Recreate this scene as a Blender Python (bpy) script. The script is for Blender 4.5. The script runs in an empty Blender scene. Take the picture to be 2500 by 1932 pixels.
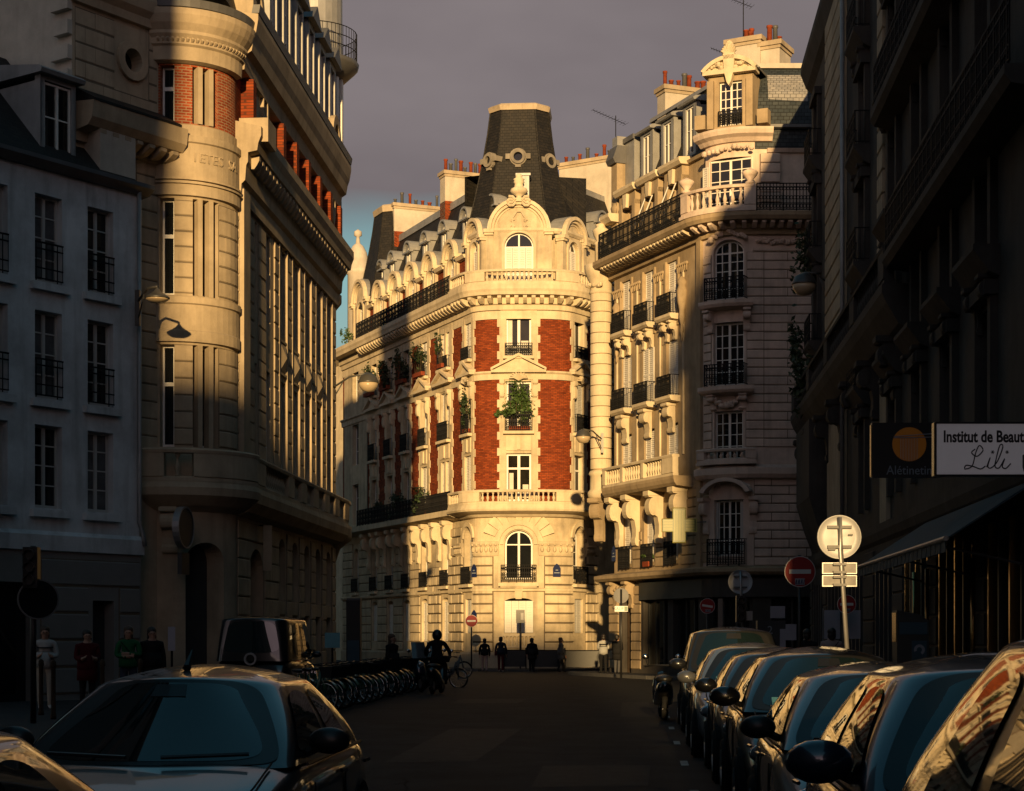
import bpy, math, random
from mathutils import Vector, Matrix
R = math.radians
sin, cos, pi = math.sin, math.cos, math.pi
random.seed(11)
sc = bpy.context.scene
COL = sc.collection

# ------------------------------------------------------------------ camera
cam_d = bpy.data.cameras.new('camera')
cam = bpy.data.objects.new('camera', cam_d); COL.objects.link(cam)
cam.location = (0, 0, 1.65)
cam.rotation_euler = (R(90), 0, 0)
cam_d.sensor_fit = 'HORIZONTAL'; cam_d.sensor_width = 36
cam_d.lens = 4400 / 2500 * 36
cam_d.shift_y = (1560 - 966) / 2500
cam_d.clip_start = 0.1; cam_d.clip_end = 3000
sc.camera = cam

# ------------------------------------------------------------------ sky and sun
SUN_EL, SUN_AZ = 8.5, 0.7           # light travels away from the camera, a touch to the right
w = bpy.data.worlds.new('World'); sc.world = w; w.use_nodes = True
nt = w.node_tree; nt.nodes.clear()
def N(t, typ, **kw):
    n = t.nodes.new(typ)
    for k, v in kw.items(): setattr(n, k, v)
    return n
out = N(nt, 'ShaderNodeOutputWorld'); bg = N(nt, 'ShaderNodeBackground')
sky = N(nt, 'ShaderNodeTexSky', sky_type='NISHITA', sun_disc=False)
sky.sun_elevation = R(SUN_EL); sky.sun_rotation = R(180 + SUN_AZ)
sky.air_density = 1.2; sky.dust_density = 0.6; sky.ozone_density = 2.0
tc = N(nt, 'ShaderNodeTexCoord')
mp = N(nt, 'ShaderNodeMapping'); mp.inputs['Scale'].default_value = (1.0, 1.0, 2.2)
no = N(nt, 'ShaderNodeTexNoise'); no.inputs['Scale'].default_value = 2.3; no.inputs['Detail'].default_value = 5
no.inputs['Roughness'].default_value = 0.55
# a bank of mauve cloud over the roofs ahead, torn open low down and thinning out into clear evening blue overhead
sx = N(nt, 'ShaderNodeSeparateXYZ')
cr = N(nt, 'ShaderNodeValToRGB')
cr.color_ramp.elements[0].position = 0.38; cr.color_ramp.elements[0].color = (0.90, 0.76, 0.82, 1)
cr.color_ramp.elements[1].position = 0.64; cr.color_ramp.elements[1].color = (1.5, 1.28, 1.32, 1)
cv = N(nt, 'ShaderNodeValToRGB')                              # cloud cover by height
for p_ in (.2, .27, .45, .62): cv.color_ramp.elements.new(p_)
for e, v_ in zip(cv.color_ramp.elements, (.6, .42, .86, .8, .22, .1)): e.color = (v_, v_, v_, 1)
a2 = N(nt, 'ShaderNodeMath', operation='ADD')
ab = N(nt, 'ShaderNodeMath', operation='ABSOLUTE')
mr = N(nt, 'ShaderNodeMapRange'); mr.inputs[1].default_value = 0.85; mr.inputs[2].default_value = 1.2
mx = N(nt, 'ShaderNodeMixRGB')
hs = N(nt, 'ShaderNodeHueSaturation'); hs.inputs['Hue'].default_value = 0.468; hs.inputs['Saturation'].default_value = 1.2; hs.inputs['Value'].default_value = 0.78
L = nt.links.new
L(tc.outputs['Generated'], mp.inputs['Vector']); L(mp.outputs[0], no.inputs['Vector'])
L(no.outputs['Fac'], cr.inputs['Fac'])
L(tc.outputs['Generated'], sx.inputs[0]); L(sx.outputs['Z'], ab.inputs[0]); L(ab.outputs[0], cv.inputs[0])
L(cv.outputs[0], a2.inputs[0]); L(no.outputs['Fac'], a2.inputs[1]); L(a2.outputs[0], mr.inputs[0])
L(sky.outputs[0], hs.inputs['Color'])
# the cloud is brighter and warmer on the side of the setting sun, behind the viewpoint
gs = N(nt, 'ShaderNodeMapRange'); gs.inputs[1].default_value = -0.25; gs.inputs[2].default_value = -1.0; gs.inputs[3].default_value = 0.0; gs.inputs[4].default_value = 1.0
L(sx.outputs['Y'], gs.inputs[0])
g2 = N(nt, 'ShaderNodeMath', operation='POWER'); g2.inputs[1].default_value = 1.7; L(gs.outputs[0], g2.inputs[0])
gm = N(nt, 'ShaderNodeMixRGB'); gm.inputs[1].default_value = (1, 1, 1, 1); gm.inputs[2].default_value = (5.0, 4.2, 4.3, 1); L(g2.outputs[0], gm.inputs[0])
gx = N(nt, 'ShaderNodeMixRGB', blend_type='MULTIPLY'); gx.inputs[0].default_value = 1; L(cr.outputs[0], gx.inputs[1]); L(gm.outputs[0], gx.inputs[2])
L(mr.outputs[0], mx.inputs['Fac']); L(hs.outputs[0], mx.inputs[1]); L(gx.outputs[0], mx.inputs[2])
L(mx.outputs[0], bg.inputs['Color']); bg.inputs['Strength'].default_value = 0.1
L(bg.outputs[0], out.inputs['Surface'])

sd = bpy.data.lights.new('sun', 'SUN'); sd.energy = 5.0; sd.angle = R(0.7); sd.color = (1.0, 0.655, 0.275)
so = bpy.data.objects.new('sun', sd); COL.objects.link(so); so.location = (4, -60, 40)
ldir = Vector((sin(R(SUN_AZ)) * cos(R(SUN_EL)), cos(R(SUN_AZ)) * cos(R(SUN_EL)), -sin(R(SUN_EL))))
so.rotation_euler = ldir.to_track_quat('-Z', 'Y').to_euler()

sc.view_settings.view_transform = 'Standard'; sc.view_settings.look = 'None'
sc.view_settings.exposure = 0.6; sc.view_settings.gamma = 1.0
sc.render.engine = 'CYCLES'
sc.cycles.use_denoising = True
sc.cycles.max_bounces = 6; sc.cycles.diffuse_bounces = 3; sc.cycles.glossy_bounces = 3
sc.cycles.transmission_bounces = 3; sc.cycles.transparent_max_bounces = 4
sc.cycles.caustics_reflective = False; sc.cycles.caustics_refractive = False

# ------------------------------------------------------------------ materials
MATS = {}
def glow(name, c, e):
    m = MATS[name]; b = m.node_tree.nodes['Principled BSDF']; b.inputs['Emission Color'].default_value = (*c, 1); b.inputs['Emission Strength'].default_value = e
def mat(name, col, rough=0.85, var=0.12, scale=1.3, bump=0.15, bscale=25, metal=0, coat=0, spec=None, streak=0.0, blotch=None):
    m = bpy.data.materials.new(name); m.use_nodes = True; MATS[name] = m
    t = m.node_tree; b = t.nodes['Principled BSDF']; l = t.links.new
    b.inputs['Roughness'].default_value = rough; b.inputs['Metallic'].default_value = metal
    b.inputs['Coat Weight'].default_value = coat; b.inputs['Coat Roughness'].default_value = 0.03
    b.inputs['Specular IOR Level'].default_value = spec if spec is not None else (0.12 if rough > 0.62 else 0.45)
    c = N(t, 'ShaderNodeTexCoord')
    n1 = N(t, 'ShaderNodeTexNoise'); n1.inputs['Scale'].default_value = scale; n1.inputs['Detail'].default_value = 6; n1.inputs['Roughness'].default_value = 0.65
    l(c.outputs['Object'], n1.inputs['Vector'])
    r = N(t, 'ShaderNodeValToRGB')
    r.color_ramp.elements[0].position = 0.3; r.color_ramp.elements[1].position = 0.7
    r.color_ramp.elements[0].color = (*[x * (1 - var) for x in col], 1)
    r.color_ramp.elements[1].color = (*[min(1, x * (1 + var)) for x in col], 1)
    l(n1.outputs['Fac'], r.inputs['Fac'])
    last = r.outputs[0]
    if streak:
        mp = N(t, 'ShaderNodeMapping'); mp.inputs['Scale'].default_value = (2.2, 2.2, 0.22)
        n2 = N(t, 'ShaderNodeTexNoise'); n2.inputs['Scale'].default_value = 1.6; n2.inputs['Detail'].default_value = 7
        l(c.outputs['Object'], mp.inputs[0]); l(mp.outputs[0], n2.inputs['Vector'])
        r2 = N(t, 'ShaderNodeMapRange'); r2.inputs[1].default_value = 0.5; r2.inputs[2].default_value = 0.78; r2.inputs[4].default_value = streak
        l(n2.outputs['Fac'], r2.inputs[0])
        mm = N(t, 'ShaderNodeMixRGB'); mm.inputs[2].default_value = (*(blotch or [x * 0.35 for x in col]), 1)
        l(r2.outputs[0], mm.inputs[0]); l(last, mm.inputs[1]); last = mm.outputs[0]
    if streak:
        n4 = N(t, 'ShaderNodeTexNoise'); n4.inputs['Scale'].default_value = 0.45; n4.inputs['Detail'].default_value = 8; n4.inputs['Roughness'].default_value = 0.7
        l(c.outputs['Object'], n4.inputs['Vector'])
        r4 = N(t, 'ShaderNodeMapRange'); r4.inputs[1].default_value = 0.42; r4.inputs[2].default_value = 0.72; r4.inputs[3].default_value = 1.0; r4.inputs[4].default_value = 1 - streak * 0.75
        l(n4.outputs['Fac'], r4.inputs[0])
        m4 = N(t, 'ShaderNodeMixRGB', blend_type='MULTIPLY'); m4.inputs[0].default_value = 1
        l(last, m4.inputs[1]); l(r4.outputs[0], m4.inputs[2]); last = m4.outputs[0]
    l(last, b.inputs['Base Color'])
    if bump:
        n3 = N(t, 'ShaderNodeTexNoise'); n3.inputs['Scale'].default_value = bscale; n3.inputs['Detail'].default_value = 4
        l(c.outputs['Object'], n3.inputs['Vector'])
        bp = N(t, 'ShaderNodeBump'); bp.inputs['Strength'].default_value = bump; bp.inputs['Distance'].default_value = 0.03
        l(n3.outputs['Fac'], bp.inputs['Height']); l(bp.outputs[0], b.inputs['Normal'])
    return m
def brickmat(name, c1, c2, mortar, bw, rh, ms=0.012, rough=0.85, offset=0.5, bump=0.35, spec=0.15, vari=(0.72, 1.22)):
    m = bpy.data.materials.new(name); m.use_nodes = True; MATS[name] = m
    t = m.node_tree; b = t.nodes['Principled BSDF']; l = t.links.new
    b.inputs['Roughness'].default_value = rough; b.inputs['Specular IOR Level'].default_value = spec
    uv = N(t, 'ShaderNodeTexCoord')
    k = N(t, 'ShaderNodeTexBrick'); k.offset = offset
    k.inputs['Color1'].default_value = (*c1, 1); k.inputs['Color2'].default_value = (*c2, 1); k.inputs['Mortar'].default_value = (*mortar, 1)
    k.inputs['Scale'].default_value = 1; k.inputs['Mortar Size'].default_value = ms
    k.inputs['Brick Width'].default_value = bw; k.inputs['Row Height'].default_value = rh
    l(uv.outputs['UV'], k.inputs['Vector'])
    n1 = N(t, 'ShaderNodeTexNoise'); n1.inputs['Scale'].default_value = 1.1; n1.inputs['Detail'].default_value = 6
    ms_ = N(t, 'ShaderNodeMapping'); ms_.inputs['Scale'].default_value = (1.2, 1.2, 5.0); n1.inputs['Roughness'].default_value = 0.75
    l(uv.outputs['Object'], ms_.inputs[0]); l(ms_.outputs[0], n1.inputs['Vector'])
    r = N(t, 'ShaderNodeMapRange'); r.inputs[1].default_value = 0.3; r.inputs[2].default_value = 0.7; r.inputs[3].default_value = vari[0]; r.inputs[4].default_value = vari[1]
    l(n1.outputs['Fac'], r.inputs[0])
    mu = N(t, 'ShaderNodeMixRGB', blend_type='MULTIPLY'); mu.inputs[0].default_value = 1
    l(k.outputs['Color'], mu.inputs[1]); l(r.outputs[0], mu.inputs[2]); l(mu.outputs[0], b.inputs['Base Color'])
    bp = N(t, 'ShaderNodeBump', invert=True); bp.inputs['Strength'].default_value = bump; bp.inputs['Distance'].default_value = 0.02
    l(k.outputs['Fac'], bp.inputs['Height']); l(bp.outputs[0], b.inputs['Normal'])
    return m

mat('stone', (0.56, 0.465, 0.325), streak=0.65, blotch=(0.24, 0.20, 0.15), var=0.1)
mat('stone_smooth', (0.60, 0.505, 0.36), var=0.1, streak=0.42, blotch=(0.27, 0.22, 0.15))
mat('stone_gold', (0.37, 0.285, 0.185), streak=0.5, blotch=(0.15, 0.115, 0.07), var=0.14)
mat('stone_tan', (0.42, 0.34, 0.24), streak=0.5, blotch=(0.19, 0.155, 0.11), var=0.12)
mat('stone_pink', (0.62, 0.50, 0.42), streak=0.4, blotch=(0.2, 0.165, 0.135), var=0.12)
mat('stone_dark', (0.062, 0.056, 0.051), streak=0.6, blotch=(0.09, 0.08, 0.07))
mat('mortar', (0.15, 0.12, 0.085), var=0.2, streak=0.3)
mat('plaster_white', (0.62, 0.635, 0.65), var=0.1, scale=0.8, streak=0.6, blotch=(0.24, 0.24, 0.24))
mat('plaster_cream', (0.50, 0.45, 0.38), var=0.1, streak=0.4, blotch=(0.3, 0.26, 0.21))
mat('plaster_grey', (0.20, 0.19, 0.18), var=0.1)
mat('rear_wall', (0.2, 0.19, 0.17), var=0.1)
brickmat('brick', (0.29, 0.058, 0.015), (0.15, 0.026, 0.008), (0.10, 0.03, 0.014), 0.24, 0.085, 0.012, vari=(0.6, 1.25))
brickmat('brick_light', (0.30, 0.065, 0.022), (0.20, 0.036, 0.014), (0.28, 0.19, 0.12), 0.22, 0.075, 0.012)
brickmat('slate', (0.011, 0.0105, 0.0105), (0.022, 0.019, 0.016), (0.005, 0.005, 0.005), 0.24, 0.16, 0.01, rough=0.65, bump=0.5, spec=0.25)
brickmat('slate_blue', (0.026, 0.034, 0.040), (0.045, 0.054, 0.060), (0.012, 0.013, 0.014), 0.24, 0.16, 0.012, rough=0.5, bump=0.5)
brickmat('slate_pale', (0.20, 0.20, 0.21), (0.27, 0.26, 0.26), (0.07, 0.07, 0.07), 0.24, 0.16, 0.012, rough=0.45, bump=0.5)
mat('zinc', (0.30, 0.30, 0.30), rough=0.5, var=0.15, metal=0.3, bump=0.05, streak=0.4, blotch=(0.14, 0.13, 0.12))
mat('zinc_dark', (0.10, 0.10, 0.105), rough=0.55, var=0.2, metal=0.2, bump=0.05)
mat('stone_dome', (0.24, 0.215, 0.18), var=0.15, streak=0.5, blotch=(0.1, 0.09, 0.08))
mat('white_paint', (0.68, 0.66, 0.62), rough=0.5, var=0.04, bump=0.03)
mat('shutter_paint', (0.62, 0.59, 0.54), rough=0.6, var=0.05, bump=0.03)
mat('shutter_grey', (0.42, 0.41, 0.39), rough=0.6, var=0.06, bump=0.03)
mat('glass', (0.010, 0.011, 0.012), rough=0.0, var=0.4, scale=0.6, bump=0.0, spec=0.5)
mat('glass_pale', (0.085, 0.085, 0.088), rough=0.12, var=0.5, scale=1.5, bump=0.02, bscale=2, spec=0.5)
mat('glass_warm', (0.014, 0.012, 0.009), rough=0.0, var=0.5, scale=1.2, bump=0, spec=0.45)
mat('curtain', (0.55, 0.52, 0.46), rough=0.9, var=0.1)
mat('iron', (0.010, 0.010, 0.011), rough=0.7, var=0.3, bump=0.05, spec=0.12)
mat('terracotta', (0.20, 0.045, 0.02), rough=0.8, var=0.3, scale=5)
mat('asphalt', (0.0125, 0.0145, 0.0175), rough=0.8, var=0.55, scale=0.9, bump=0.5, bscale=60, streak=0)
mat('pavement', (0.035, 0.036, 0.038), rough=0.8, var=0.2, scale=1.2, bump=0.2, bscale=30)
mat('granite', (0.09, 0.088, 0.086), rough=0.75, var=0.2, scale=6, bump=0.2)
mat('road_paint', (0.30, 0.30, 0.29), rough=0.7, var=0.35, scale=6)
mat('leaf', (0.045, 0.085, 0.018), rough=0.6, var=0.5, scale=6, bump=0)
mat('leaf_dark', (0.022, 0.04, 0.012), rough=0.6, var=0.5, scale=6, bump=0)
mat('bark', (0.08, 0.055, 0.035), rough=0.9)
mat('sign_red', (0.30, 0.006, 0.006), rough=0.55, var=0.08, bump=0)
mat('sign_white', (0.60, 0.59, 0.57), rough=0.4, var=0.06, bump=0)
mat('sign_plate', (0.12, 0.115, 0.115), rough=0.5, var=0.3, scale=4, metal=0.2, bump=0.1, bscale=6)
mat('sign_back', (0.38, 0.385, 0.41), rough=0.5, var=0.10, metal=0.1, bump=0.1, bscale=3)
mat('galv', (0.30, 0.30, 0.31), rough=0.45, var=0.2, metal=0.7, bump=0.05)
mat('black_plastic', (0.012, 0.012, 0.013), rough=0.4, var=0.2, bump=0)
mat('rubber', (0.012, 0.012, 0.012), rough=0.8, var=0.2)
mat('blue_plaque', (0.012, 0.02, 0.075), rough=0.35, var=0.1, bump=0)
mat('green_plaque', (0.02, 0.10, 0.04), rough=0.4, var=0.1, bump=0)
mat('cross_green', (0.10, 0.12, 0.04), rough=0.4, var=0.1, bump=0)
mat('cross_glow', (0.24, 0.22, 0.06), rough=0.4, var=0.1, bump=0)
mat('lamp_glass', (0.42, 0.33, 0.22), rough=0.25, var=0.08, bump=0)
mat('lamp_cap', (0.05, 0.048, 0.045), rough=0.4, var=0.2, bump=0.02)
mat('orange_print', (0.42, 0.14, 0.012), rough=0.5, var=0.05, bump=0)
mat('letter_grey', (0.22, 0.25, 0.29), rough=0.5, var=0.05, bump=0)
mat('awning', (0.055, 0.075, 0.085), rough=0.75, var=0.2, scale=2)
mat('shopfront', (0.025, 0.027, 0.028), rough=0.5, var=0.25, bump=0.05)
mat('brass', (0.45, 0.30, 0.12), rough=0.25, var=0.1, metal=0.9, bump=0)
mat('meter_blue', (0.03, 0.07, 0.10), rough=0.4, var=0.1, bump=0)
mat('poster', (0.30, 0.29, 0.33), rough=0.6, var=0.08, bump=0)
mat('sticker_blue', (0.12, 0.35, 0.42), rough=0.5, var=0.1, bump=0)
mat('sticker_yellow', (0.35, 0.38, 0.05), rough=0.5, var=0.1, bump=0)
mat('bike_green', (0.03, 0.085, 0.05), rough=0.3, var=0.1, bump=0, coat=0.5)
mat('chrome', (0.55, 0.55, 0.56), rough=0.18, var=0.05, metal=1, bump=0)
mat('skin', (0.34, 0.20, 0.14), rough=0.55, var=0.08, bump=0.02)
mat('hair_dark', (0.014, 0.010, 0.008), rough=0.5, var=0.3, scale=30, bump=0.3, bscale=80)
mat('hair_brown', (0.05, 0.028, 0.016), rough=0.5, var=0.3, scale=30, bump=0.3, bscale=80)
for nm, c in dict(cloth_black=(.012, .012, .013), cloth_navy=(.014, .018, .03), cloth_red=(.06, .008, .01), cloth_green=(.012, .085, .034),
                  cloth_white=(.33, .33, .32), cloth_cream=(.34, .30, .25), cloth_pink=(.32, .23, .21), cloth_grey=(.06, .06, .065), cloth_jean=(.03, .04, .065),
                  cloth_brown=(.05, .033, .022), shoe_white=(.45, .45, .44)).items():
    mat(nm, c, rough=0.9, var=0.15, scale=8, bump=0.2, bscale=50)
def paint(name, c, metal=0.25):
    return mat(name, c, rough=0.28, var=0.03, scale=2, bump=0, metal=metal, coat=1.0)
paint('paint_silver', (0.09, 0.092, 0.10), 0.6); paint('paint_black', (0.008, 0.008, 0.009)); paint('paint_grey', (0.022, 0.024, 0.028), 0.4)
paint('paint_navy', (0.012, 0.018, 0.035), 0.3); paint('paint_white', (0.17, 0.175, 0.185), 0.3); paint('paint_dark', (0.02, 0.021, 0.024), 0.4)
mat('windscreen', (0.006, 0.012, 0.014), rough=0.02, var=0.2, scale=0.6, bump=0, spec=0.9)
mat('headlamp', (0.35, 0.36, 0.38), rough=0.08, var=0.1, metal=0.6, bump=0, coat=1)

mat('sign_panel_glow', (0.6, 0.58, 0.57), rough=0.4, var=0.05, bump=0); glow('sign_panel_glow', (0.62, 0.54, 0.57), 0.06)      # faint glow added to lift the shaded shop sign panel
glow('cross_glow', (0.34, 0.29, 0.06), 0.05); glow('orange_print', (0.5, 0.17, 0.012), 0.025)  # glow added so the shaded cross and the printed orange disc stay legible
# ------------------------------------------------------------------ frames along walls: u along the wall (left to right as seen), d outward, z up
class Flat:
    def __init__(s, p, phi, u0=0.0):
        s.p = p; s.a = phi; s.u0 = u0; s.t = (cos(R(phi)), sin(R(phi))); s.n = (sin(R(phi)), -cos(R(phi)))
    def P(s, u, d, z):
        k = u - s.u0
        return (s.p[0] + s.t[0] * k + s.n[0] * d, s.p[1] + s.t[1] * k + s.n[1] * d, z)
    def phi(s, u): return s.a
    def loc(s, u): return s
    def cuts(s, a, b): return [a, b]
class Path:
    def __init__(s, p0, ctrl, step=0.05):
        s.c = ctrl; s.st = step; s.u0 = ctrl[0][0]
        n = int(round((ctrl[-1][0] - s.u0) / step)) + 1
        x = y = 0.0; s.tab = []
        for i in range(n):
            s.tab.append((x, y)); a = R(s.phi(s.u0 + (i + .5) * step)); x += cos(a) * step; y += sin(a) * step
        zx, zy = s.xy(0.0)
        s.tab = [(a - zx + p0[0], b - zy + p0[1]) for a, b in s.tab]
    def phi(s, u):
        c = s.c
        if u <= c[0][0]: return c[0][1]
        for (a, pa), (b, pb) in zip(c, c[1:]):
            if u <= b: return pa + (pb - pa) * (u - a) / (b - a)
        return c[-1][1]
    def xy(s, u):
        k = (u - s.u0) / s.st; i = max(0, min(len(s.tab) - 2, int(math.floor(k)))); f = k - i
        a, b = s.tab[i], s.tab[i + 1]
        return (a[0] + (b[0] - a[0]) * f, a[1] + (b[1] - a[1]) * f)
    def P(s, u, d, z):
        x, y = s.xy(u); a = R(s.phi(u))
        return (x + d * sin(a), y - d * cos(a), z)
    def loc(s, u): return Flat(s.xy(u), s.phi(u), u)
    def cuts(s, a, b):
        r = [a]; u = a; last = s.phi(a); k = 0.1
        while u + k < b - 1e-6:
            u += k
            if abs(s.phi(u) - last) >= 6.0: r.append(u); last = s.phi(u)
        return r + [b]

ORG = {}
def empty(name, loc, label=None, cat=None, group=None, kind=None):
    o = bpy.data.objects.new(name, None); COL.objects.link(o); o.location = loc; ORG[o] = Vector(loc)
    o.empty_display_size = 0.2
    tag(o, label, cat, group, kind); return o
def tag(o, label=None, cat=None, group=None, kind=None):
    if label: o['label'] = label
    if cat: o['category'] = cat
    if group: o['group'] = group
    if kind: o['kind'] = kind
    return o
class MB:
    def __init__(s): s.v = []; s.f = []; s.uv = []; s.m = []; s.cm = 0
    def pt(s, p, uv=None):
        s.v.append(tuple(p)); s.uv.append(uv or (p[0] + p[1], p[2])); return len(s.v) - 1
    def face(s, *i): s.f.append(tuple(i)); s.m.append(s.cm)
    def sweep(s, F, u0, u1, prof, caps=True, cuts=None):
        us = cuts or F.cuts(u0, u1); n = len(prof); rings = []
        for u in us:
            acc = 0; ring = []
            for d, z in prof: ring.append(s.pt(F.P(u, d, z), (u + 0.3 * d, z - 0.6 * d if abs(d) > .8 else z)))
            rings.append(ring)
        for a, b in zip(rings, rings[1:]):
            for i in range(n):
                j = (i + 1) % n; s.face(a[i], b[i], b[j], a[j])
        if caps: s.face(*rings[0]); s.face(*reversed(rings[-1]))
        return s
    def fbox(s, F, u0, u1, d0, d1, z0, z1): return s.sweep(F, u0, u1, [(d0, z0), (d0, z1), (d1, z1), (d1, z0)])
    def prism(s, F, poly, d0, d1):
        a = [s.pt(F.P(u, d0, z), (u, z)) for u, z in poly]; b = [s.pt(F.P(u, d1, z), (u, z)) for u, z in poly]
        n = len(poly); s.face(*a); s.face(*reversed(b))
        for i in range(n): j = (i + 1) % n; s.face(a[i], b[i], b[j], a[j])
        return s
    def ring(s, F, uc, zc, ro, ri, d0, d1, a0=0, a1=180, n=14, ez=1.0):
        for k in range(n):
            t0, t1 = R(a0 + (a1 - a0) * k / n), R(a0 + (a1 - a0) * (k + 1) / n)
            s.prism(F, [(uc + ri * cos(t0), zc + ez * ri * sin(t0)), (uc + ro * cos(t0), zc + ez * ro * sin(t0)), (uc + ro * cos(t1), zc + ez * ro * sin(t1)), (uc + ri * cos(t1), zc + ez * ri * sin(t1))], d0, d1)
        return s
    def box(s, c, sz, rz=0.0):
        a = R(rz); hx, hy, hz = sz[0] / 2, sz[1] / 2, sz[2] / 2; ids = []
        for dx in (-hx, hx):
            for dy in (-hy, hy):
                for dz in (-hz, hz):
                    ids.append(s.pt((c[0] + dx * cos(a) - dy * sin(a), c[1] + dx * sin(a) + dy * cos(a), c[2] + dz), (dx + dy, dz + c[2])))
        for q in ((0, 1, 3, 2), (4, 6, 7, 5), (0, 4, 5, 1), (2, 3, 7, 6), (0, 2, 6, 4), (1, 5, 7, 3)): s.face(*[ids[i] for i in q])
        return s
    def lathe(s, c, prof, n=10, a0=0.0, a1=360.0, sx=1.0):
        full = abs(a1 - a0 - 360) < 1e-6; m = n if full else n + 1; rs = []
        for r, z in prof:
            rs.append([s.pt((c[0] + sx * r * cos(R(a0 + (a1 - a0) * k / n)), c[1] + r * sin(R(a0 + (a1 - a0) * k / n)), c[2] + z), (r * R((a1 - a0) * k / n), z)) for k in range(m)])
        for a, b in zip(rs, rs[1:]):
            for k in range(n):
                j = (k + 1) % m; s.face(a[k], a[j], b[j], b[k])
        if full:
            if prof[0][0] > 1e-4: s.face(*reversed(rs[0]))
            if prof[-1][0] > 1e-4: s.face(*rs[-1])
        return s
    def tube(s, pts, r, n=6, close=False):
        pts = [Vector(p) for p in pts]; rs = []; m = len(pts)
        for i, p in enumerate(pts):
            if close: d = pts[(i + 1) % m] - pts[i - 1]
            else: d = pts[min(i + 1, m - 1)] - pts[max(i - 1, 0)]
            d.normalize(); a = d.cross(Vector((0, 0, 1)))
            if a.length < 0.05: a = d.cross(Vector((0, 1, 0)))
            a.normalize(); b = d.cross(a); rr = r[i] if isinstance(r, (list, tuple)) else r
            rs.append([s.pt(p + a * rr * cos(2 * pi * k / n) + b * rr * sin(2 * pi * k / n)) for k in range(n)])
        for i in range(m if close else m - 1):
            a, b = rs[i], rs[(i + 1) % m]
            for k in range(n): j = (k + 1) % n; s.face(a[k], a[j], b[j], b[k])
        if not close: s.face(*reversed(rs[0])); s.face(*rs[-1])
        return s
    def ball(s, c, r, n=10, m=6, sz=(1, 1, 1)):
        prof = []
        rs = []
        for i in range(1, m):
            t = pi * i / m; rs.append([s.pt((c[0] + r * sz[0] * sin(t) * cos(2 * pi * k / n), c[1] + r * sz[1] * sin(t) * sin(2 * pi * k / n), c[2] - r * sz[2] * cos(t))) for k in range(n)])
        b = s.pt((c[0], c[1], c[2] - r * sz[2])); tp = s.pt((c[0], c[1], c[2] + r * sz[2]))
        for a, e in zip(rs, rs[1:]):
            for k in range(n): j = (k + 1) % n; s.face(a[k], a[j], e[j], e[k])
        for k in range(n): j = (k + 1) % n; s.face(b, rs[0][j], rs[0][k]); s.face(tp, rs[-1][k], rs[-1][j])
        return s
    def mesh(s, name, org=Vector((0, 0, 0)), smooth=False):
        me = bpy.data.meshes.new(name)
        me.from_pydata([(x - org[0], y - org[1], z - org[2]) for x, y, z in s.v], [], s.f)
        ul = me.uv_layers.new(name='UVMap')
        fl = []
        for p in s.f:
            for i in p: fl.extend(s.uv[i])
        ul.data.foreach_set('uv', fl)
        if smooth: me.polygons.foreach_set('use_smooth', [True] * len(me.polygons))
        if any(s.m): me.polygons.foreach_set('material_index', s.m)
        return me
    def build(s, name, m, par=None, smooth=False, label=None, cat=None, group=None, kind=None, fix=True):
        org = ORG[par] if par else Vector((0, 0, 0))
        me = s.mesh(name, org, smooth)
        if fix:
            import bmesh
            bm = bmesh.new(); bm.from_mesh(me); bmesh.ops.recalc_face_normals(bm, faces=bm.faces); bm.to_mesh(me); bm.free()
        for k in (m if isinstance(m, (list, tuple)) else [m]): me.materials.append(MATS[k])
        o = bpy.data.objects.new(name, me); COL.objects.link(o)
        if par: o.parent = par
        ORG[o] = org
        return tag(o, label, cat, group, kind)
def put(me, name, par, loc, rz=0.0, scale=(1, 1, 1)):
    o = bpy.data.objects.new(name, me); COL.objects.link(o)
    if par: o.parent = par; loc = Vector(loc) - ORG[par]
    o.location = loc; o.rotation_euler = (0, 0, rz); o.scale = scale
    return o
def local_mesh(mb, name, m, smooth=False):
    me = mb.mesh(name, smooth=smooth)
    import bmesh
    bm = bmesh.new(); bm.from_mesh(me); bmesh.ops.recalc_face_normals(bm, faces=bm.faces); bm.to_mesh(me); bm.free()
    me.materials.append(MATS[m]); return me
def copy_tree(o, parent=None):
    c = o.copy(); COL.objects.link(c); c.parent = parent
    for ch in list(o.children): copy_tree(ch, c)
    return c

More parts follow.
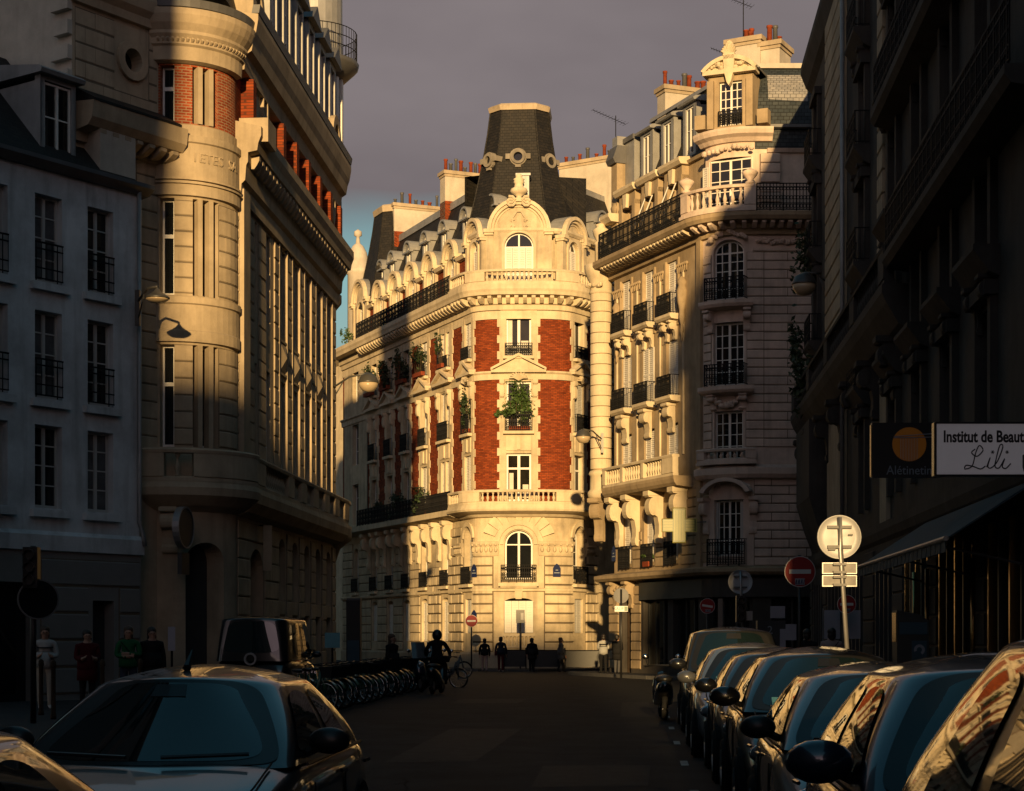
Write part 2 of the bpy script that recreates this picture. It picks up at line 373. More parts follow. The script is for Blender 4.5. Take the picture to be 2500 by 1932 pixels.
# ------------------------------------------------------------------ building elements
def wall(mb, F, u0, u1, z0, z1, ops=(), d=0.0, dep=0.3):
    us = {round(u0, 4), round(u1, 4)}; zs = {z0, z1}
    for o in ops: us |= {round(o[0], 4), round(o[1], 4)}; zs |= {o[2], o[3]}
    us = sorted(x for x in us if u0 - 1e-4 <= x <= u1 + 1e-4); zs = sorted(x for x in zs if z0 <= x <= z1)
    for ua, ub in zip(us, us[1:]):
        cu = F.cuts(ua, ub)
        for a, b in zip(cu, cu[1:]):
            for za, zb in zip(zs, zs[1:]):
                mu, mz = (ua + ub) / 2, (za + zb) / 2
                if any(o[0] < mu < o[1] and o[2] < mz < o[3] for o in ops): continue
                q = [mb.pt(F.P(x, d, z), (x, z)) for x, z in ((a, za), (b, za), (b, zb), (a, zb))]; mb.face(*q)
    for o in ops:
        ua, ub, za, zb = o[:4]; rise = o[4] if len(o) > 4 else 0; dp = o[5] if len(o) > 5 else dep
        zt = zb - rise
        def quad(p): mb.face(*[mb.pt(F.P(x, e, z), (x + e, z + e)) for x, e, z in p])
        quad([(ua, d, za), (ua, d - dp, za), (ua, d - dp, zt), (ua, d, zt)]); quad([(ub, d, za), (ub, d, zt), (ub, d - dp, zt), (ub, d - dp, za)])
        quad([(ua, d, za), (ub, d, za), (ub, d - dp, za), (ua, d - dp, za)])
        if not rise: quad([(ua, d, zb), (ua, d - dp, zb), (ub, d - dp, zb), (ub, d, zb)])
        else:
            n = 12; c = (ua + ub) / 2; h = (ub - ua) / 2
            ar = [(c - h * cos(pi * k / n), zt + rise * sin(pi * k / n)) for k in range(n + 1)]
            for (x0, y0), (x1, y1) in zip(ar, ar[1:]):
                quad([(x0, d, y0), (x1, d, y1), (x1, d, zb), (x0, d, zb)])
                quad([(x0, d, y0), (x0, d - dp, y0), (x1, d - dp, y1), (x1, d, y1)])
    return mb
def arc(ua, ub, zt, rise, n=10): return [((ua + ub) / 2 + (ub - ua) / 2 * cos(pi * k / n), zt + rise * sin(pi * k / n)) for k in range(n + 1)]
def window(par, F, ua, ub, za, zb, d=-.2, arch=0.0, cols=2, rows=3, m='white_paint', glass='glass', bw=.06, flat=False, transom=None, name='window'):
    F = F.loc((ua + ub) / 2); mb = MB(); zt = zb - arch; th = .05; uc = (ua + ub) / 2
    mb.fbox(F, ua, ua + bw, d, d + th, za, zt); mb.fbox(F, ub - bw, ub, d, d + th, za, zt); mb.fbox(F, ua + bw, ub - bw, d, d + th, za, za + bw * 1.4)
    if arch:
        o = arc(ua, ub, zt, arch); i = arc(ua + bw, ub - bw, zt, arch - bw)
        for k in range(len(o) - 1): mb.prism(F, [i[k], o[k], o[k + 1], i[k + 1]], d, d + th)
    else: mb.fbox(F, ua + bw, ub - bw, d, d + th, zb - bw, zb)
    zi0, zi1 = za + bw * 1.4, (zb - bw)
    for c in range(1, cols):
        x = ua + (ub - ua) * c / cols; h = bw * .7 if (cols == 2 or c * 2 == cols) else .018
        mb.fbox(F, x - h, x + h, d, d + th + .012, zi0, zi1 - (0 if not arch else .01))
    for r in range(1, rows):
        z = zi0 + (zt - zi0) * r / rows; mb.fbox(F, ua + bw, ub - bw, d + .002, d + th - .01, z - .016, z + .016)
    if transom: mb.fbox(F, ua + bw, ub - bw, d + .003, d + th + .02, transom - .05, transom + .05)
    if arch: mb.fbox(F, ua + bw, ub - bw, d + .003, d + th - .006, zt - .03, zt + .03)
    o = mb.build(name if not flat else 'window_frame', m, par)
    p2 = par if flat else o
    for a, b in ((ua + .01, uc - .002), (uc + .002, ub - .01)):
        g = MB()
        if arch:
            q = [(a, za + .01), (b, za + .01)]
            for x0, z0 in arc(ua + .01, ub - .01, zt, arch - .01, 12):
                if a - .003 <= x0 <= b + .003: q.append((min(max(x0, a), b), z0))
            g.prism(F, q, d + .005, d + .012)
        else: g.fbox(F, a, b, d + .005, d + .012, za + .01, zb - .01)
        g.build('pane', glass, p2)
    return o
def shutter(par, F, ua, ub, za, zb, d=-.06, leaves=2, m='shutter_paint', name='shutter'):
    F = F.loc((ua + ub) / 2)
    for k in range(leaves):
        a = ua + (ub - ua) * k / leaves + .008; b = ua + (ub - ua) * (k + 1) / leaves - .008; mb = MB(); e = .05
        mb.fbox(F, a, a + e, d, d + .04, za, zb); mb.fbox(F, b - e, b, d, d + .04, za, zb)
        mb.fbox(F, a + e, b - e, d, d + .04, za, za + .09); mb.fbox(F, a + e, b - e, d, d + .04, zb - .07, zb)
        zm = (za + zb) / 2; mb.fbox(F, a + e, b - e, d, d + .04, zm - .04, zm + .04)
        for z0, z1 in ((za + .09, zm - .04), (zm + .04, zb - .07)):
            n = max(2, int((z1 - z0) / .085))
            for i in range(n):
                z = z0 + (z1 - z0) * i / n; h = (z1 - z0) / n
                mb.sweep(F, a + e, b - e, [(d + .002, z + h), (d + .012, z + h), (d + .035, z + .012), (d + .025, z)])
        mb.build(name, m, par)
def railing(par, F, ua, ub, z0, z1, d=.2, ret=0.0, sp=.12, fancy=True, th=1.0, name='railing', m='iron', local=True):
    if local: F = F.loc((ua + ub) / 2)
    mb = MB(); w = .018
    mb.fbox(F, ua, ub, d - .025, d + .025, z1 - .035, z1); mb.fbox(F, ua, ub, d - .018, d + .018, z0 + .05, z0 + .08)
    mb.fbox(F, ua, ub, d - .015, d + .015, z1 - .19, z1 - .155); mb.fbox(F, ua, ub, d - .015, d + .015, z0 + .3, z0 + .33)
    n = max(2, int((ub - ua) / sp))
    for k in range(n + 1):
        u = ua + .01 + (ub - ua - .02) * k / n; e = (.02 if k % 4 else .03) * th
        mb.fbox(F, u - e / 1.4, u + e / 1.4, d - e / 1.4, d + e / 1.4, z0 if k % 4 == 0 else z0 + .06, z1 - .03)
    if fancy:
        for k in range(n):
            u = ua + (ub - ua) * (k + .5) / n; r = (ub - ua) / n * .43
            G = F.loc(u)
            for zc in (z0 + .2, (z0 + z1) / 2 - .02, z1 - .1 - r * 2):
                mb.tube([G.P(u + r * cos(2 * pi * i / 7), d, zc + r * 1.25 * sin(2 * pi * i / 7)) for i in range(7)], .018, 3, close=True)
    if ret:
        for u in (ua, ub):
            mb.fbox(F, u - .012, u + .012, d - ret, d, z1 - .034, z1 - .002); mb.fbox(F, u - .01, u + .01, d - ret, d, z0 + .052, z0 + .078)
            for k in range(1, max(2, int(ret / sp))): mb.fbox(F, u - .008, u + .008, d - ret + k * sp - .008, d - ret + k * sp + .008, z0 + .06, z1 - .03)
    return mb.build(name, m, par)
BAL = {}
def balustrade(par, F, ua, ub, z0, z1, d, m='stone_smooth', solids=(), sp=.24, wd=.26, plinth=True):
    """rail and plinth swept along the wall, separate balusters, solid pedestals"""
    mb = MB(); h = wd / 2
    mb.sweep(F, ua, ub, [(d - h - .03, z1 - .13), (d + h + .03, z1 - .13), (d + h + .05, z1 - .05), (d + h, z1), (d - h, z1), (d - h - .05, z1 - .05)])
    if plinth: mb.sweep(F, ua, ub, [(d - h, z0), (d + h, z0), (d + h, z0 + .1), (d + h - .03, z0 + .13), (d - h + .03, z0 + .13), (d - h, z0 + .1)])
    rail = mb.build('balustrade', m, par)
    hb = z1 - z0 - .26; key = (round(hb, 2), m)
    if key not in BAL:
        b = MB(); r = .075
        b.lathe((0, 0, 0), [(r, 0), (r, .06 * hb), (r * .55, .12 * hb), (r * .9, .25 * hb), (r * 1.15, .38 * hb), (r * .9, .5 * hb), (r * .5, .68 * hb), (r * .45, .8 * hb), (r * .8, .86 * hb), (r * .8, .92 * hb), (r * 1.05, .94 * hb), (r * 1.05, hb)], 8)
        BAL[key] = local_mesh(b, 'baluster', m, True)
    par2 = par if par.parent and par.parent.parent else (rail if par.parent is None else par)
    for a, b in solids:
        MB().fbox(F, a, b, d - h + .012, d + h - .012 + .03, z0 + .13, z1 - .13).build('pedestal', m, par2)
    n = int((ub - ua) / sp)
    for k in range(n):
        u = ua + sp * (k + .5) + (ub - ua - n * sp) / 2
        if any(a - .06 < u < b + .06 for a, b in solids): continue
        put(BAL[key], 'baluster', par2, F.P(u, d, z0 + .13), R(F.phi(u)))
    return rail
def console(par, F, u, wd, z0, z1, dep, m='stone_smooth', name='bracket', local=True):
    """scrolled bracket: S profile in depth, swept across its width, with a round volute at the top"""
    G = F.loc(u) if local else F; H = z1 - z0; pts = []
    prof = [(0, z1), (dep, z1), (dep, z1 - .10 * H), (dep * .93, z1 - .12 * H)]
    for k in range(9):
        t = -60 + 200 * k / 8; prof.append((dep * .66 + dep * .3 * cos(R(-t + 30)), z1 - .30 * H + .17 * H * sin(R(-t + 30))))
    prof += [(dep * .36, z1 - .5 * H), (dep * .27, z1 - .66 * H), (dep * .27, z1 - .8 * H)]
    for k in range(5):
        t = R(60 - 40 * k); prof.append((dep * .2 + dep * .14 * cos(t), z0 + .1 * H + .1 * H * sin(t)))
    prof += [(0, z0)]
    mb = MB().sweep(G, u - wd / 2, u + wd / 2, prof)
    mb.fbox(G, u - wd * .6, u + wd * .6, 0, dep * 1.04, z1 - .095 * H, z1 - .012)
    for sgn in (-1, 1):
        for rr in (.14, .075):
            e = wd / 2 + (.02 if rr > .1 else .035); c = []
            a = [G.P(u + sgn * (wd / 2 - .01), dep * .66 + dep * rr * 1.9 * cos(2 * pi * k / 10), z1 - .30 * H + rr * H * sin(2 * pi * k / 10)) for k in range(10)]
            b = [G.P(u + sgn * e, dep * .66 + dep * rr * 1.8 * cos(2 * pi * k / 10), z1 - .30 * H + rr * .95 * H * sin(2 * pi * k / 10)) for k in range(10)]
            ia = [mb.pt(p) for p in a]; ib = [mb.pt(p) for p in b]; mb.face(*ib)
            for k in range(10): mb.face(ia[k], ia[(k + 1) % 10], ib[(k + 1) % 10], ib[k])
    return mb.build(name, m, par)
def modillions(par, F, ua, ub, sp, wd, d0, d1, z0, z1, m='stone_smooth', name='modillion'):
    n = max(1, int(round((ub - ua) / sp)))
    for k in range(n):
        u = ua + (ub - ua) * (k + .5) / n; G = F.loc(u); e = (d1 - d0)
        MB().sweep(G, u - wd / 2, u + wd / 2, [(d0, z1), (d1, z1), (d1, z1 - .35 * (z1 - z0)), (d0 + .7 * e, z0 + .3 * (z1 - z0)), (d0 + .35 * e, z0), (d0, z0)]).build(name, m, par)
def blocks(par, F, ua, ub, z0, z1, hc, bl, d0, d1, ops=(), m='stone', gap=.02, name='stone_block', jog=0.5, skip=None, join=False):
    """ashlar: every block a piece of its own, joints open and recessed"""
    n = max(1, int(round((z1 - z0) / hc))); h = (z1 - z0) / n; J = MB() if join else None; bed = MB()
    for r in range(n):
        za, zb = z0 + r * h + gap / 2, z0 + (r + 1) * h - gap / 2
        spans = [(ua, ub)]
        for o in ops:
            if o[2] < zb and o[3] > za:
                ns = []
                for a, b in spans:
                    if o[0] > a: ns.append((a, min(b, o[0])))
                    if o[1] < b: ns.append((max(a, o[1]), b))
                spans = [q for q in ns if q[1] - q[0] > .08]
        for a, b in spans:
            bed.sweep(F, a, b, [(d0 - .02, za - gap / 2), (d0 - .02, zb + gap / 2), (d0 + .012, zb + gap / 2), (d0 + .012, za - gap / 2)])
            k = max(1, int(round((b - a) / bl))); cu = [a + (b - a) * i / k for i in range(k + 1)]
            if k > 1 and r % 2: cu = [a] + [a + (b - a) * (i + .5) / k for i in range(k)] + [b]
            for x, y in zip(cu, cu[1:]):
                if y - x < .06: continue
                e = random.uniform(-.006, .008); c = min(.03, (zb - za) * .1)
                mb = J or MB()
                mb.sweep(F, x + gap / 2, y - gap / 2, [(d0, za), (d0, zb), (d1 + e - c, zb), (d1 + e, zb - c), (d1 + e, za + c), (d1 + e - c, za)])
                if not join: mb.build(name, m, par)
    if join: J.build('stone_courses', m, par, kind='stuff')
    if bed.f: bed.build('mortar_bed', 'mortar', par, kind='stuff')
def quoins(par, F, u, side, z0, z1, h, wl, ws, d0, d1, m='stone_smooth', join=False):
    n = int(round((z1 - z0) / h)); h = (z1 - z0) / n; J = MB()
    for r in range(n):
        wd = wl if r % 2 == 0 else ws; a, b = (u, u + wd) if side > 0 else (u - wd, u)
        mb = J if join else MB(); mb.fbox(F, a, b, d0, d1 + random.uniform(-.006, .006), z0 + r * h + .006, z0 + (r + 1) * h - .006)
        if not join: mb.build('quoin', m, par)
    if join: J.build('quoin_row', m, par, kind='stuff')
def foliage(name, m, par, c, rad, n, size, seed=0, droop=0.0, **kw):
    rnd = random.Random(seed); mb = MB()
    cl = [(rnd.gauss(0, .45), rnd.gauss(0, .45), rnd.gauss(0, .45)) for _ in range(max(4, n // 30))]
    for i in range(n):
        q = rnd.choice(cl); p = [c[k] + rad[k] * max(-1.15, min(1.15, q[k] + rnd.gauss(0, .2))) for k in range(3)]
        p[2] -= droop * rnd.random() ** 2
        a, b = rnd.uniform(0, 6.28), rnd.uniform(-1, 1); s = size * rnd.uniform(.6, 1.3)
        t = Vector((cos(a) * cos(b), sin(a) * cos(b), sin(b))); v = t.cross(Vector((rnd.gauss(0, 1), rnd.gauss(0, 1), rnd.gauss(0, 1)))).normalized()
        P = Vector(p); mb.face(mb.pt(P - t * s), mb.pt(P + v * s * .45), mb.pt(P + t * s), mb.pt(P - v * s * .45))
    return mb.build(name, m, par, fix=False, **kw)
def text_mesh(s, size, m, name, par, P0, phi, extrude=.008, align='CENTER', bevel=0, shear=0.0, sx=1.0, label=None, offset=0.0):
    cu = bpy.data.curves.new(name, 'FONT'); cu.body = s; cu.size = size; cu.extrude = extrude; cu.align_x = align; cu.align_y = 'CENTER'; cu.shear = shear; cu.offset = offset
    cu.resolution_u = 3
    o = bpy.data.objects.new(name, cu); COL.objects.link(o)
    dg = bpy.context.evaluated_depsgraph_get(); me = bpy.data.meshes.new_from_object(o.evaluated_get(dg)); bpy.data.objects.remove(o)
    o = bpy.data.objects.new(name, me); COL.objects.link(o); me.materials.clear(); me.materials.append(MATS[m])
    o.parent = par; o.location = Vector(P0) - ORG[par]; o.rotation_euler = (R(90), 0, R(phi)); o.scale = (sx, 1, 1)
    if label: o['label'] = label
    return o
# ================================================================== GROUND
def sheet(name, poly, z, m, kind='structure', th=0.0):
    mb = MB()
    if th:
        a = [mb.pt((x, y, z - th), (x, y)) for x, y in poly]; b = [mb.pt((x, y, z), (x, y)) for x, y in poly]
        mb.face(*b); n = len(poly)
        for i in range(n): j = (i + 1) % n; mb.face(a[i], a[j], b[j], b[i])
    else: mb.face(*[mb.pt((x, y, z), (x, y)) for x, y in poly])
    return mb.build(name, m, kind=kind, fix=bool(th))
A = 4.03                                   # the street runs this far right of the view axis
ta = math.tan(R(A))
def S(lat, y): return (lat + ta * y, y)    # a point given by its offset from the street line through the camera
sheet('ground', [(-1500, -600), (1500, -600), (1500, 2400), (-1500, 2400)], -0.05, 'pavement')
sheet('road', [(-60, -160), (60, -160), (60, 190), (-60, 190)], 0.0, 'asphalt')
def kerbed(name, poly, h=0.13):
    o = sheet(name, poly, h, 'pavement', th=h + .02)
    # granite kerb stones along the polygon's road-side edges
    return o
def kerb(par, pts, h=.135, wd=.3, ln=1.0, maxn=60):
    c = 0
    for (x0, y0), (x1, y1) in zip(pts, pts[1:]):
        d = math.hypot(x1 - x0, y1 - y0); n = max(1, int(d / ln)); a = math.degrees(math.atan2(y1 - y0, x1 - x0))
        for k in range(n):
            f = (k + .5) / n; c += 1
            MB().box((x0 + (x1 - x0) * f, y0 + (y1 - y0) * f, h / 2 - .02), (d / n - .012, wd, h + .05), a).build('kerb_stone', 'granite', par)
lp = kerbed('pavement_left', [(-60, -60), S(-5.2, -60), S(-5.2, 24), S(-9.4, 34), S(-9.6, 66), (-6.2, 69), (-30, 100), (-60, 100)], .15)
kerb(lp, [S(-5.2, 8), S(-5.2, 24), S(-9.4, 34), S(-9.6, 66), (-6.2, 69)], .155)
rp = kerbed('pavement_right', [S(2.95, -60), (60, -60), (60, 71), (13.5, 71), S(5.2, 68.5), S(2.95, 60)], .13)
kerb(rp, [S(2.95, 4), S(2.95, 60), S(5.2, 68.5)], .135)
tp = kerbed('pavement_corner', [(-40, 180), (-9.5, 110), (-3.4, 92.8), (-1.6, 90.6), (1.2, 90.2), (3.6, 91.5), (12, 103), (30, 130), (60, 180)], .13)
kerb(tp, [(-9.5, 110), (-3.4, 92.8), (-1.6, 90.6), (1.2, 90.2), (3.6, 91.5), (9, 99)], .135)
pp = kerbed('pavement_pharmacy', [(2.9, 84.2), (2.7, 82), (5.6, 73.4), (7.4, 70.6), (9.4, 69.9), (60, 70.5), (60, 130), (40, 130)], .13)
kerb(pp, [(2.9, 84.2), (2.7, 82), (5.6, 73.4), (7.4, 70.6), (9.4, 69.9), (16, 70.0)], .135)
for i, (lt, y0, y1) in enumerate(((-1.0, 12, 14.2), (-1.0, 19, 21.2), (-1.0, 26, 28.2), (-1.0, 33, 35.2))):
    pass
mat('asphalt_patch', (0.0155, 0.017, 0.0195), rough=0.75, var=0.4, scale=3, bump=0.4, bscale=50); mat('crack', (0.006, 0.006, 0.006), rough=0.9, var=0.2)
road = bpy.data.objects['road']; ORG[road] = Vector((0, 0, 0))
for (l0, l1, y0, y1) in ((-1.2, .1, 20, 23.5), (-3.4, -2.2, 24, 33), (-.4, .5, 38, 47), (-4.8, -3.1, 46, 49.5), (-2.4, -1.7, 12, 19)):
    q_ = MB(); q_.face(*[q_.pt((x, y, .004), (x, y)) for x, y in (S(l0, y0), S(l1, y0 + .15), S(l1 + .05, y1), S(l0 - .04, y1 - .1))]); q_.build('asphalt_patch', 'asphalt_patch', road, fix=False)
for k in range(9):
    rn = random.Random(k); l0, y0 = rn.uniform(-4, .5), rn.uniform(13, 55); q_ = MB(); pr = None
    for j in range(12):
        x, y = S(l0 + rn.uniform(-.12, .12) + j * rn.uniform(-.05, .05), y0 + j * .5); cu = (q_.pt((x - .012, y, .006), (x, y)), q_.pt((x + .012, y, .006), (x, y)))
        if pr: q_.face(pr[0], pr[1], cu[1], cu[0])
        pr = cu
    q_.build('crack', 'crack', road, fix=False)
for k in range(7):
    y0 = 14 + k * 4.7; q_ = MB(); q_.face(*[q_.pt((x, y, .005), (x, y)) for x, y in (S(.55, y0), S(.65, y0), S(.65, y0 + .9), S(.55, y0 + .9))]); q_.build('painted_bay_mark', 'road_paint', road, fix=False)
mh = MB(); mh.lathe((*S(-1.1, 17.2), .002), [(0.0, .006), (.36, .006), (.36, 0)], 24); mh.build('manhole_cover', 'zinc_dark', label='round iron manhole cover in the middle of the asphalt road', cat='manhole')

# ================================================================== CORNER BUILDING (brick and stone, slate dome)
T = empty('corner_building', (0.35, 97, 0), 'sunlit red brick and cream stone corner building with a dark slate dome', 'building')
FT = Path((0.35, 93.8), [(-30, -67), (-3, -67), (-2.6, -60), (-2, -28), (-1, -6), (0, -2), (1.2, 3), (2.3, 24), (3, 55), (3.4, 57), (14, 57)])
ST, SS = 'stone', 'stone_smooth'
BAYS = [-6.6, -9.9, -12.9, -15.8, -18.7]
PV = -22.3                                              # end pavilion
colm = [(PV, 2.3, 1.2)] + [(b, .75 if i else 1.0, .95) for i, b in reversed(list(enumerate(BAYS)))] + [(-3.25, .68, .92), (0, .95, 1.3), (3.68, .68, 1.0), (8, .7, 1.0)]
Z2 = [(8.78, 11.3), (12.5, 15.05), (16.4, 18.6)]
# lower two storeys in stone
low = []
for uc, hw, ww in colm:
    if uc == 0: low += [(-.74, .74, 4.72, 7.3, .74, .35), (-.76, .76, 1.95, 3.78, .22, .12)]
    elif uc in (-3.25, 3.68): low += [(uc - .6, uc + .6, 4.72, 7.55, .6, .55), (uc - .42, uc + .42, 1.95, 3.75, 0, .2)]
    else: low += [(uc - .5, uc + .5, 4.7, 7.3, .5, .35), (uc - .5, uc + .5, 1.5, 3.9, .2, .3)]
mb = wall(MB(), FT, -25, 12, -.1, 8.3, low); mb.build('ground_wall', ST, T)
mb = MB().sweep(FT, -25, 12, [(.02, -.05), (.14, -.05), (.14, .85), (.09, .95), (.02, .95)]); mb.build('plinth', 'stone_tan', T)
bl_ops = [(o[0] - .12, o[1] + .12, o[2] - .3, o[3] + .15) for o in low]
bl_ops += [(-1.3, 1.3, .9, 8.2)]
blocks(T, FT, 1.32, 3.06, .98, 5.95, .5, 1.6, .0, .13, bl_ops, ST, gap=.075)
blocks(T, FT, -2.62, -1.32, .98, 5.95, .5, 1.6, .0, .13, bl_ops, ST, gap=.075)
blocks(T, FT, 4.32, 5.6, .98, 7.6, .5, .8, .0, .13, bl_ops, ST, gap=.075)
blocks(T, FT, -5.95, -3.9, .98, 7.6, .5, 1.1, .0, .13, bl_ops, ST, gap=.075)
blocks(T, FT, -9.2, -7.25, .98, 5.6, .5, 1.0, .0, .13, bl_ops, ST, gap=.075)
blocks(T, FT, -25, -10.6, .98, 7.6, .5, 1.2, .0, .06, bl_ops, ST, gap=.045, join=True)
MB().sweep(FT, -25, 8, [(.01, 4.1), (.16, 4.14), (.18, 4.26), (.05, 4.3), (.01, 4.3)]).build('string_course', SS, T)
# carved capitals on the two front piers and arched hood of the first floor window
for ua, ub in ((1.05, 2.95), (-2.55, -1.05), (4.3, 5.2), (-4.9, -3.95)):
    mb = MB().sweep(FT, ua, ub, [(0, 5.98), (.06, 5.98), (.1, 6.1), (.13, 6.45), (.22, 6.6), (.24, 6.72), (0, 6.74)])
    for k in range(6):
        u = ua + (ub - ua) * (k + .5) / 6; G = FT.loc(u); p = G.P(u, .14, 6.3); mb.ball(p, .1, 6, 4, (1, 1, 1.5))
        p = G.P(u, .2, 6.55); mb.ball(p, .07, 6, 4)
    mb.build('capital', ST, T)
F0 = FT.loc(0)
mb = MB(); mb.ring(F0, 0, 6.56, .98, .80, .01, .1, n=16); mb.ring(F0, 0, 6.56, 1.28, 1.02, .005, .06, n=16); mb.build('archivolt', SS, T)
for k in range(9):
    a0, a1 = 20 + k * 15.6, 20 + (k + 1) * 15.6 - 1.6
    MB().ring(F0, 0, 6.5, 1.98 if k != 4 else 2.08, 1.32, .004, .05 + .03 * (k == 4), a0, a1, 3).build('voussoir', SS, T)
for uc in (-3.25, 3.68):
    G = FT.loc(uc); MB().ring(G, uc, 6.95, .86, .63, .005, .12, n=12).build('archivolt', SS, T)
    window(T, FT, uc - .46, uc + .46, 4.72, 7.4, -.45, .46, 2, 3); shutter(T, FT, uc - .6, uc - .02, 4.75, 6.9, -.36, 1, 'shutter_grey')
    shutter(T, FT, uc - .4, uc + .4, 1.97, 3.73, -.15, 2, 'shutter_grey')
    railing(T, FT, uc - .62, uc + .62, 4.55, 5.45, .2, .18, .1)
    MB().fbox(G, uc - .72, uc + .72, .0, .3, 4.36, 4.52).build('sill', SS, T)
window(T, FT, -.72, .72, 4.74, 7.28, -.3, .72, 2, 1, bw=.08); railing(T, F0, -.92, .92, 4.6, 5.5, .26, .24, .1)
MB().fbox(F0, -1.05, 1.05, 0, .34, 4.38, 4.56).fbox(F0, -.95, .95, 0, .26, 4.305, 4.37).build('sill', SS, T)
shutter(T, F0, -.75, .75, 1.97, 3.62, -.1, 4, 'shutter_paint')
MB().prism(F0, [(-.16, 3.72), (.16, 3.72), (.22, 4.32), (-.22, 4.32)], 0, .14).build('keystone', SS, T)
mb = MB(); mb.fbox(F0, -.85, .85, 0, .12, 1.78, 1.93); mb.fbox(F0, -.85, .85, 0, .1, 1.18, 1.28); mb.build('sill', SS, T)
key = (.48, SS)
b = MB(); r = .07; hb = .5
b.lathe((0, 0, 0), [(r, 0), (r, .03), (r * .6, .06), (r * 1.15, .18), (r * .5, .34), (r * .5, .4), (r, .44), (r, .5)], 8); smallbal = local_mesh(b, 'baluster', SS, True)
for k in range(8): put(smallbal, 'baluster', T, F0.P(-.7 + k * .2, .04, 1.28))
for b_ in BAYS + [PV, 8]:
    window(T, FT, b_ - .48, b_ + .48, 4.72, 7.28, -.3, .48, 2, 3); shutter(T, FT, b_ - .46, b_ + .46, 1.52, 3.68, -.15, 2)
    railing(T, FT, b_ - .55, b_ + .55, 4.55, 5.4, .16, .14, .11)
    MB().fbox(FT, b_ - .65, b_ + .65, .0, .24, 4.36, 4.52).build('sill', SS, T)
# second floor balcony
prof2 = [(0, 7.95), (.2, 8.0), (.35, 8.12), (.62, 8.18), (.9, 8.26), (.95, 8.36), (.9, 8.46), (.86, 8.62), (0, 8.62)]
bal2 = MB().sweep(FT, -4.05, 12, prof2).build('balcony', SS, T)
balustrade(bal2, FT, -4.0, 6, 8.62, 9.36, .74, SS, solids=[(-4.0, -3.85), (-2.6, -1.75), (1.75, 2.75), (4.15, 4.6)], sp=.22)
balw = MB().sweep(FT, -25, -4.1, [(0, 8.02), (.5, 8.1), (.78, 8.2), (.78, 8.5), (0, 8.5)]).build('balcony', SS, T)
railing(T, FT, -7.7, -4.15, 8.5, 9.5, .7, 0, .1); railing(T, FT, -20.0, -7.8, 8.5, 9.5, .7, 0, .14)
for b_ in BAYS:
    for s in (-.85, .85): console(T, FT, b_ + s, .34, 5.9, 8.02, .62)
# brick body with stone window columns
edges = [-25]
for i, (uc, hw, ww) in enumerate(colm):
    ops = []
    for za, zb in Z2:
        if i == 5: ops += [(uc - .62, uc - .1, za, zb), (uc + .1, uc + .62, za, zb)]
        else: ops.append((uc - ww / 2, uc + ww / 2, za, zb))
    wall(MB(), FT, uc - hw, uc + hw, 8.3, 18.9, ops, .045, .34).build('stone_bay', ST, T)
    jn = uc < -12
    if uc > PV:
        for s in (-1, 1): quoins(T, FT, uc + s * hw, s, 8.66, 18.72, .42, .17, .05, -.02, .055, SS, jn)
    for k, (za, zb) in enumerate(Z2):
        for a, b, _, _ in [o for o in ops if o[2] == za]:
            if uc == 0 and k == 0: window(T, FT, a, b, za, zb, -.25, 0, 2, 1, transom=za + 1.75, glass='glass_warm', bw=.1)
            elif uc == 0: window(T, FT, a, b, za, zb, -.25, 0, 2, 1, glass='glass_warm' if k == 2 else 'glass', bw=.1)
            elif uc == 3.68 and k == 1: shutter(T, FT, a, b, za + .03, zb - .03, -.12, 2, 'shutter_grey')
            elif uc == 3.68: window(T, FT, a, b, za, zb, -.3, 0, 2, 1, transom=za + 1.75 if k == 0 else None)
            elif uc in (-3.25,) or i in (5, 4): shutter(T, FT, a, b, za + .03, zb - .03, -.1, 2) if k != 1 or i == 5 else window(T, FT, a, b, za, zb, -.25, 0, 2, 3)
            else: window(T, FT, a, b, za, zb, -.25, 0, 2, 3)
    if uc == 0:
        for a, b, za, zb in ((-.54, -.34, 16.55, 18.45), (.12, .5, 16.55, 17.2), (-.54, -.1, 16.55, 16.9), (-.5, -.28, 8.95, 10.3), (.2, .5, 9.0, 9.7)): MB().fbox(F0, a, b, -.236, -.228, za, zb).build('curtain', 'curtain', T)
    if k and uc > PV:
        G = FT.loc(uc); e = ww / 2 if i != 5 else .68
        for k, (za, zb) in enumerate(Z2[1:]):
            MB().fbox(G, uc - e - .16, uc + e + .16, .04, .3, za - .2, za - .05).build('sill', SS, T)
            railing(T, FT, uc - e - .06, uc + e + .06, za - .05, za + (.95 if k == 0 else .62), .24, .2, .1)
        MB().fbox(G, uc - e, uc + e, .04, .09, 11.45, 12.22).fbox(G, uc - .09, uc + .09, .085, .16, 11.5, 12.15).build('apron_panel', SS, T)
    edges += [uc - hw, uc + hw]
edges.append(12)
for a, b in zip(edges[::2], edges[1::2]):
    if b - a > .05: wall(MB(), FT, a, b, 8.3, 18.9, (), 0).build('brick_wall', 'brick', T)
MB().sweep(FT, -25, 11, [(-.01, 15.12), (.1, 15.14), (.12, 15.42), (.2, 15.5), (.2, 15.58), (-.01, 15.6)]).build('string_course', SS, T)
MB().sweep(FT, -25, 11, [(-.01, 18.3), (.055, 18.3), (.06, 18.72), (-.01, 18.72)]).build('frieze', SS, T)
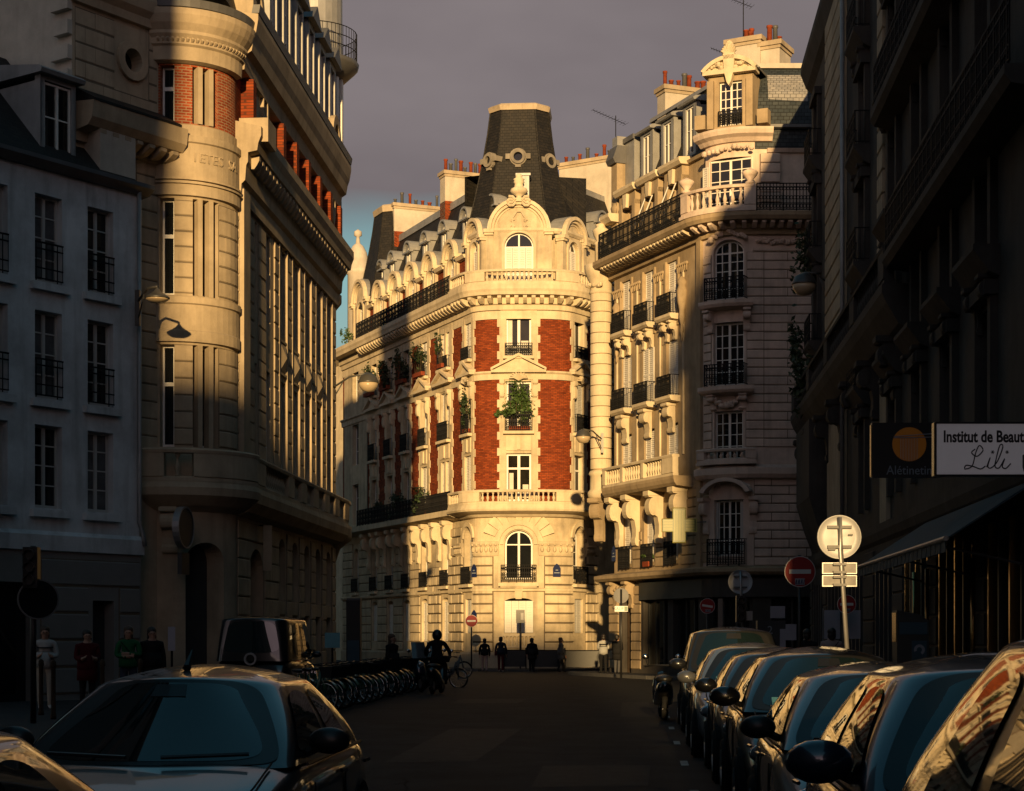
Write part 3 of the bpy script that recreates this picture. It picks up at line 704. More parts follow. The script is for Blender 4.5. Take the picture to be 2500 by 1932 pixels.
# pediments and flanking scrolls on the third floor
for i, (uc, hw, ww) in enumerate(colm[1:-1]):
    G = FT.loc(uc); e = hw + .42 if uc == 0 else hw + .25; zz = 15.5; rs = .78 if uc == 0 else .62
    ped = MB().prism(G, [(uc - e, zz + .1), (uc + e, zz + .1), (uc, zz + rs)], .05, .22); ped.fbox(G, uc - e - .06, uc + e + .06, .04, .36, zz - .02, zz + .12)
    for s in (-1, 1): ped.prism(G, [(uc + s * (e + .08), zz + .1), (uc + s * (e + .08), zz + .22), (uc, zz + rs + .2), (uc, zz + rs + .04)], .04, .4)
    ped = ped.build('pediment', SS, T)
    if uc > -4:
        sh = MB()
        for k in range(9): a = R(15 + k * 150 / 8); sh.tube([G.P(uc, .2, 15.08), G.P(uc + .24 * cos(a), .3, 15.16 + .2 * sin(a)), G.P(uc + .5 * cos(a), .24, 15.1 + .42 * sin(a))], [.03, .06, .05], 5)
        sh.build('shell_ornament', SS, ped)
    for s in (-1, 1): console(T, FT, uc + s * (ww / 2 + .2 if i != 4 else .84), .2, 13.2, 15.12, .3)
# main cornice, modillions, fifth floor balcony
MB().sweep(FT, -25, 12, [(-.01, 18.72), (.14, 18.76), (.18, 19.0), (.28, 19.05), (.3, 19.4), (.8, 19.44), (.84, 19.6), (.9, 19.72), (.9, 19.94), (-.4, 19.97), (-.4, 18.72)]).build('cornice', SS, T)
modillions(T, FT, -4.1, 5.6, .42, .2, .28, .76, 19.06, 19.4); modillions(T, FT, -20.2, -4.3, .45, .2, .28, .74, 19.06, 19.4)
bal5 = MB().sweep(FT, -4.05, 8, [(.45, 19.95), (.86, 19.95), (.86, 20.03), (.45, 20.03)]).build('balcony', SS, T)
balustrade(bal5, FT, -4.0, 7, 20.03, 20.76, .66, SS, solids=[(-4.0, -3.85), (-2.35, -1.55), (1.75, 2.7), (4.5, 4.9)], sp=.22)
for a, b in ((-7.6, -4.1), (-10.9, -7.6), (-14, -10.9), (-17, -14), (-20.1, -17)): railing(T, FT, a, b, 19.97, 20.95, .72, 0, .13)
# attic storey: arched stone gables on the three tower faces
def gable(uc, hw, rad, ww, ztop, d=-.32, zs=23.0, z0=19.95, shut=True, name='gable'):
    G = FT.loc(uc); g = MB(); wr = ww / 2
    wall(g, G, uc - hw, uc + hw, z0, zs, [(uc - wr, uc + wr, z0 + .05, ztop, wr * .95, .3)], d)
    g.prism(G, [(uc + rad * cos(pi * k / 16), zs + rad * sin(pi * k / 16)) for k in range(17)], d - .3, d)
    for s in (-1, 1):
        e = .34 * (hw / 1.55)
        a, b = sorted((uc + s * hw, uc + s * (hw - e))); g.fbox(G, a, b, d - .3, d + .1, z0, zs - .16)
    o = g.build(name, ST, T)
    MB().ring(G, uc, zs, rad + .08, rad - .1, d - .02, d + .26, n=18).ring(G, uc, zs, rad - .11, rad - .24, d - .01, d + .14, n=18).ring(G, uc, zs, rad - .3, rad - .36, d - .008, d + .06, n=18).build('arch_moulding', SS, o)
    MB().ring(G, uc, ztop - wr * .95, wr + .14, wr + .01, d - .02, d + .08, n=14, ez=.95).fbox(G, uc - wr - .14, uc - wr - .01, d - .02, d + .08, z0, ztop - wr * .95).fbox(G, uc + wr + .01, uc + wr + .14, d - .02, d + .08, z0, ztop - wr * .95).build('window_surround', SS, o)
    for s in (-1, 1):
        mb = MB(); a, b = sorted((uc + s * (hw - .38 * hw / 1.55), uc + s * (hw + .12))); mb.fbox(G, a, b, d - .3, d + .3, zs - .16, zs + .02); mb.fbox(G, a + .03, b - .03, d - .29, d + .22, zs - .28, zs - .155)
        mb.build('impost', SS, o)
    r = MB(); r.ring(G, uc, zs, rad + .12, rad + .02, d - 1.9, d + .0, n=14); r.build('barrel_roof', 'zinc', o)
    window(o, G, uc - wr, uc + wr, z0 + .05, ztop, d - .22, wr * .95, 2, 1, flat=True)
    if shut: shutter(o, G, uc - wr + .05, uc + wr - .05, z0 + .08, ztop - wr * .95 - .03, d - .15, 2 if wr < .6 else 4)
    return o
wall(MB(), FT, -4.3, 9, 19.9, 23.05, (), -.75).build('attic_wall', ST, T)
g0 = gable(0, 1.72, 1.55, 1.5, 22.85)
gable(3.68, 1.2, 1.08, 1.0, 22.6, -.35, 22.75); gable(-3.2, 1.15, 1.02, .95, 22.6, -.35, 22.75)
MB().sweep(FT, -4.3, 8, [(-.8, 22.85), (-.3, 22.85), (-.2, 22.98), (-.2, 23.1), (-.8, 23.14)]).build('attic_cornice', SS, T)
for s in (-1, 1):      # carved scrolls in the tympanum
    for zc, rr in ((22.98, .12), (23.32, .1)):
        MB().tube([F0.P(s * (.34 + .0) + rr * (1 - k * .06) * cos(k * .7), -.26, zc + .18 + rr * (1 - k * .06) * sin(k * .7)) for k in range(13)], .035, 5).build('scroll', SS, g0)
MB().tube([F0.P(-.3, -.26, 23.1), F0.P(-.34, -.24, 23.6), F0.P(-.12, -.24, 23.95), F0.P(.12, -.24, 23.95), F0.P(.34, -.24, 23.6), F0.P(.3, -.26, 23.1)], .045, 5).build('cartouche', SS, g0)
for s in (-1, 1):
    MB().tube([F0.P(s * .42 + s * (.3 - k * .019) * cos(k * .75 + 1.2), -.05, 24.42 + (.3 - k * .019) * sin(k * .75 + 1.2)) for k in range(15)], .075, 6).build('scroll', SS, g0)
um = MB(); c0 = F0.P(0, -.35, 24.5)
um.lathe(c0, [(r_ * .85, z_ * .82) for r_, z_ in [(.3, 0), (.34, .12), (.2, .2), (.16, .3), (.42, .45), (.55, .62), (.5, .78), (.3, .88), (.26, 1.1), (.34, 1.2), (.3, 1.32), (.36, 1.4), (.2, 1.5), (.22, 1.65), (.1, 1.75), (0, 1.78)]], 14)
um.build('urn', SS, g0, True)
# chamfered slate dome
def dome(c, rz, hb, cb, ht, ct, z0, z1, zc, oculi, name='dome'):
    mb = MB()
    def ring_(h, ch, z, grow=0):
        h += grow; p = [(-h + ch, -h), (h - ch, -h), (h, -h + ch), (h, h - ch), (h - ch, h), (-h + ch, h), (-h, h - ch), (-h, -h + ch)]
        a = R(rz); return [(c[0] + x * cos(a) - y * sin(a), c[1] + x * sin(a) + y * cos(a), z) for x, y in p]
    n = 6; lev = []
    for k in range(n + 1):
        f = k / n; e = (1 - f) ** 1.25; lev.append(ring_(ht + (hb - ht) * e, ct + (cb - ct) * e, z0 + (z1 - z0) * f))
    L_ = math.hypot(z1 - z0, hb - ht)
    for i in range(8):
        j = (i + 1) % 8
        for k in range(n):
            q = []
            for kk, ii in ((k, i), (k, j), (k + 1, j), (k + 1, i)):
                p = lev[kk][ii]; w_ = math.dist(lev[kk][i], lev[kk][j]); q.append(mb.pt(p, ((-.5 if ii == i else .5) * w_ + i * 7.3, L_ * kk / n)))
            mb.face(*q)
    o = mb.build(name, 'slate', T)
    cp = MB(); a = ring_(ht, ct, z1 - .05, .06); b = ring_(ht, ct, zc - .1, .12); d_ = ring_(ht, ct, zc, .02)
    ia, ib, ic = [[cp.pt(p) for p in q] for q in (a, b, d_)]
    for q, r in ((ia, ib), (ib, ic)):
        for i in range(8): cp.face(q[i], q[(i + 1) % 8], r[(i + 1) % 8], r[i])
    cp.face(*ic); cp.face(*reversed(ia)); cp.build('dome_cap', 'stone_tan', o)
    for k in range(8):    # lead hips
        cp = MB(); cp.tube([lev[i][k] for i in range(n + 1)], .05, 5); cp.build('hip', 'slate', o)
    return o
dm = dome((0.45, 97.6), -4, 2.85, 1.2, 1.55, .66, 22.9, 29.9, 30.2, ())
def oculus(par, c, phi, r, tilt):
    G = Flat((c[0], c[1]), phi); z = c[2]
    mb = MB(); mb.ring(G, 0, z, r, r * .62, -.5, .22, 0, 360, 18); mb.ring(G, 0, z, r * 1.22, r * 1.03, -.5, .12, 0, 360, 18)
    for s in (-1, 1): mb.fbox(G, min(s * r * 1.15, s * r * 1.75), max(s * r * 1.15, s * r * 1.75), -.5, .18, z - .12, z + .16)
    mb.fbox(G, -r * .4, r * .4, -.5, .16, z - r * 1.45, z - r * 1.18)
    o = mb.build('oculus', 'stone_dome', par); MB().ring(G, 0, z, r * .62, .01, -.4, .02, 0, 360, 16).build('pane', 'glass', o); return o
oculus(dm, (.33, 95.62, 27.2), -4, .38, 0); oculus(dm, (1.96, 96.2, 27.1), 41, .36, 0); oculus(dm, (-1.16, 95.98, 27.1), -49, .36, 0)
hb_ = MB(); hb_.box((.62, 95.0, 25.2), (.62, 1.0, 1.5), -4); hb_.box((.62, 95.0, 26.0), (.78, 1.15, .12), -4); hb_.build('roof_hatch', 'zinc', dm)
dome((FT.P(PV + .6, -2.6, 0)[0], FT.P(PV + .6, -2.6, 0)[1]), -67, 2.3, .8, 1.3, .5, 22.4, 28.2, 28.6, (), 'pavilion_roof')
gable(PV, 1.5, 1.25, 1.1, 22.7, -.3, 22.8, shut=False)
# arched dormers of the wing with brick between
for i, b_ in enumerate(BAYS): gable(b_, 1.0, .9, .9, 22.35, -.35, 22.45, name='arched_dormer', shut=i < 3)
ed = [-25, PV - 1.5, PV + 1.5]
for b_ in reversed(BAYS): ed += [b_ - 1.0, b_ + 1.0]
ed += [-4.35]
ed = ed[2:]
for a, b in zip(ed[::2], ed[1::2]):
    wall(MB(), FT, a, b, 19.9, 22.2, (), -.42).build('brick_wall', 'brick', T)
    MB().sweep(FT, a + .02, b - .02, [(-.6, 22.0), (-.2, 22.02), (-.1, 22.2), (-.6, 22.25)]).build('dormer_cornice', SS, T)
MB().sweep(FT, -24.5, -2.6, [(-.62, 22.2), (-.62, 22.35), (-2.1, 26.2), (-2.2, 26.3), (-7, 26.7), (-7, 22.2)]).build('mansard_roof', 'slate', T)
MB().sweep(FT, 2.4, 13, [(-.85, 22.9), (-2.3, 26.6), (-7, 26.9), (-7, 22.9)]).build('mansard_roof', 'slate', T)
for a, b, dd in ((-24.5, -2.6, -2.15), (2.4, 13, -2.3)): MB().sweep(FT, a, b, [(dd - .18, 26.2), (dd + .12, 26.2), (dd + .1, 26.62), (dd - .2, 26.75)]).build('ridge_flashing', 'zinc', T)
def lucarne(F, par, u, z0, z1, d, hw, back=1.6, round_=True, m='zinc', glass='glass', name='roof_dormer', ww=None):
    G = F.loc(u); mb = MB(); ww = ww or hw * .62; zs = z1 - (hw if round_ else .25)
    op = (u - ww, u + ww, z0 + .15, zs + (ww * .7 if round_ else -.02), ww * .7 if round_ else 0, .15)
    wall(mb, G, u - hw, u + hw, z0, zs + (0 if not round_ else .02), [(op[0], op[1], op[2], zs)], d, .15)
    for s in (-1, 1): mb.fbox(G, min(u + s * hw, u + s * (hw - .06)), max(u + s * hw, u + s * (hw - .06)), d - back, d, z0, zs)
    if round_:
        mb.ring(G, u, zs, hw, ww, d - .12, d + .001, n=12)
    else: mb.fbox(G, u - hw, u + hw, d - .2, d + .002, zs, zs + .12)
    o = mb.build(name, m, par)
    r = MB()
    if round_: r.ring(G, u, zs, hw + .12, hw + .01, d - back, d + .16, n=12); r.fbox(G, u - hw - .14, u + hw + .14, d - .05, d + .18, zs - .1, zs - .002)
    else: r.sweep(G, u - hw - .14, u + hw + .14, [(d - back, zs + .13), (d + .18, zs + .13), (d + .22, zs + .22), (d + .1, zs + .3), (d - back, zs + .62)])
    r.build('dormer_roof', m, o)
    window(o, G, u - ww, u + ww, z0 + .15, zs + (ww * .95 if round_ else -.02), d - .1, ww * .95 if round_ else 0, 2, 2, flat=True, bw=.05, glass=glass)
    return o
for b_ in BAYS + [-3.4]: lucarne(FT, T, b_ + .35, 23.35 if b_ != -3.4 else 24.0, 25.1, -1.02 if b_ != -3.4 else -1.3, .52)
lucarne(FT, T, 7.2, 22.9, 24.9, -.7, .55); lucarne(FT, T, PV + 2.2, 22.8, 24.9, -.9, .5)
def chimney(par, F, ua, ub, d0, d1, z0, z1, npots, brick=None, m='plaster_cream', seed=1, capm='terracotta'):
    rnd = random.Random(seed); mb = MB().fbox(F, ua, ub, d0, d1, z0, z1 - .2); o = mb.build('chimney', m, par)
    MB().fbox(F, ua - .12, ub + .12, d0 - .12, d1 + .12, z1 - .2, z1).fbox(F, ua - .05, ub + .05, d0 - .05, d1 + .05, z1 - .34, z1 - .2).build('chimney_cap', 'stone_tan', o)
    if brick: MB().fbox(F, ua - .02, ub + .02, d0 + brick[0], d1 - brick[1], z0, z1 - 1.75).build('chimney_base', 'brick', o)
    for k in range(npots):
        f = (k + .5) / npots; h = rnd.choice((.35, .42, .5, .72, .8)); r = rnd.uniform(.1, .15)
        if abs(d1 - d0) > abs(ub - ua): p = F.P((ua + ub) / 2 + rnd.uniform(-.15, .15), d0 + (d1 - d0) * f, z1)
        else: p = F.P(ua + (ub - ua) * f, (d0 + d1) / 2 + rnd.uniform(-.15, .15), z1)
        mb = MB().lathe(p, [(r * .85, -.02), (r * .8, h * .85), (r * 1.02, h * .88), (r * 1.02, h), (r * .75, h)], 9); mb.build('chimney_pot', capm if rnd.random() < .8 else 'zinc_dark', o, True)
    return o
GL = Flat(FT.P(-3, 0, 0)[:2], -67, -3)
chimney(T, GL, -12.1, -11.3, -4.6, -1.75, 23, 28.5, 9, brick=(1.2, 0), seed=3)
chimney(T, GL, -20.9, -20.1, -5.4, -1.75, 23, 28.6, 8, brick=(1.5, .0), seed=5)
GRr = Flat(FT.P(4, 0, 0)[:2], 57, 4)
chimney(T, GRr, 10.2, 11.0, -5.2, -1.3, 24, 28.9, 8, seed=8)
# right flank: small stone balconies seen edge-on beside the pharmacy building
for z in (12.3, 16.2):
    MB().fbox(FT, 4.7, 6.2, 0, .55, z - .22, z).build('balcony', SS, T); console(T, FT, 5.3, .3, z - 1.1, z - .22, .45); railing(T, FT, 4.7, 6.2, z, z + .9, .5, .45, .11)
# solid core so that no light leaks through the attic
core = MB(); pts = [FT.P(u, -.95, 0) for u in (-24.5, -12, -3, -2, -1, 0, 1, 2, 3, 5, 12)]; back = [(14, 118), (-2, 122)]
poly = [(p[0], p[1]) for p in pts] + back
a = [core.pt((x, y, 0)) for x, y in poly]; b = [core.pt((x, y, 22.7)) for x, y in poly]; core.face(*b); core.face(*reversed(a))
for i in range(len(poly)): j = (i + 1) % len(poly); core.face(a[i], a[j], b[j], b[i])
core.build('rear_wall', 'rear_wall', T)
# ================================================================== PHARMACY BUILDING (stone, rounded corner)
P = empty('pharmacy_building', (8, 76, 0), 'pale stone apartment building with rounded corner bay, zinc dormers and pharmacy below', 'building')
FP = Path((4.66, 82.0), [(-1, -68.3), (8.4, -68.3), (10.8, 0), (18, 1)])
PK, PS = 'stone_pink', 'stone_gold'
PC = [1.3, 3.6, 5.85]
UB = 9.9                                                 # centre of the rounded bay
pops = []
for u in PC: pops += [(u - .52, u + .52, 5.0, 7.3), (u - .52, u + .52, 8.7, 10.8), (u - .52, u + .52, 11.95, 14.35), (u - .52, u + .52, 15.4, 17.7)]
bops = [(UB - .62, UB + .62, 5.0, 7.3), (UB - .62, UB + .62, 8.9, 10.9), (UB - .66, UB + .66, 11.9, 14.5), (UB - .66, UB + .66, 15.4, 17.85, .5)]
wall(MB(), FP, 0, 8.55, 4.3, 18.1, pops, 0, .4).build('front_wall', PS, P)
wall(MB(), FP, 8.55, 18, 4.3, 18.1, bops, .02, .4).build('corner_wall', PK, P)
MB().sweep(FP, 8.3, 8.62, [(0, 4.4), (.0, 18.0), (.16, 18.0), (.16, 4.4)]).build('pilaster', PS, P)
# courses of cut stone on the bay and the right flank
bo = [(o[0] - .1, o[1] + .1, o[2] - .45, o[3] + .35) for o in bops]
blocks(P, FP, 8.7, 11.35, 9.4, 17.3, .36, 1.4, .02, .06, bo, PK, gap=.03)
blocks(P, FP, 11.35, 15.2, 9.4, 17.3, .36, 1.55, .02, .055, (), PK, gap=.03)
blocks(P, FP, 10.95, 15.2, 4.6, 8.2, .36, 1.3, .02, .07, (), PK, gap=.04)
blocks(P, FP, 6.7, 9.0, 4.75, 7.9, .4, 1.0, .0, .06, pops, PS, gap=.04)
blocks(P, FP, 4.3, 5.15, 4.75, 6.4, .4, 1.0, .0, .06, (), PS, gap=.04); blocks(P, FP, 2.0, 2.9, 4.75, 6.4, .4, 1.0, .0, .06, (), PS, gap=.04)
# smooth panels with raised strips between the window columns
for u in (.35, 2.45, 4.72, 6.9): MB().fbox(FP, u - .04, u + .04, 0, .07, 9.4, 17.4).build('vertical_strip', SS, P)
for u in (1.3 + 1.15, 3.6 + 1.13):
    for za, zb in ((11.9, 14.3), (15.3, 16.9)):
        mb = MB()
        for a, b, c, d in ((u + .1, u + .55, za, za + .04), (u + .1, u + .55, zb - .04, zb), (u + .1, u + .14, za + .04, zb - .04), (u + .51, u + .55, za + .04, zb - .04)): mb.fbox(FP, a, b, 0, .03, c, d)
        mb.build('panel_moulding', PS, P)
for i, u in enumerate(PC):
    for za, zb in ((15.4, 17.7), (11.95, 14.35)):
        shutter(P, FP, u - .52, u + .52, za + .02, zb - .03, -.12 if (i, za) != (1, 11.95) else .0, 2)
        MB().sweep(FP, u - .72, u + .72, [(0, za - .3), (.42, za - .26), (.5, za - .16), (.5, za - .04), (0, za - .04)]).build('balcony', SS, P)
        railing(P, FP, u - .64, u + .64, za - .04, za + .86, .44, .42, .1)
        if za > 15:
            for s in (-.36, .36): console(P, FP, u + s, .2, za - 1.1, za - .3, .42)
        else: console(P, FP, u, .5, za - 1.55, za - .3, .42)
    shutter(P, FP, u - .52, u + .52, 8.75, 10.7, -.12, 2); shutter(P, FP, u - .52, u + .52, 5.02, 7.2, -.2, 2)
    railing(P, FP, u - .56, u + .56, 4.75, 5.8, .14, .12, .1)
    mb = MB().fbox(FP, u - .66, u - .53, 0, .08, 14.9, 17.75).fbox(FP, u + .53, u + .66, 0, .08, 14.9, 17.75)
    mb.build('window_jambs', PS, P)
for u in (.5, 2.35, 4.65, 6.95):       # carved drops and frieze of small scrolls beneath the cornice
    if u in (.5, 6.95):
        mb = MB(); mb.lathe(FP.P(u, .12, 15.2), [(0, -1.1), (.05, -1.0), (.04, -.8), (.09, -.65), (.06, -.4), (.14, -.1), (.12, .2), (.2, .55), (.24, 1.0), (.16, 1.25), (.22, 1.4), (.1, 1.6), (0, 1.65)], 8); mb.build('carved_drop', PS, P, True)
    w_ = .5 if u == 6.95 else .42
    for k in range(6): 
        g = MB(); p = FP.P(u - w_ + .17 * k, .08, 17.35); g.ball(p, .085, 7, 5, (1, 1, 1)); g.tube([p, (p[0], p[1], p[2] - .3)], [.05, .02], 5); g.build('frieze_bud', PS, P)
# rounded bay windows
MB().sweep(FP, UB - .95, UB + .95, [(0.02, 14.98), (.5, 15.06), (.58, 15.18), (.58, 15.32), (0.02, 15.32)]).build('balcony', PK, P)
MB().sweep(FP, UB - .98, UB + .98, [(0.02, 11.5), (.5, 11.6), (.58, 11.7), (.58, 11.86), (0.02, 11.86)]).build('balcony', PK, P)
for u in (-.75, .75): console(P, FP, UB + u, .26, 14.1, 15.0, .45, PK); console(P, FP, UB + u * .8, .3, 10.95, 11.55, .4, PK)
railing(P, FP, UB - .85, UB + .85, 15.32, 16.25, .5, .45, .11); railing(P, FP, UB - .85, UB + .85, 11.86, 12.75, .5, .45, .11)
railing(P, FP, UB - .8, UB + .8, 4.6, 5.7, .3, .28, .11)
window(P, FP, UB - .64, UB + .64, 15.42, 17.83, -.28, .5, 4, 5, bw=.07); window(P, FP, UB - .64, UB + .64, 11.92, 14.48, -.28, 0, 4, 5, bw=.07)
window(P, FP, UB - .6, UB + .6, 8.92, 10.88, -.28, 0, 4, 4, bw=.07); window(P, FP, UB - .5, UB + .5, 5.02, 7.28, -.3, 0, 4, 4)
shutter(P, FP, UB - .62, UB - .5, 5.02, 7.2, -.15, 1, 'shutter_grey'); shutter(P, FP, UB + .5, UB + .62, 5.02, 7.2, -.15, 1, 'shutter_grey')
G = FP.loc(UB)
def garland(par, G, u0, u1, z, amp, dep, n, m, seed, name='carved_ornament'):
    rnd = random.Random(seed); mb = MB()
    for k in range(n):
        f = k / (n - 1); u = u0 + (u1 - u0) * f; zz = z + amp * (sin(pi * f) - .5) + rnd.uniform(-.07, .07); mb.ball(G.P(u, dep + rnd.uniform(-.03, .05), zz), rnd.uniform(.07, .15), 6, 4, (1, 1, rnd.uniform(.6, 1.1)))
    return mb.build(name, m, par)
garland(P, G, UB - .8, UB + .8, 18.0, .25, .1, 16, PK, 4); garland(P, G, UB - .75, UB + .75, 11.35, -.5, .15, 18, PK, 6); garland(P, G, UB - 1.0, UB + 1.0, 7.9, .35, .16, 20, PK, 8)
garland(P, FP, 11.1, 14.5, 17.72, .0, .08, 40, PK, 10)
MB().sweep(FP, 10.9, 18, [(.0, 17.32), (.1, 17.34), (.12, 17.45), (.0, 17.47)]).build('string_course', PK, P)
MB().ring(G, UB, 7.3, 1.15, .95, .0, .5, 20, 160, 10, ez=.75).build('curved_hood', PK, P)
for s in (-1, 1): console(P, FP, UB + s * 1.0, .3, 5.9, 7.4, .4, PK)
# first floor stone balcony on big brackets, with balusters
bp_ = MB().sweep(FP, .55, 7.7, [(0, 7.95), (.75, 8.02), (.85, 8.14), (.9, 8.3), (.9, 8.42), (0, 8.42)]).build('balcony', PS, P)
balustrade(bp_, FP, .6, 7.6, 8.42, 9.32, .74, SS, solids=[(.6, .9), (2.5, 2.75), (4.55, 4.8), (6.6, 7.6)], sp=.24)
MB().sweep(FP, 8.55, 18, [(.0, 8.1), (.3, 8.15), (.42, 8.3), (.42, 8.55), (.1, 8.7), (.0, 8.7)]).build('string_course', PK, P)
bq = MB().sweep(FP, 8.75, 11.0, [(.02, 8.7), (.5, 8.7), (.5, 8.8), (.02, 8.8)]).build('balcony', PK, P)
balustrade(bq, FP, 8.8, 10.95, 8.8, 9.35, .36, PK, solids=[(8.8, 9.15), (10.6, 10.95)], sp=.24)
for u in (.75, 2.45, 4.75, 7.05): console(P, FP, u, .42, 5.75, 8.0, .72, SS)
# ledge above the shops, shop fronts, corner door with scroll brackets
MB().sweep(FP, -.9, 18, [(-.1, 4.2), (.5, 4.24), (.62, 4.36), (.62, 4.5), (.0, 4.62), (-.1, 4.62)]).build('ledge', PS, P)
sops = [(.55, 1.75, .1, 3.6, .5, .5), (3.0, 5.4, .5, 3.3), (5.9, 8.2, .5, 3.3), (8.9, 10.9, .3, 3.3), (11.6, 14.4, .5, 3.3)]
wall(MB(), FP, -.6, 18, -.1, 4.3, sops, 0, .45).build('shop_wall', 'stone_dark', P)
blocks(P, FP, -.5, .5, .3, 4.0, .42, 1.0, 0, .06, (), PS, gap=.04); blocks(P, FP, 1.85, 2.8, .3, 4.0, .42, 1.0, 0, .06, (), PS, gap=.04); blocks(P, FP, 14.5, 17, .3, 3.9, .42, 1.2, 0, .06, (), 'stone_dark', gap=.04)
MB().fbox(FP, .6, 1.7, -.42, -.36, .1, 3.5).fbox(FP, .72, 1.1, -.36, -.32, .3, 1.5).fbox(FP, 1.2, 1.58, -.36, -.32, .3, 1.5).fbox(FP, .72, 1.1, -.36, -.32, 1.7, 3.0).fbox(FP, 1.2, 1.58, -.36, -.32, 1.7, 3.0).build('door', 'bark', P)
for u in (.35, 1.95): console(P, FP, u, .34, 3.0, 4.2, .5, PS)
garland(P, FP, .7, 1.6, 3.9, .1, .25, 9, PS, 12)
for o in sops[1:]:
    MB().fbox(FP, o[0] + .02, o[1] - .02, -.34, -.3, o[2], o[3]).build('shop_window', 'glass', P)
    mb = MB()
    for f in (0, .33, .67, 1): x = o[0] + .05 + (o[1] - o[0] - .1) * f; mb.fbox(FP, x - .04, x + .04, -.298, -.22, o[2], o[3])
    mb.build('shop_frame', 'shopfront', P)
MB().fbox(FP, 2.9, 14.5, .01, .16, 3.35, 4.1).build('shop_fascia', 'shopfront', P)
# main cornice, dentils, iron balcony, rounded balustrade
MB().sweep(FP, -.3, 18, [(-.02, 17.95), (.16, 18.0), (.2, 18.2), (.3, 18.24), (.3, 18.42), (.85, 18.46), (.95, 18.6), (.95, 18.76), (-.5, 18.78), (-.5, 17.95)]).build('cornice', PS, P)
modillions(P, FP, .1, 8.4, .33, .17, .3, .8, 18.22, 18.44, SS); modillions(P, FP, 8.6, 15, .36, .18, .3, .74, 18.2, 18.44, PK)
for a, b in ((.1, 2.2), (2.2, 4.3), (4.3, 6.4), (6.4, 8.3)): railing(P, FP, a, b, 18.78, 19.95, .82, 0, .115)
b3 = MB().sweep(FP, 8.35, 10.9, [(.2, 18.77), (.98, 18.77), (.98, 18.9), (.2, 18.9)]).build('balcony', PK, P)
balustrade(b3, FP, 8.4, 10.9, 18.9, 19.85, .78, PK, solids=[(8.4, 8.75), (10.55, 10.9)], sp=.23)
for u in (8.57, 10.72):
    MB().lathe(FP.P(u, .78, 19.85), [(.2, 0), (.2, .08), (.1, .14), (.26, .32), (.34, .46), (.28, .52), (.12, .6), (.0, .66)], 10).build('urn', PK, P, True)
railing(P, FP, 10.95, 16, 18.78, 19.9, .8, 0, .13, local=False)
# set-back fifth floor with hooded windows
aops = [(u - .5, u + .5, 18.85, 20.9) for u in PC]
wall(MB(), FP, 0, 8.6, 18.7, 21.7, aops, -.35, .3).build('attic_wall', PS, P)
wall(MB(), FP, 8.6, 18, 18.7, 21.9, [(UB - .95, UB + .95, 18.9, 21.2)], -.12, .35).build('attic_wall', PK, P)
for u in PC:
    mb = MB().fbox(FP, u - .82, u - .52, -.35, .0, 18.78, 21.2).fbox(FP, u + .52, u + .82, -.35, .0, 18.78, 21.2).fbox(FP, u - .82, u + .82, -.35, -.02, 21.0, 21.6)
    mb.build('window_surround', PS, P); MB().sweep(FP, u - 1.0, u + 1.0, [(-.4, 21.6), (.12, 21.6), (.22, 21.75), (.22, 21.88), (-.4, 21.95)]).build('hood', SS, P)
    MB().prism(FP.loc(u), [(u - .14, 20.95), (u + .14, 20.95), (u + .2, 21.55), (u - .2, 21.55)], -.03, .12).build('keystone', SS, P)
    shutter(P, FP, u - .5, u + .5, 18.86, 20.85, -.45, 2)
    if u > 2:
        for s in (-.42, .3): MB().tube([FP.P(u + s, .0, 20.95), FP.P(u + s + .1, .72, 19.3)], .025, 5).build('blind_arm', 'white_paint', P)
window(P, FP, UB - .93, UB + .93, 18.92, 21.18, -.4, 0, 4, 5, bw=.07)
shutter(P, FP, UB - 1.3, UB - .96, 18.95, 20.95, -.02, 1)
garland(P, G, UB - 1.0, UB + 1.0, 21.5, .08, .0, 12, PK, 14)
blocks(P, FP, 11.2, 12.0, 18.9, 21.3, .4, 1, -.12, .1, (), PK, gap=.03)
MB().sweep(FP, 8.4, 11.7, [(-.3, 21.75), (.0, 21.8), (.12, 21.95), (.3, 22.05), (.36, 22.2), (.36, 22.3), (-.3, 22.4)]).build('attic_cornice', PK, P)
MB().sweep(FP, -.1, 8.6, [(-.5, 21.6), (-.2, 21.62), (-.14, 21.74), (-.5, 21.8)]).build('attic_cornice', PS, P)
MB().sweep(FP, 11.5, 18, [(-.3, 21.3), (-.02, 21.35), (.06, 21.5), (-.3, 21.55)]).build('attic_cornice', PK, P)
# roofs
MB().sweep(FP, -.2, 9.2, [(-.45, 21.75), (-2.0, 25.4), (-2.1, 25.5), (-6, 25.9), (-6, 21.75)]).build('mansard_roof', 'slate', P)
MB().sweep(FP, -.2, 9.2, [(-2.25, 25.35), (-1.85, 25.35), (-1.9, 25.55), (-2.3, 25.7)]).build('ridge_flashing', 'zinc', P)
rd = MB(); pr = [(-.1, 21.5), (-.14, 22.3), (-.2, 22.42), (-.3, 23.0), (-.5, 23.9), (-.85, 24.7), (-1.3, 25.2), (-6, 25.6), (-6, 21.5)]
MB().sweep(FP, 11.0, 18, pr).build('dome_roof', 'slate_blue', P)
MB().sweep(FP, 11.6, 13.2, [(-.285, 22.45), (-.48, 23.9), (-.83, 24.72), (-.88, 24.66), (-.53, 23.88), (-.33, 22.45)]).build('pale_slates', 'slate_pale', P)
MB().sweep(FP, 11.0, 18, [(-.02, 22.3), (.1, 22.34), (.1, 22.46), (-.25, 22.48)]).build('gutter', 'zinc_dark', P)
MB().sweep(FP, 10.8, 18, [(-1.5, 25.1), (-1.1, 25.1), (-1.15, 25.32), (-1.5, 25.4)]).build('ridge_flashing', 'plaster_cream', P)
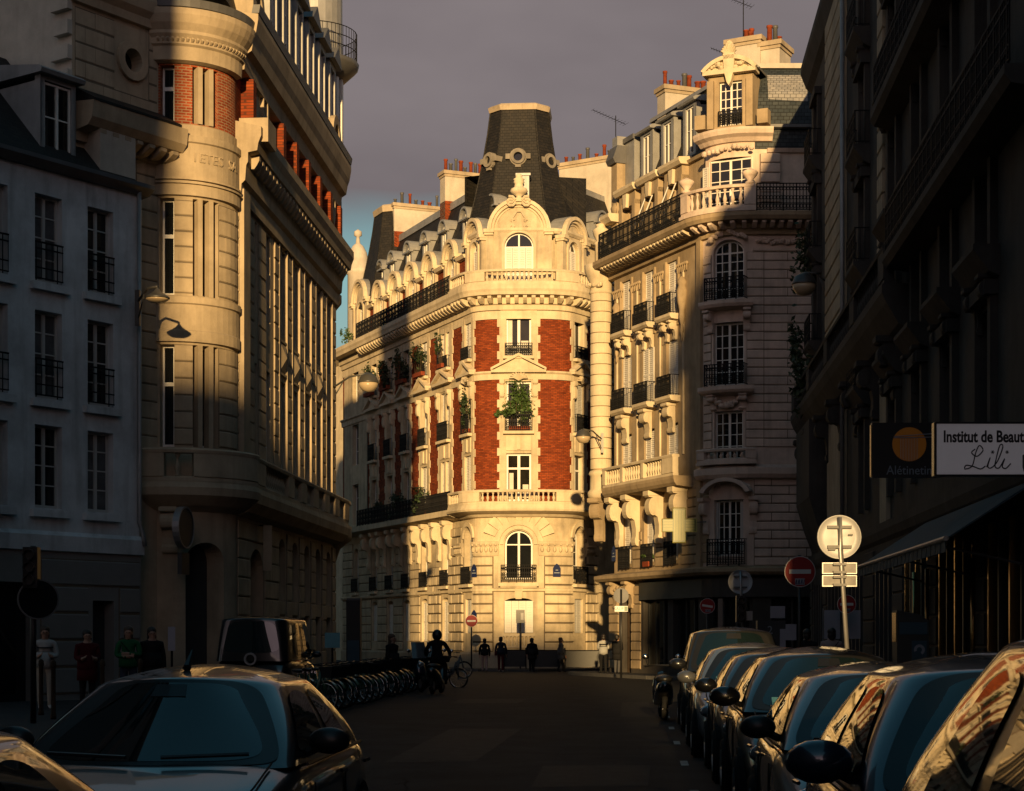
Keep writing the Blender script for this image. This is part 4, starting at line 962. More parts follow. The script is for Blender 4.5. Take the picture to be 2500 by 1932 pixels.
for u, z0, z1 in ((2.05, 22.05, 24.35), (4.1, 22.05, 24.35), (6.2, 22.05, 24.45)): lucarne(FP, P, u, z0, z1, -.62, .62, 1.7, False, ww=.36)
MB().fbox(FP, -.25, 1.0, -2.4, -.52, 21.8, 24.2).build('zinc_cheek', 'zinc', P); MB().fbox(FP, -.35, 1.05, -2.5, -.42, 24.2, 24.42).build('zinc_roof', 'zinc_dark', P)
# stone dormer over the bay with curved pediment
G2 = FP.loc(UB + .12); u = UB + .12
dmr = MB(); wall(dmr, G2, u - .95, u + .95, 22.35, 24.5, [(u - .48, u + .48, 22.45, 24.25)], .05, .35)
dmr.fbox(G2, u - .95, u - .68, .05, .2, 22.35, 24.3).fbox(G2, u + .68, u + .95, .05, .2, 22.35, 24.3)
for s in (-1, 1): dmr.fbox(G2, min(u + s * .95, u + s * .9), max(u + s * .95, u + s * .9), -1.9, .05, 22.35, 24.5)
dmr = dmr.build('stone_dormer', PS, P)
pd = MB().fbox(G2, u - 1.1, u + 1.1, -.3, .34, 24.5, 24.68)
pd.ring(G2, u, 23.72, 1.52, 1.36, -.2, .36, 40, 140, 14); pd.prism(G2, [(u + 1.36 * cos(R(t)), 23.72 + 1.36 * sin(R(t))) for t in range(44, 137, 8)], -.2, .16); pd.build('curved_pediment', SS, dmr)
mb = MB().prism(G2, [(u - .24, 25.3), (u + .24, 25.3), (u + .2, 24.6), (u + .09, 24.15), (u, 24.0), (u - .09, 24.15), (u - .2, 24.6)], .1, .36)
for k in range(9): t = R(20 + 17.5 * k); mb.tube([G2.P(u, .2, 25.2), G2.P(u + .3 * cos(t), .36, 25.3 + .34 * sin(t)), G2.P(u + .2 * cos(t), .24, 25.32 + .5 * sin(t))], [.05, .075, .04], 5)
mb.build('cartouche', SS, dmr)
garland(dmr, G2, u - .85, u - .25, 24.85, .25, .2, 7, SS, 16); garland(dmr, G2, u + .25, u + .85, 24.85, .25, .2, 7, SS, 17)
MB().ring(G2, u, 23.7, 1.56, 1.5, -2.2, .2, 38, 142, 10).build('dormer_roof', 'zinc', dmr)
window(dmr, G2, u - .48, u + .48, 22.45, 24.25, -.15, 0, 4, 5, flat=True, bw=.06); railing(dmr, G2, u - .5, u + .5, 22.45, 23.05, .12, 0, .1)
for a in (-1.25, 1.35): MB().fbox(G2, u + a - .22, u + a + .22, -.3, .2, 22.38, 22.95).build('parapet_block', PS, dmr)
# chimneys
chimney(P, FP, .55, 1.35, -5.2, -1.9, 23, 26.7, 10, seed=21)
GC = Flat((9.95, 77.5), -28); chimney(P, GC, -.75, .75, -1.6, .0, 23, 27.5, 5, seed=23); chimney(P, GC, .75, 1.6, -1.5, -.1, 23, 27.2, 4, seed=26)
# round corner pier at the far end, with capital, urn and finial
cx, cy = 4.08, 82.7
MB().lathe((cx, cy, 0), [(.38, 7.9), (.42, 8.2), (.42, 17.6)], 20).build('corner_pier', PS, P, True)
for k in range(17):
    z = 9.4 + k * .48; MB().lathe((cx, cy, z), [(.42, .012), (.485, .02), (.49, .24), (.485, .46), (.42, .468)], 18, 150, 390).build('stone_drum', SS, P)
MB().lathe((cx, cy, 0), [(.42, 8.05), (.6, 8.12), (.62, 8.35), (.5, 8.5), (.5, 9.1), (.58, 9.2), (.5, 9.35)], 18).build('pier_base', SS, P, True)
MB().lathe((cx, cy, 0), [(.46, 17.4), (.56, 17.5), (.5, 17.62), (.52, 17.95), (.64, 18.2), (.74, 18.45), (.76, 18.76), (.3, 18.8)], 18).build('capital', SS, P, True)
MB().lathe((cx, cy, 18.78), [(.28, 0), (.28, .9), (.36, 1.0), (.2, 1.1), (.34, 1.35), (.4, 1.6), (.2, 1.75), (.28, 1.85), (0, 1.95)], 10).build('urn', SS, P, True)
console(P, Flat((cx, cy), -40), 0, .5, 6.1, 8.08, .62, PS); garland(P, Flat((cx, cy), -40), -.4, .4, 17.75, .0, .5, 9, SS, 15)
mb = MB().fbox(FP, -.55, .05, -.7, -.1, 18.8, 23.3); mb.build('attic_pier', PS, P)
MB().sweep(FP, -.75, .2, [(-.9, 20.55), (.25, 20.6), (.4, 20.8), (.4, 20.95), (-.9, 21.0)]).build('pier_cornice', SS, P)
MB().lathe(FP.P(-.25, -.4, 0), [(.34, 20.9), (.44, 21.3), (.3, 21.6), (.36, 21.9), (.26, 22.1)], 10).build('pier_vase', PS, P, True)
MB().sweep(FP, -.7, .12, [(-.85, 23.3), (.02, 23.3), (.12, 23.5), (-.1, 24.1), (-.85, 24.1)]).build('pier_cap', 'zinc_dark', P); MB().fbox(FP, -.55, -.02, -.7, -.15, 24.1, 24.55).build('pier_finial', 'zinc', P)
core = MB(); poly = [FP.P(u, -.6, 0)[:2] for u in (-.3, 4, 8.4, 9, 9.6, 10.2, 10.8, 14, 18)] + [(26, 90), (12, 100), (6, 90)]
a = [core.pt((x, y, 0)) for x, y in poly]; b = [core.pt((x, y, 22.0)) for x, y in poly]; core.face(*b); core.face(*reversed(a))
for i in range(len(poly)): j = (i + 1) % len(poly); core.face(a[i], a[j], b[j], b[i])
core.build('rear_wall', 'rear_wall', P)

# ================================================================== BUILDING WITH THE ROUND BAY ON THE LEFT
NB = empty('bay_building', (-8, 52, 0), 'tan stone office building on the left with a rounded bay and carved letters', 'building')
J = (-9.34, 47.42); K = (-7.46, 48.9); NS = 'stone_tan'
FW = Flat(J, 55, 0); FB = Path(J, [(0, -10), (2.68, 86)]); FA = Flat(K, 86, 0)
LA = 15.8
# --- bay
rows = [(6.7, 9.4), (10.7, 13.25), (15.25, 16.75)]
bw_ = [(.08, .46), (.94, 1.72)]
ops = [(a, b, za, zb) for za, zb in rows for a, b in bw_]
wall(MB(), FB, 0, 2.68, 5.4, 15.2, ops[:4], 0, .4).build('bay_wall', NS, NB)
wall(MB(), FB, 0, 2.68, 15.2, 16.85, ops[4:], -.04, .35).build('bay_brick', 'brick_light', NB)
blocks(NB, FB, .46, .94, 6.75, 9.4, .42, 1, .0, .03, (), NS, gap=.014); blocks(NB, FB, .46, .94, 10.75, 13.2, .42, 1, .0, .03, (), NS, gap=.014)
blocks(NB, FB, 1.72, 2.66, 6.75, 9.4, .42, .5, .0, .03, (), NS, gap=.014); blocks(NB, FB, 1.72, 2.66, 10.75, 13.2, .42, .5, .0, .03, (), NS, gap=.014)
for za, zb in rows:
    window(NB, FB, .1, .45, za, zb, -.3, 0, 1, 1, m='white_paint', transom=za + (zb - za) * .62, glass='glass'); G = FB.loc(1.33)
    for x in (1.08, 1.4):
        MB().fbox(G, x - .0, x + .13, -.3, .0, za, zb).build('mullion', NS, NB)
    window(NB, FB, .95, 1.71, za, zb, -.34, 0, 3, 1, glass='glass', m='shutter_paint')
for z0, z1 in ((9.45, 10.65), (13.3, 14.9)):
    MB().sweep(FB, 0, 2.68, [(.0, z0), (.1, z0 + .02), (.1, z0 + .3), (.07, z0 + .33), (.07, z1 - .2), (.12, z1 - .17), (.12, z1), (0, z1 + .03)]).build('spandrel_band', NS, NB)
for z in (13.62, 13.72): MB().sweep(FB, 0, 2.68, [(.06, z), (.15, z), (.15, z + .05), (.06, z + .05)]).build('moulding', NS, NB)
for i, ch in enumerate('IETES SA'):
    if ch == ' ': continue
    u = .98 + i * .185; G = FB.loc(u); text_mesh(ch, .36, NS, 'carved_letter', NB, G.P(u, .074, 14.32), G.a, .022)
MB().sweep(FB, -.1, 2.68, [(0, 16.8), (.14, 16.85), (.16, 17.2), (.22, 17.25), (.22, 17.4), (.3, 17.5), (.3, 17.58), (.42, 17.75), (.5, 17.95), (.52, 18.1), (0, 18.2)]).build('bay_cornice', NS, NB)
modillions(NB, FB, .05, 2.6, .11, .06, .2, .3, 17.3, 17.4, NS, name='dentil')
MB().sweep(FB, -.1, 2.68, [(.3, 18.15), (.46, 18.15), (.5, 18.35), (.34, 18.4)]).build('gutter', 'zinc_dark', NB)
wall(MB(), FB, -.1, 2.68, 18.2, 21.5, (), -.25).build('drum_wall', 'brick_light', NB)
for u in (.55, 1.15, 1.75, 2.3): MB().sweep(FB, u - .06, u + .06, [(-.26, 18.2), (-.26, 21.4), (-.16, 21.4), (-.16, 18.2)]).build('drum_rib', 'zinc_dark', NB)
MB().sweep(FB, -.1, 2.68, [(-.26, 18.25), (-.26, 18.65), (-.2, 18.65), (-.2, 18.25)]).build('drum_base', 'zinc_dark', NB)
cb = (J[0] + 1.6 * sin(R(10)), J[1] + 1.6 * cos(R(10)))
MB().sweep(FB, -.2, 2.68, [(0, 5.0), (.3, 5.15), (.62, 5.4), (.66, 5.6), (.62, 5.75), (0, 5.75)]).build('balcony', NS, NB)
balustrade(NB, FB, -.2, 2.6, 5.75, 6.62, .5, NS, solids=[(-.2, .3), (.85, 2.6)], sp=.26)
# ground storey of the bay: deep arched doorway
wall(MB(), FB, 0, 2.68, -.1, 5.1, [(.75, 1.9, .1, 4.2, .5, .7)], 0).build('bay_ground_wall', NS, NB)
MB().fbox(FB.loc(1.3), .72, 1.95, -.72, -.66, .1, 4.2).build('door', 'shopfront', NB)
console(NB, FB, .35, .4, 3.9, 5.1, .45, NS)
# --- left flank facing the square, oculus, big box cornice, party wall with toothing stones
wall(MB(), FW, -2.9, .05, -.1, 18.3, [(-1.22, -.6, 16.3, 16.95, .0, .35)], 0).build('flank_wall', NS, NB)
MB().ring(FW, -.91, 16.62, .52, .3, -.02, .1, 0, 360, 20).build('oculus_frame', NS, NB); MB().fbox(FW, -1.25, -.57, -.34, -.3, 16.25, 17.0).build('pane', 'glass', NB)
mb = MB()
for k in range(20):
    t0, t1 = R(18 * k), R(18 * k + 18); q = lambda r, t: (-.91 + r * cos(t), 16.62 + r * sin(t))
    s0 = max(abs(cos(t0)), abs(sin(t0))); s1 = max(abs(cos(t1)), abs(sin(t1)))
    mb.prism(FW, [q(.3, t0), q(.34 / s0, t0), q(.34 / s1, t1), q(.3, t1)], -.3, -.01)
mb.build('oculus_reveal', NS, NB)
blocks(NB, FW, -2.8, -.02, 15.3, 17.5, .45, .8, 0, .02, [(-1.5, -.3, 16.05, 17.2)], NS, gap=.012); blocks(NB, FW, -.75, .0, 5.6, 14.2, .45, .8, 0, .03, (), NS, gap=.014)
MB().sweep(FW, -2.9, .35, [(-.1, 14.1), (.12, 14.12), (.15, 14.35), (.6, 14.42), (.75, 14.6), (.8, 15.0), (-.1, 15.1)]).build('box_cornice', NS, NB)
MB().sweep(FW, -2.9, .1, [(-.1, 15.1), (.82, 15.0), (.82, 15.06), (-.02, 15.5), (-.1, 15.5)]).build('cornice_slates', 'slate', NB)
modillions(NB, FW, -2.6, .3, .4, .2, .15, .6, 14.14, 14.4, NS)
MB().sweep(FW, -2.95, .25, [(-.1, 17.55), (.12, 17.6), (.16, 17.8), (.3, 17.95), (.36, 18.2), (.36, 18.4), (-.1, 18.5)]).build('top_cornice', NS, NB)
FH0 = Flat((-9.5, 45.95), 55, 0); FY = Flat(FW.P(-2.9, 0, 0)[:2], -35, 0)        # blind party wall, receding to the left behind the white house
wall(MB(), FY, -9, 0, 8, 23, (), 0).build('party_wall', 'plaster_cream', NB)
for k in range(6): MB().fbox(FY, -.62 + .12 * (k % 2), .02, 0, .16, 14.9 + k * .62, 15.25 + k * .62).build('toothing_stone', 'plaster_cream', NB)
MB().fbox(FH0, -1.2, -.02, -1.4, -.12, 13.0, 14.75).build('party_wall_stub', 'plaster_cream', NB); MB().sweep(FH0, -1.25, .03, [(-1.4, 14.75), (-.06, 14.75), (-.06, 14.82), (-1.4, 15.1)]).build('stub_cap', 'slate', NB)
# --- long front along the street

wb = [6.2 + 2.06 * k for k in range(5)]
ops = []
for u in wb: ops += [(u - .5, u + .5, 6.75, 9.5), (u - .5, u + .5, 10.95, 13.5)]
ops += [(2.2, 2.6, 6.75, 9.5), (2.2, 2.6, 10.95, 13.5), (3.75, 4.4, 6.75, 9.5), (3.75, 4.4, 10.95, 13.5)]
wall(MB(), FA, 0, LA, 5.4, 14.2, ops, 0, .16).build('front_wall', NS, NB)
for o in ops: window(NB, FA, o[0], o[1], o[2], o[3], -.15, 0, 2 if o[1] - o[0] > .8 else 1, 2, m='shutter_paint', transom=o[2] + 1.8)
for u in wb:                       # projecting half piers and diamond panels
    for s in (-.62, .62): MB().fbox(FA, u + s - .06, u + s + .06, 0, .06, 6.7, 13.6).build('half_pier', NS, NB)
    MB().fbox(FA, u - .05, u + .05, -.14, -.02, 6.75, 13.5).build('mullion', NS, NB)
    if u < 14:
        mb = MB(); c = mb.pt(FA.P(u, .16, 10.22)); q = [mb.pt(FA.P(u + a, .03, 10.22 + b)) for a, b in ((-.42, -.42), (.42, -.42), (.42, .42), (-.42, .42))]
        for k in range(4): mb.face(q[k], q[(k + 1) % 4], c)
        mb.build('diamond_panel', NS, NB)
        mb = MB()
        for a, b, c_, d in ((-.5, .5, 9.68, 9.76), (-.5, .5, 10.68, 10.76), (-.5, -.44, 9.76, 10.68), (.44, .5, 9.76, 10.68)): mb.fbox(FA, u + a, u + b, 0, .05, c_, d)
        mb.build('panel_frame', NS, NB)
for u in (5.15, 7.23, 9.29, 11.35, 13.4, 15.5): blocks(NB, FA, u - .28, u + .28, 6.75, 13.5, .48, 1, .0, .05, (), NS, gap=.02)
blocks(NB, FA, .1, 2.1, 6.75, 13.5, .5, 1.1, 0, .04, (), NS, gap=.016); blocks(NB, FA, 2.7, 3.65, 6.75, 13.5, .5, 1.0, 0, .04, (), NS, gap=.016); 
MB().fbox(FA, .15, .95, .0, .16, 6.7, 13.9).build('pilaster', NS, NB); 
MB().sweep(FA, 0, LA + .2, [(-.2, 13.6), (.1, 13.62), (.12, 14.0), (.22, 14.1), (.25, 14.5), (.3, 14.6), (.3, 14.85), (.55, 14.9), (.58, 15.1), (.66, 15.3), (.66, 15.55), (-.2, 15.75)]).build('great_cornice', NS, NB)
modillions(NB, FA, .3, LA - .2, .5, .24, .3, .52, 14.5, 14.86, NS)
MB().fbox(FA, .25, 1.35, .0, .8, 15.2, 15.85).build('cornice_block', NS, NB)
wall(MB(), FA, 0, LA, 15.6, 17.1, (), -.05).build('attic_brick', 'brick', NB)
for u in [.9] + [5.15 + 2.06 * k for k in range(6)]: MB().fbox(FA, u - .2, u + .2, -.05, .3, 15.72, 17.04).build('attic_pier', 'brick', NB)
for u in (2.9, 14.5):
    MB().fbox(FA, u - .9, u + .9, -.05, .1, 15.7, 18.0).build('oval_panel', NS, NB); MB().ring(FA, u, 16.85, .36, .24, .09, .2, 0, 360, 18, ez=1.7).build('oval_frame', NS, NB); MB().ring(FA, u, 16.85, .24, .02, .09, .115, 0, 360, 14, ez=1.7).build('pane', 'glass', NB)
MB().sweep(FA, 0, LA + .1, [(-.2, 17.05), (.2, 17.1), (.24, 17.5), (.4, 17.6), (.45, 17.9), (.52, 18.1), (.58, 18.45), (.58, 18.6), (-.3, 18.7)]).build('attic_entablature', NS, NB)
MB().sweep(FA, 0, LA, [(.4, 18.62), (.6, 18.62), (.64, 18.85), (.44, 18.85)]).build('gutter', 'zinc_dark', NB)
MB().sweep(FA, -1.2, LA - .5, [(-.05, 18.6), (-1.3, 23.6), (-1.5, 23.8), (-7, 24.3), (-7, 18.6)]).build('mansard_roof', 'slate', NB)
for k in range(6):
    u = 4.4 + 2.06 * k; G = FA; d = .12; hw = .62
    o = MB(); wall(o, G, u - hw, u + hw, 18.9, 21.9, [(u - .4, u + .4, 19.1, 21.7)], d, .2)
    for s in (-1, 1): o.fbox(G, min(u + s * hw, u + s * (hw - .08)), max(u + s * hw, u + s * (hw - .08)), -1.4, d, 18.8, 21.9)
    o = o.build('tall_dormer', 'zinc', NB)
    MB().prism(G, [(u - .8, 21.9), (u + .8, 21.9), (u, 22.5)], -1.6, d + .2).build('dormer_pediment', 'zinc_dark', o)
    window(o, G, u - .4, u + .4, 19.1, 21.7, d - .15, 0, 2, 3, flat=True); 
for u in (1.4, 14.6):
    o = MB().ring(FA, u, 19.2, .85, .55, -.6, .3, n=12).fbox(FA, u - .95, u - .5, -.6, .35, 18.75, 19.25).fbox(FA, u + .5, u + .95, -.6, .35, 18.75, 19.25).build('round_dormer', NS, NB); MB().ring(FA, u, 19.2, .55, .02, -.5, .1, n=10).build('pane', 'glass', o)
# balcony along the first floor, ground storey openings
MB().sweep(FA, 0, LA + .2, [(0, 5.0), (.3, 5.1), (.5, 5.35), (.54, 5.6), (.5, 5.75), (0, 5.75)]).build('balcony', NS, NB)
sol = [(0, 1.4)] + [(5.15 + 2.06 * k - .45, 5.15 + 2.06 * k + .45) for k in range(6)] 
balustrade(NB, FA, 0, LA, 5.75, 6.62, .36, NS, solids=sol, sp=.26)
gops = []
for u in wb: gops += [(u - .55, u + .55, .8, 2.4), (u - .55, u + .55, 2.8, 4.7, .5)]
gops += [(1.6, 3.4, .2, 4.2, .6, .6)]
wall(MB(), FA, 0, LA, -.1, 5.1, gops, 0, .5).build('ground_wall', NS, NB)
for o in gops: MB().fbox(FA, o[0] + .01, o[1] - .01, -.46, -.42, o[2], o[3]).build('pane', 'glass', NB)
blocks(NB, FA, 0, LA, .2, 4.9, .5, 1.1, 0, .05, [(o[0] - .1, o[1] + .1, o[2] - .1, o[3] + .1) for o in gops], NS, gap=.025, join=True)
# --- far rounded end: balcony drum, turret with iron walkway
E = FA.P(LA, 0, 0); ce = (E[0] - 1.2, E[1] + .5)
MB().lathe((ce[0], ce[1], 0), [(1.15, 0), (1.15, 18)], 22).build('end_bay', NS, NB, True)
MB().lathe((ce[0], ce[1], 0), [(1.15, 4.3), (1.35, 4.9), (1.75, 5.2), (1.78, 5.7), (1.6, 5.75)], 22).build('balcony', NS, NB, True)
for k in range(26):
    a = R(-100 + k * 11)
    put(BAL[(.61, NS)], 'baluster', NB, (ce[0] + 1.6 * cos(a), ce[1] + 1.6 * sin(a), 5.88))
MB().lathe((ce[0], ce[1], 0), [(1.45, 6.45), (1.75, 6.48), (1.72, 6.62), (1.48, 6.62)], 22).build('balustrade', NS, NB)
for z, r in ((13.8, 1.4), (15.3, 1.75), (17.2, 1.4), (18.3, 1.7)): MB().lathe((ce[0], ce[1], 0), [(1.1, z - .4), (r - .2, z - .25), (r, z), (r, z + .25), (1.1, z + .35)], 24).build('drum_cornice', NS, NB, True)
tc_ = (ce[0] + .3, ce[1] + .8)
MB().lathe((tc_[0], tc_[1], 0), [(1.0, 18.3), (1.0, 22.3)], 20).build('turret_drum', 'glass', NB, True)
for k in range(10):
    a = R(-140 + k * 22); MB().box((tc_[0] + 1.02 * cos(a), tc_[1] + 1.02 * sin(a), 20.3), (.12, .16, 4.0), math.degrees(a)).build('turret_post', 'white_paint', NB)
MB().lathe((tc_[0], tc_[1], 0), [(.9, 22.0), (1.2, 22.1), (1.62, 22.5), (1.66, 22.65), (1.3, 22.7)], 26).build('walkway', 'zinc_dark', NB, True)
MB().lathe((tc_[0], tc_[1], 0), [(1.05, 22.65), (1.05, 27)], 24).build('turret_top', 'zinc', NB)
rl = MB()
for z in (23.05, 23.4, 23.75): rl.tube([(tc_[0] + 1.58 * cos(R(12 * k)), tc_[1] + 1.58 * sin(R(12 * k)), z) for k in range(30)], .018, 4, close=True)
for k in range(60): a = R(6 * k); rl.tube([(tc_[0] + 1.58 * cos(a), tc_[1] + 1.58 * sin(a), 22.65), (tc_[0] + 1.58 * cos(a), tc_[1] + 1.58 * sin(a), 23.75)], .013, 3)
rl.build('railing', 'iron', NB)
# core
core = MB(); poly = [FW.P(-2.88, -.6, 0)[:2], FW.P(0, -.9, 0)[:2], (cb[0] + .5, cb[1]), FA.P(.5, -.75, 0)[:2], FA.P(LA, -.75, 0)[:2], FA.P(LA, -9, 0)[:2], FW.P(-2.88, -9.5, 0)[:2]]
a = [core.pt((x, y, 0)) for x, y in poly]; b = [core.pt((x, y, 21.4)) for x, y in poly]; core.face(*b); core.face(*reversed(a))
for i in range(len(poly)): j = (i + 1) % len(poly); core.face(a[i], a[j], b[j], b[i])
core.build('rear_wall', 'rear_wall', NB)

# ================================================================== WHITE HOUSE FAR LEFT
H = empty('plaster_house', (-11, 43, 0), 'plain white plastered house in shade at the far left with slate roof', 'building')
FH = Flat((-9.5, 45.95), 55, 0)
HC = [-1.3, -2.95, -4.6, -6.3]
hr = [(4.8, 6.8), (7.45, 9.55), (10.25, 12.35)]
ops = [(u - .42, u + .42, a, b) for u in HC for a, b in hr]
wall(MB(), FH, -9, 0, 3.9, 13.0, ops, 0, .28).build('upper_wall', 'plaster_white', H)
FHr = Flat(FH.P(0, 0, 0)[:2], 145, 0); wall(MB(), FHr, 0, 8, 0, 13.0, (), 0).build('side_wall', 'plaster_white', H)
gops = [(-1.6, -.9, .4, 2.6), (-5.2, -3.4, .1, 3.0)]
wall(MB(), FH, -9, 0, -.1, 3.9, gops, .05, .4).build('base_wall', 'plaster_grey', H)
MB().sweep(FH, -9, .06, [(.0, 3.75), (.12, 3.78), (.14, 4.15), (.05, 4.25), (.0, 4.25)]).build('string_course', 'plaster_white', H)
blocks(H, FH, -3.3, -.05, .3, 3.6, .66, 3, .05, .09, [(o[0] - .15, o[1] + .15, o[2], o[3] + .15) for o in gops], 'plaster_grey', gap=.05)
MB().fbox(FH, -1.62, -.88, -.36, -.3, .4, 2.6).build('door', 'shopfront', H); MB().fbox(FH, -5.2, -3.4, -.36, -.3, .1, 3.0).build('shop_window', 'glass', H)
for u in HC:
    for k, (a, b) in enumerate(hr):
        window(H, FH, u - .42, u + .42, a, b, -.24, 0, 2, 4, m='shutter_grey', glass=random.choice(('glass', 'glass_pale'))); MB().fbox(FH, u - .58, u + .58, -.05, .14, a - .22, a - .04).build('sill', 'plaster_white', H)
        if k: railing(H, FH, u - .42, u + .42, a + .0, a + .95, .03, 0, .14, fancy=False, th=.45)
MB().sweep(FH, -9, .25, [(-.3, 12.9), (.12, 12.95), (.3, 13.1), (.3, 13.2), (-.3, 13.25)]).build('eaves', 'zinc_dark', H)
MB().sweep(FH, -9, -.05, [(.05, 13.2), (-3.2, 16.6), (-3.2, 13.2)]).build('slate_roof', 'slate', H)
o = lucarne(FH, H, -2.35, 13.35, 15.5, -.35, .56, 1.8, False, 'zinc', ww=.42); o.name = 'roof_dormer'
MB().tube([FH.P(-.12, .12, 13.0), FH.P(-.12, .12, 4.6), FH.P(-.02, .16, 4.3), FH.P(.02, .18, 4.0)], .06, 8).build('drainpipe', 'zinc', H, True)

# ================================================================== DARK SHOP BUILDING ON THE RIGHT
D = empty('shop_building', (10, 46, 0), 'dark shaded stone building on the right with iron balconies above shops', 'building')
FD = Flat((11.3, 68.0), -90 - A, 0)                 # u grows towards the camera
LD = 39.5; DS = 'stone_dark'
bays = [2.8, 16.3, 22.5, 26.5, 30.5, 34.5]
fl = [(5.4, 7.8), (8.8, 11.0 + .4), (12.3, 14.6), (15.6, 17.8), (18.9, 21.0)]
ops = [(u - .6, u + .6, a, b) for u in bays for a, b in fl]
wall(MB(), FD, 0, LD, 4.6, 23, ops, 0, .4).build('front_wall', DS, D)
FD2 = Flat((11.3, 68.0), 50, 0); wall(MB(), FD2, 0, 12, 0, 23, (), 0).build('end_wall', DS, D)
for o in ops:
    window(D, FD, o[0], o[1], o[2], o[3], -.3, 0, 2, 3, m='shutter_grey', glass=random.choice(('glass', 'glass', 'glass_pale')))
    MB().fbox(FD, o[0] - .3, o[0] - .02, 0, .14, o[2] - .1, o[3] + .1).fbox(FD, o[1] + .02, o[1] + .3, 0, .14, o[2] - .1, o[3] + .1).fbox(FD, o[0] - .38, o[1] + .38, 0, .26, o[3] + .1, o[3] + .36).build('window_surround', DS, D)
    shutter(D, FD, o[0] - .02, o[0] + .3, o[2] + .02, o[3] - .02, -.2, 1, 'shutter_grey')
for ua, ub in ((6.8, 11.6), (20.2, 25.0 - 3.6)):    # rusticated piers
    MB().fbox(FD, ua, ub, 0, .12, 4.6, 22.6).build('pier', 'stone_tan', D)
    blocks(D, FD, ua + .05, ub - .05, 11.4, 22.4, .62, 6, .12, .2, (), 'stone_tan', gap=.05)
MB().tube([FD.P(12.1, .2, 22), FD.P(12.1, .2, 5)], .07, 8).build('drainpipe', 'zinc', D, True)
for u in bays:
    for k, (a, b) in enumerate(fl):
        if k in (0,): continue
        MB().sweep(FD, u - 1.1, u + 1.1, [(0, a - .6), (.2, a - .5), (.42, a - .2), (.48, a - .12), (.48, a - .02), (0, a - .02)]).build('balcony', DS, D)
        if u < 20: railing(D, FD, u - 1.0, u + 1.0, a, a + .95, .42, .4, .13)
        for s in (-.7, .7): console(D, FD, u + s, .3, a - 1.4, a - .5, .34, DS)
# projecting stone oriel with slate cap at the far corner
MB().sweep(FD, .4, 5.4, [(0, 4.8), (.3, 5.6), (.6, 6.6), (.6, 9.3), (0, 9.3)]).build('oriel_base', DS, D)
# running stone balcony, then running iron balcony
MB().sweep(FD, -1.0, 25, [(0, 9.0), (.3, 9.2), (.6, 9.7), (.7, 9.95), (.7, 10.15), (0, 10.15)]).build('balcony', DS, D)
balustrade(D, FD, -1.0, 25, 10.15, 11.1, .52, DS, solids=[(-1, 0), (5, 6), (11, 12), (18, 19), (24, 25)], sp=.5)
for u in (-.6, 3, 7, 11, 15, 19, 23): console(D, FD, u, .5, 7.6, 9.2, .6, DS)
MB().sweep(FD, 25, LD, [(0, 10.4), (.6, 10.5), (.7, 10.65), (.7, 10.8), (0, 10.8)]).build('balcony', DS, D)
railing(D, FD, 25.1, 32, 10.8, 11.95, .62, .6, .13); railing(D, FD, 32, LD, 10.8, 11.95, .62, 0, .13)
MB().sweep(FD, 22, LD, [(0, 14.6), (.5, 14.75), (.6, 14.9), (.6, 15.1), (0, 15.1)]).build('balcony', DS, D); railing(D, FD, 22.2, LD, 15.1, 16.2, .52, .5, .16)
MB().sweep(FD, 0, LD, [(0, 22.2), (.2, 22.4), (.4, 22.9), (.4, 23.2), (0, 23.3)]).build('cornice', DS, D)
MB().sweep(FD, 0, LD, [(.2, 23.2), (-2, 27), (-8, 27.3), (-8, 23.2)]).build('mansard_roof', 'slate', D)
MB().sweep(FD, -1, LD, [(0, 4.2), (.08, 4.3), (.14, 4.5), (.14, 4.7), (0, 4.75)]).build('ledge', DS, D)
gops = [(1.0, 4.6, .4, 3.6), (6, 10.5, .4, 3.6), (12, 16, .4, 3.6), (18.5, 22, .4, 3.8), (24, 27.5, .2, 3.8), (29, 33, .2, 3.8), (34.5, 38.5, .2, 3.8)]
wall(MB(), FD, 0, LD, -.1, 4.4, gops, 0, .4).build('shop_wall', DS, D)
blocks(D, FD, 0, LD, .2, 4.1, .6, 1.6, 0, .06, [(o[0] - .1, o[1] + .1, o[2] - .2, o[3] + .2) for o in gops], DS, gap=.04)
for o in gops:
    MB().fbox(FD, o[0] + .02, o[1] - .02, -.34, -.3, o[2], o[3]).build('shop_window', 'glass', D)
    n = 4
    for k in range(n + 1):
        x = o[0] + .06 + (o[1] - o[0] - .12) * k / n; MB().fbox(FD, x - .05, x + .05, -.29, .02, o[2], o[3]).build('shop_post', 'shopfront' if (k % 2 or o[0] < 23) else 'brass', D)
for u in (26.2, 28.1, 33.6): MB().tube([FD.P(u, .12, .3), FD.P(u, .12, 3.2)], .05, 8).build('door_column', 'brass', D, True)
core = MB(); poly = [FD.P(.6, -.7, 0)[:2], FD.P(LD, -.7, 0)[:2], FD.P(LD, -14, 0)[:2], FD.P(-4, -14, 0)[:2]]
a = [core.pt((x, y, 0)) for x, y in poly]; b = [core.pt((x, y, 24)) for x, y in poly]; core.face(*b); core.face(*reversed(a))
for i in range(len(poly)): j = (i + 1) % len(poly); core.face(a[i], a[j], b[j], b[i])
core.build('rear_wall', 'rear_wall', D)

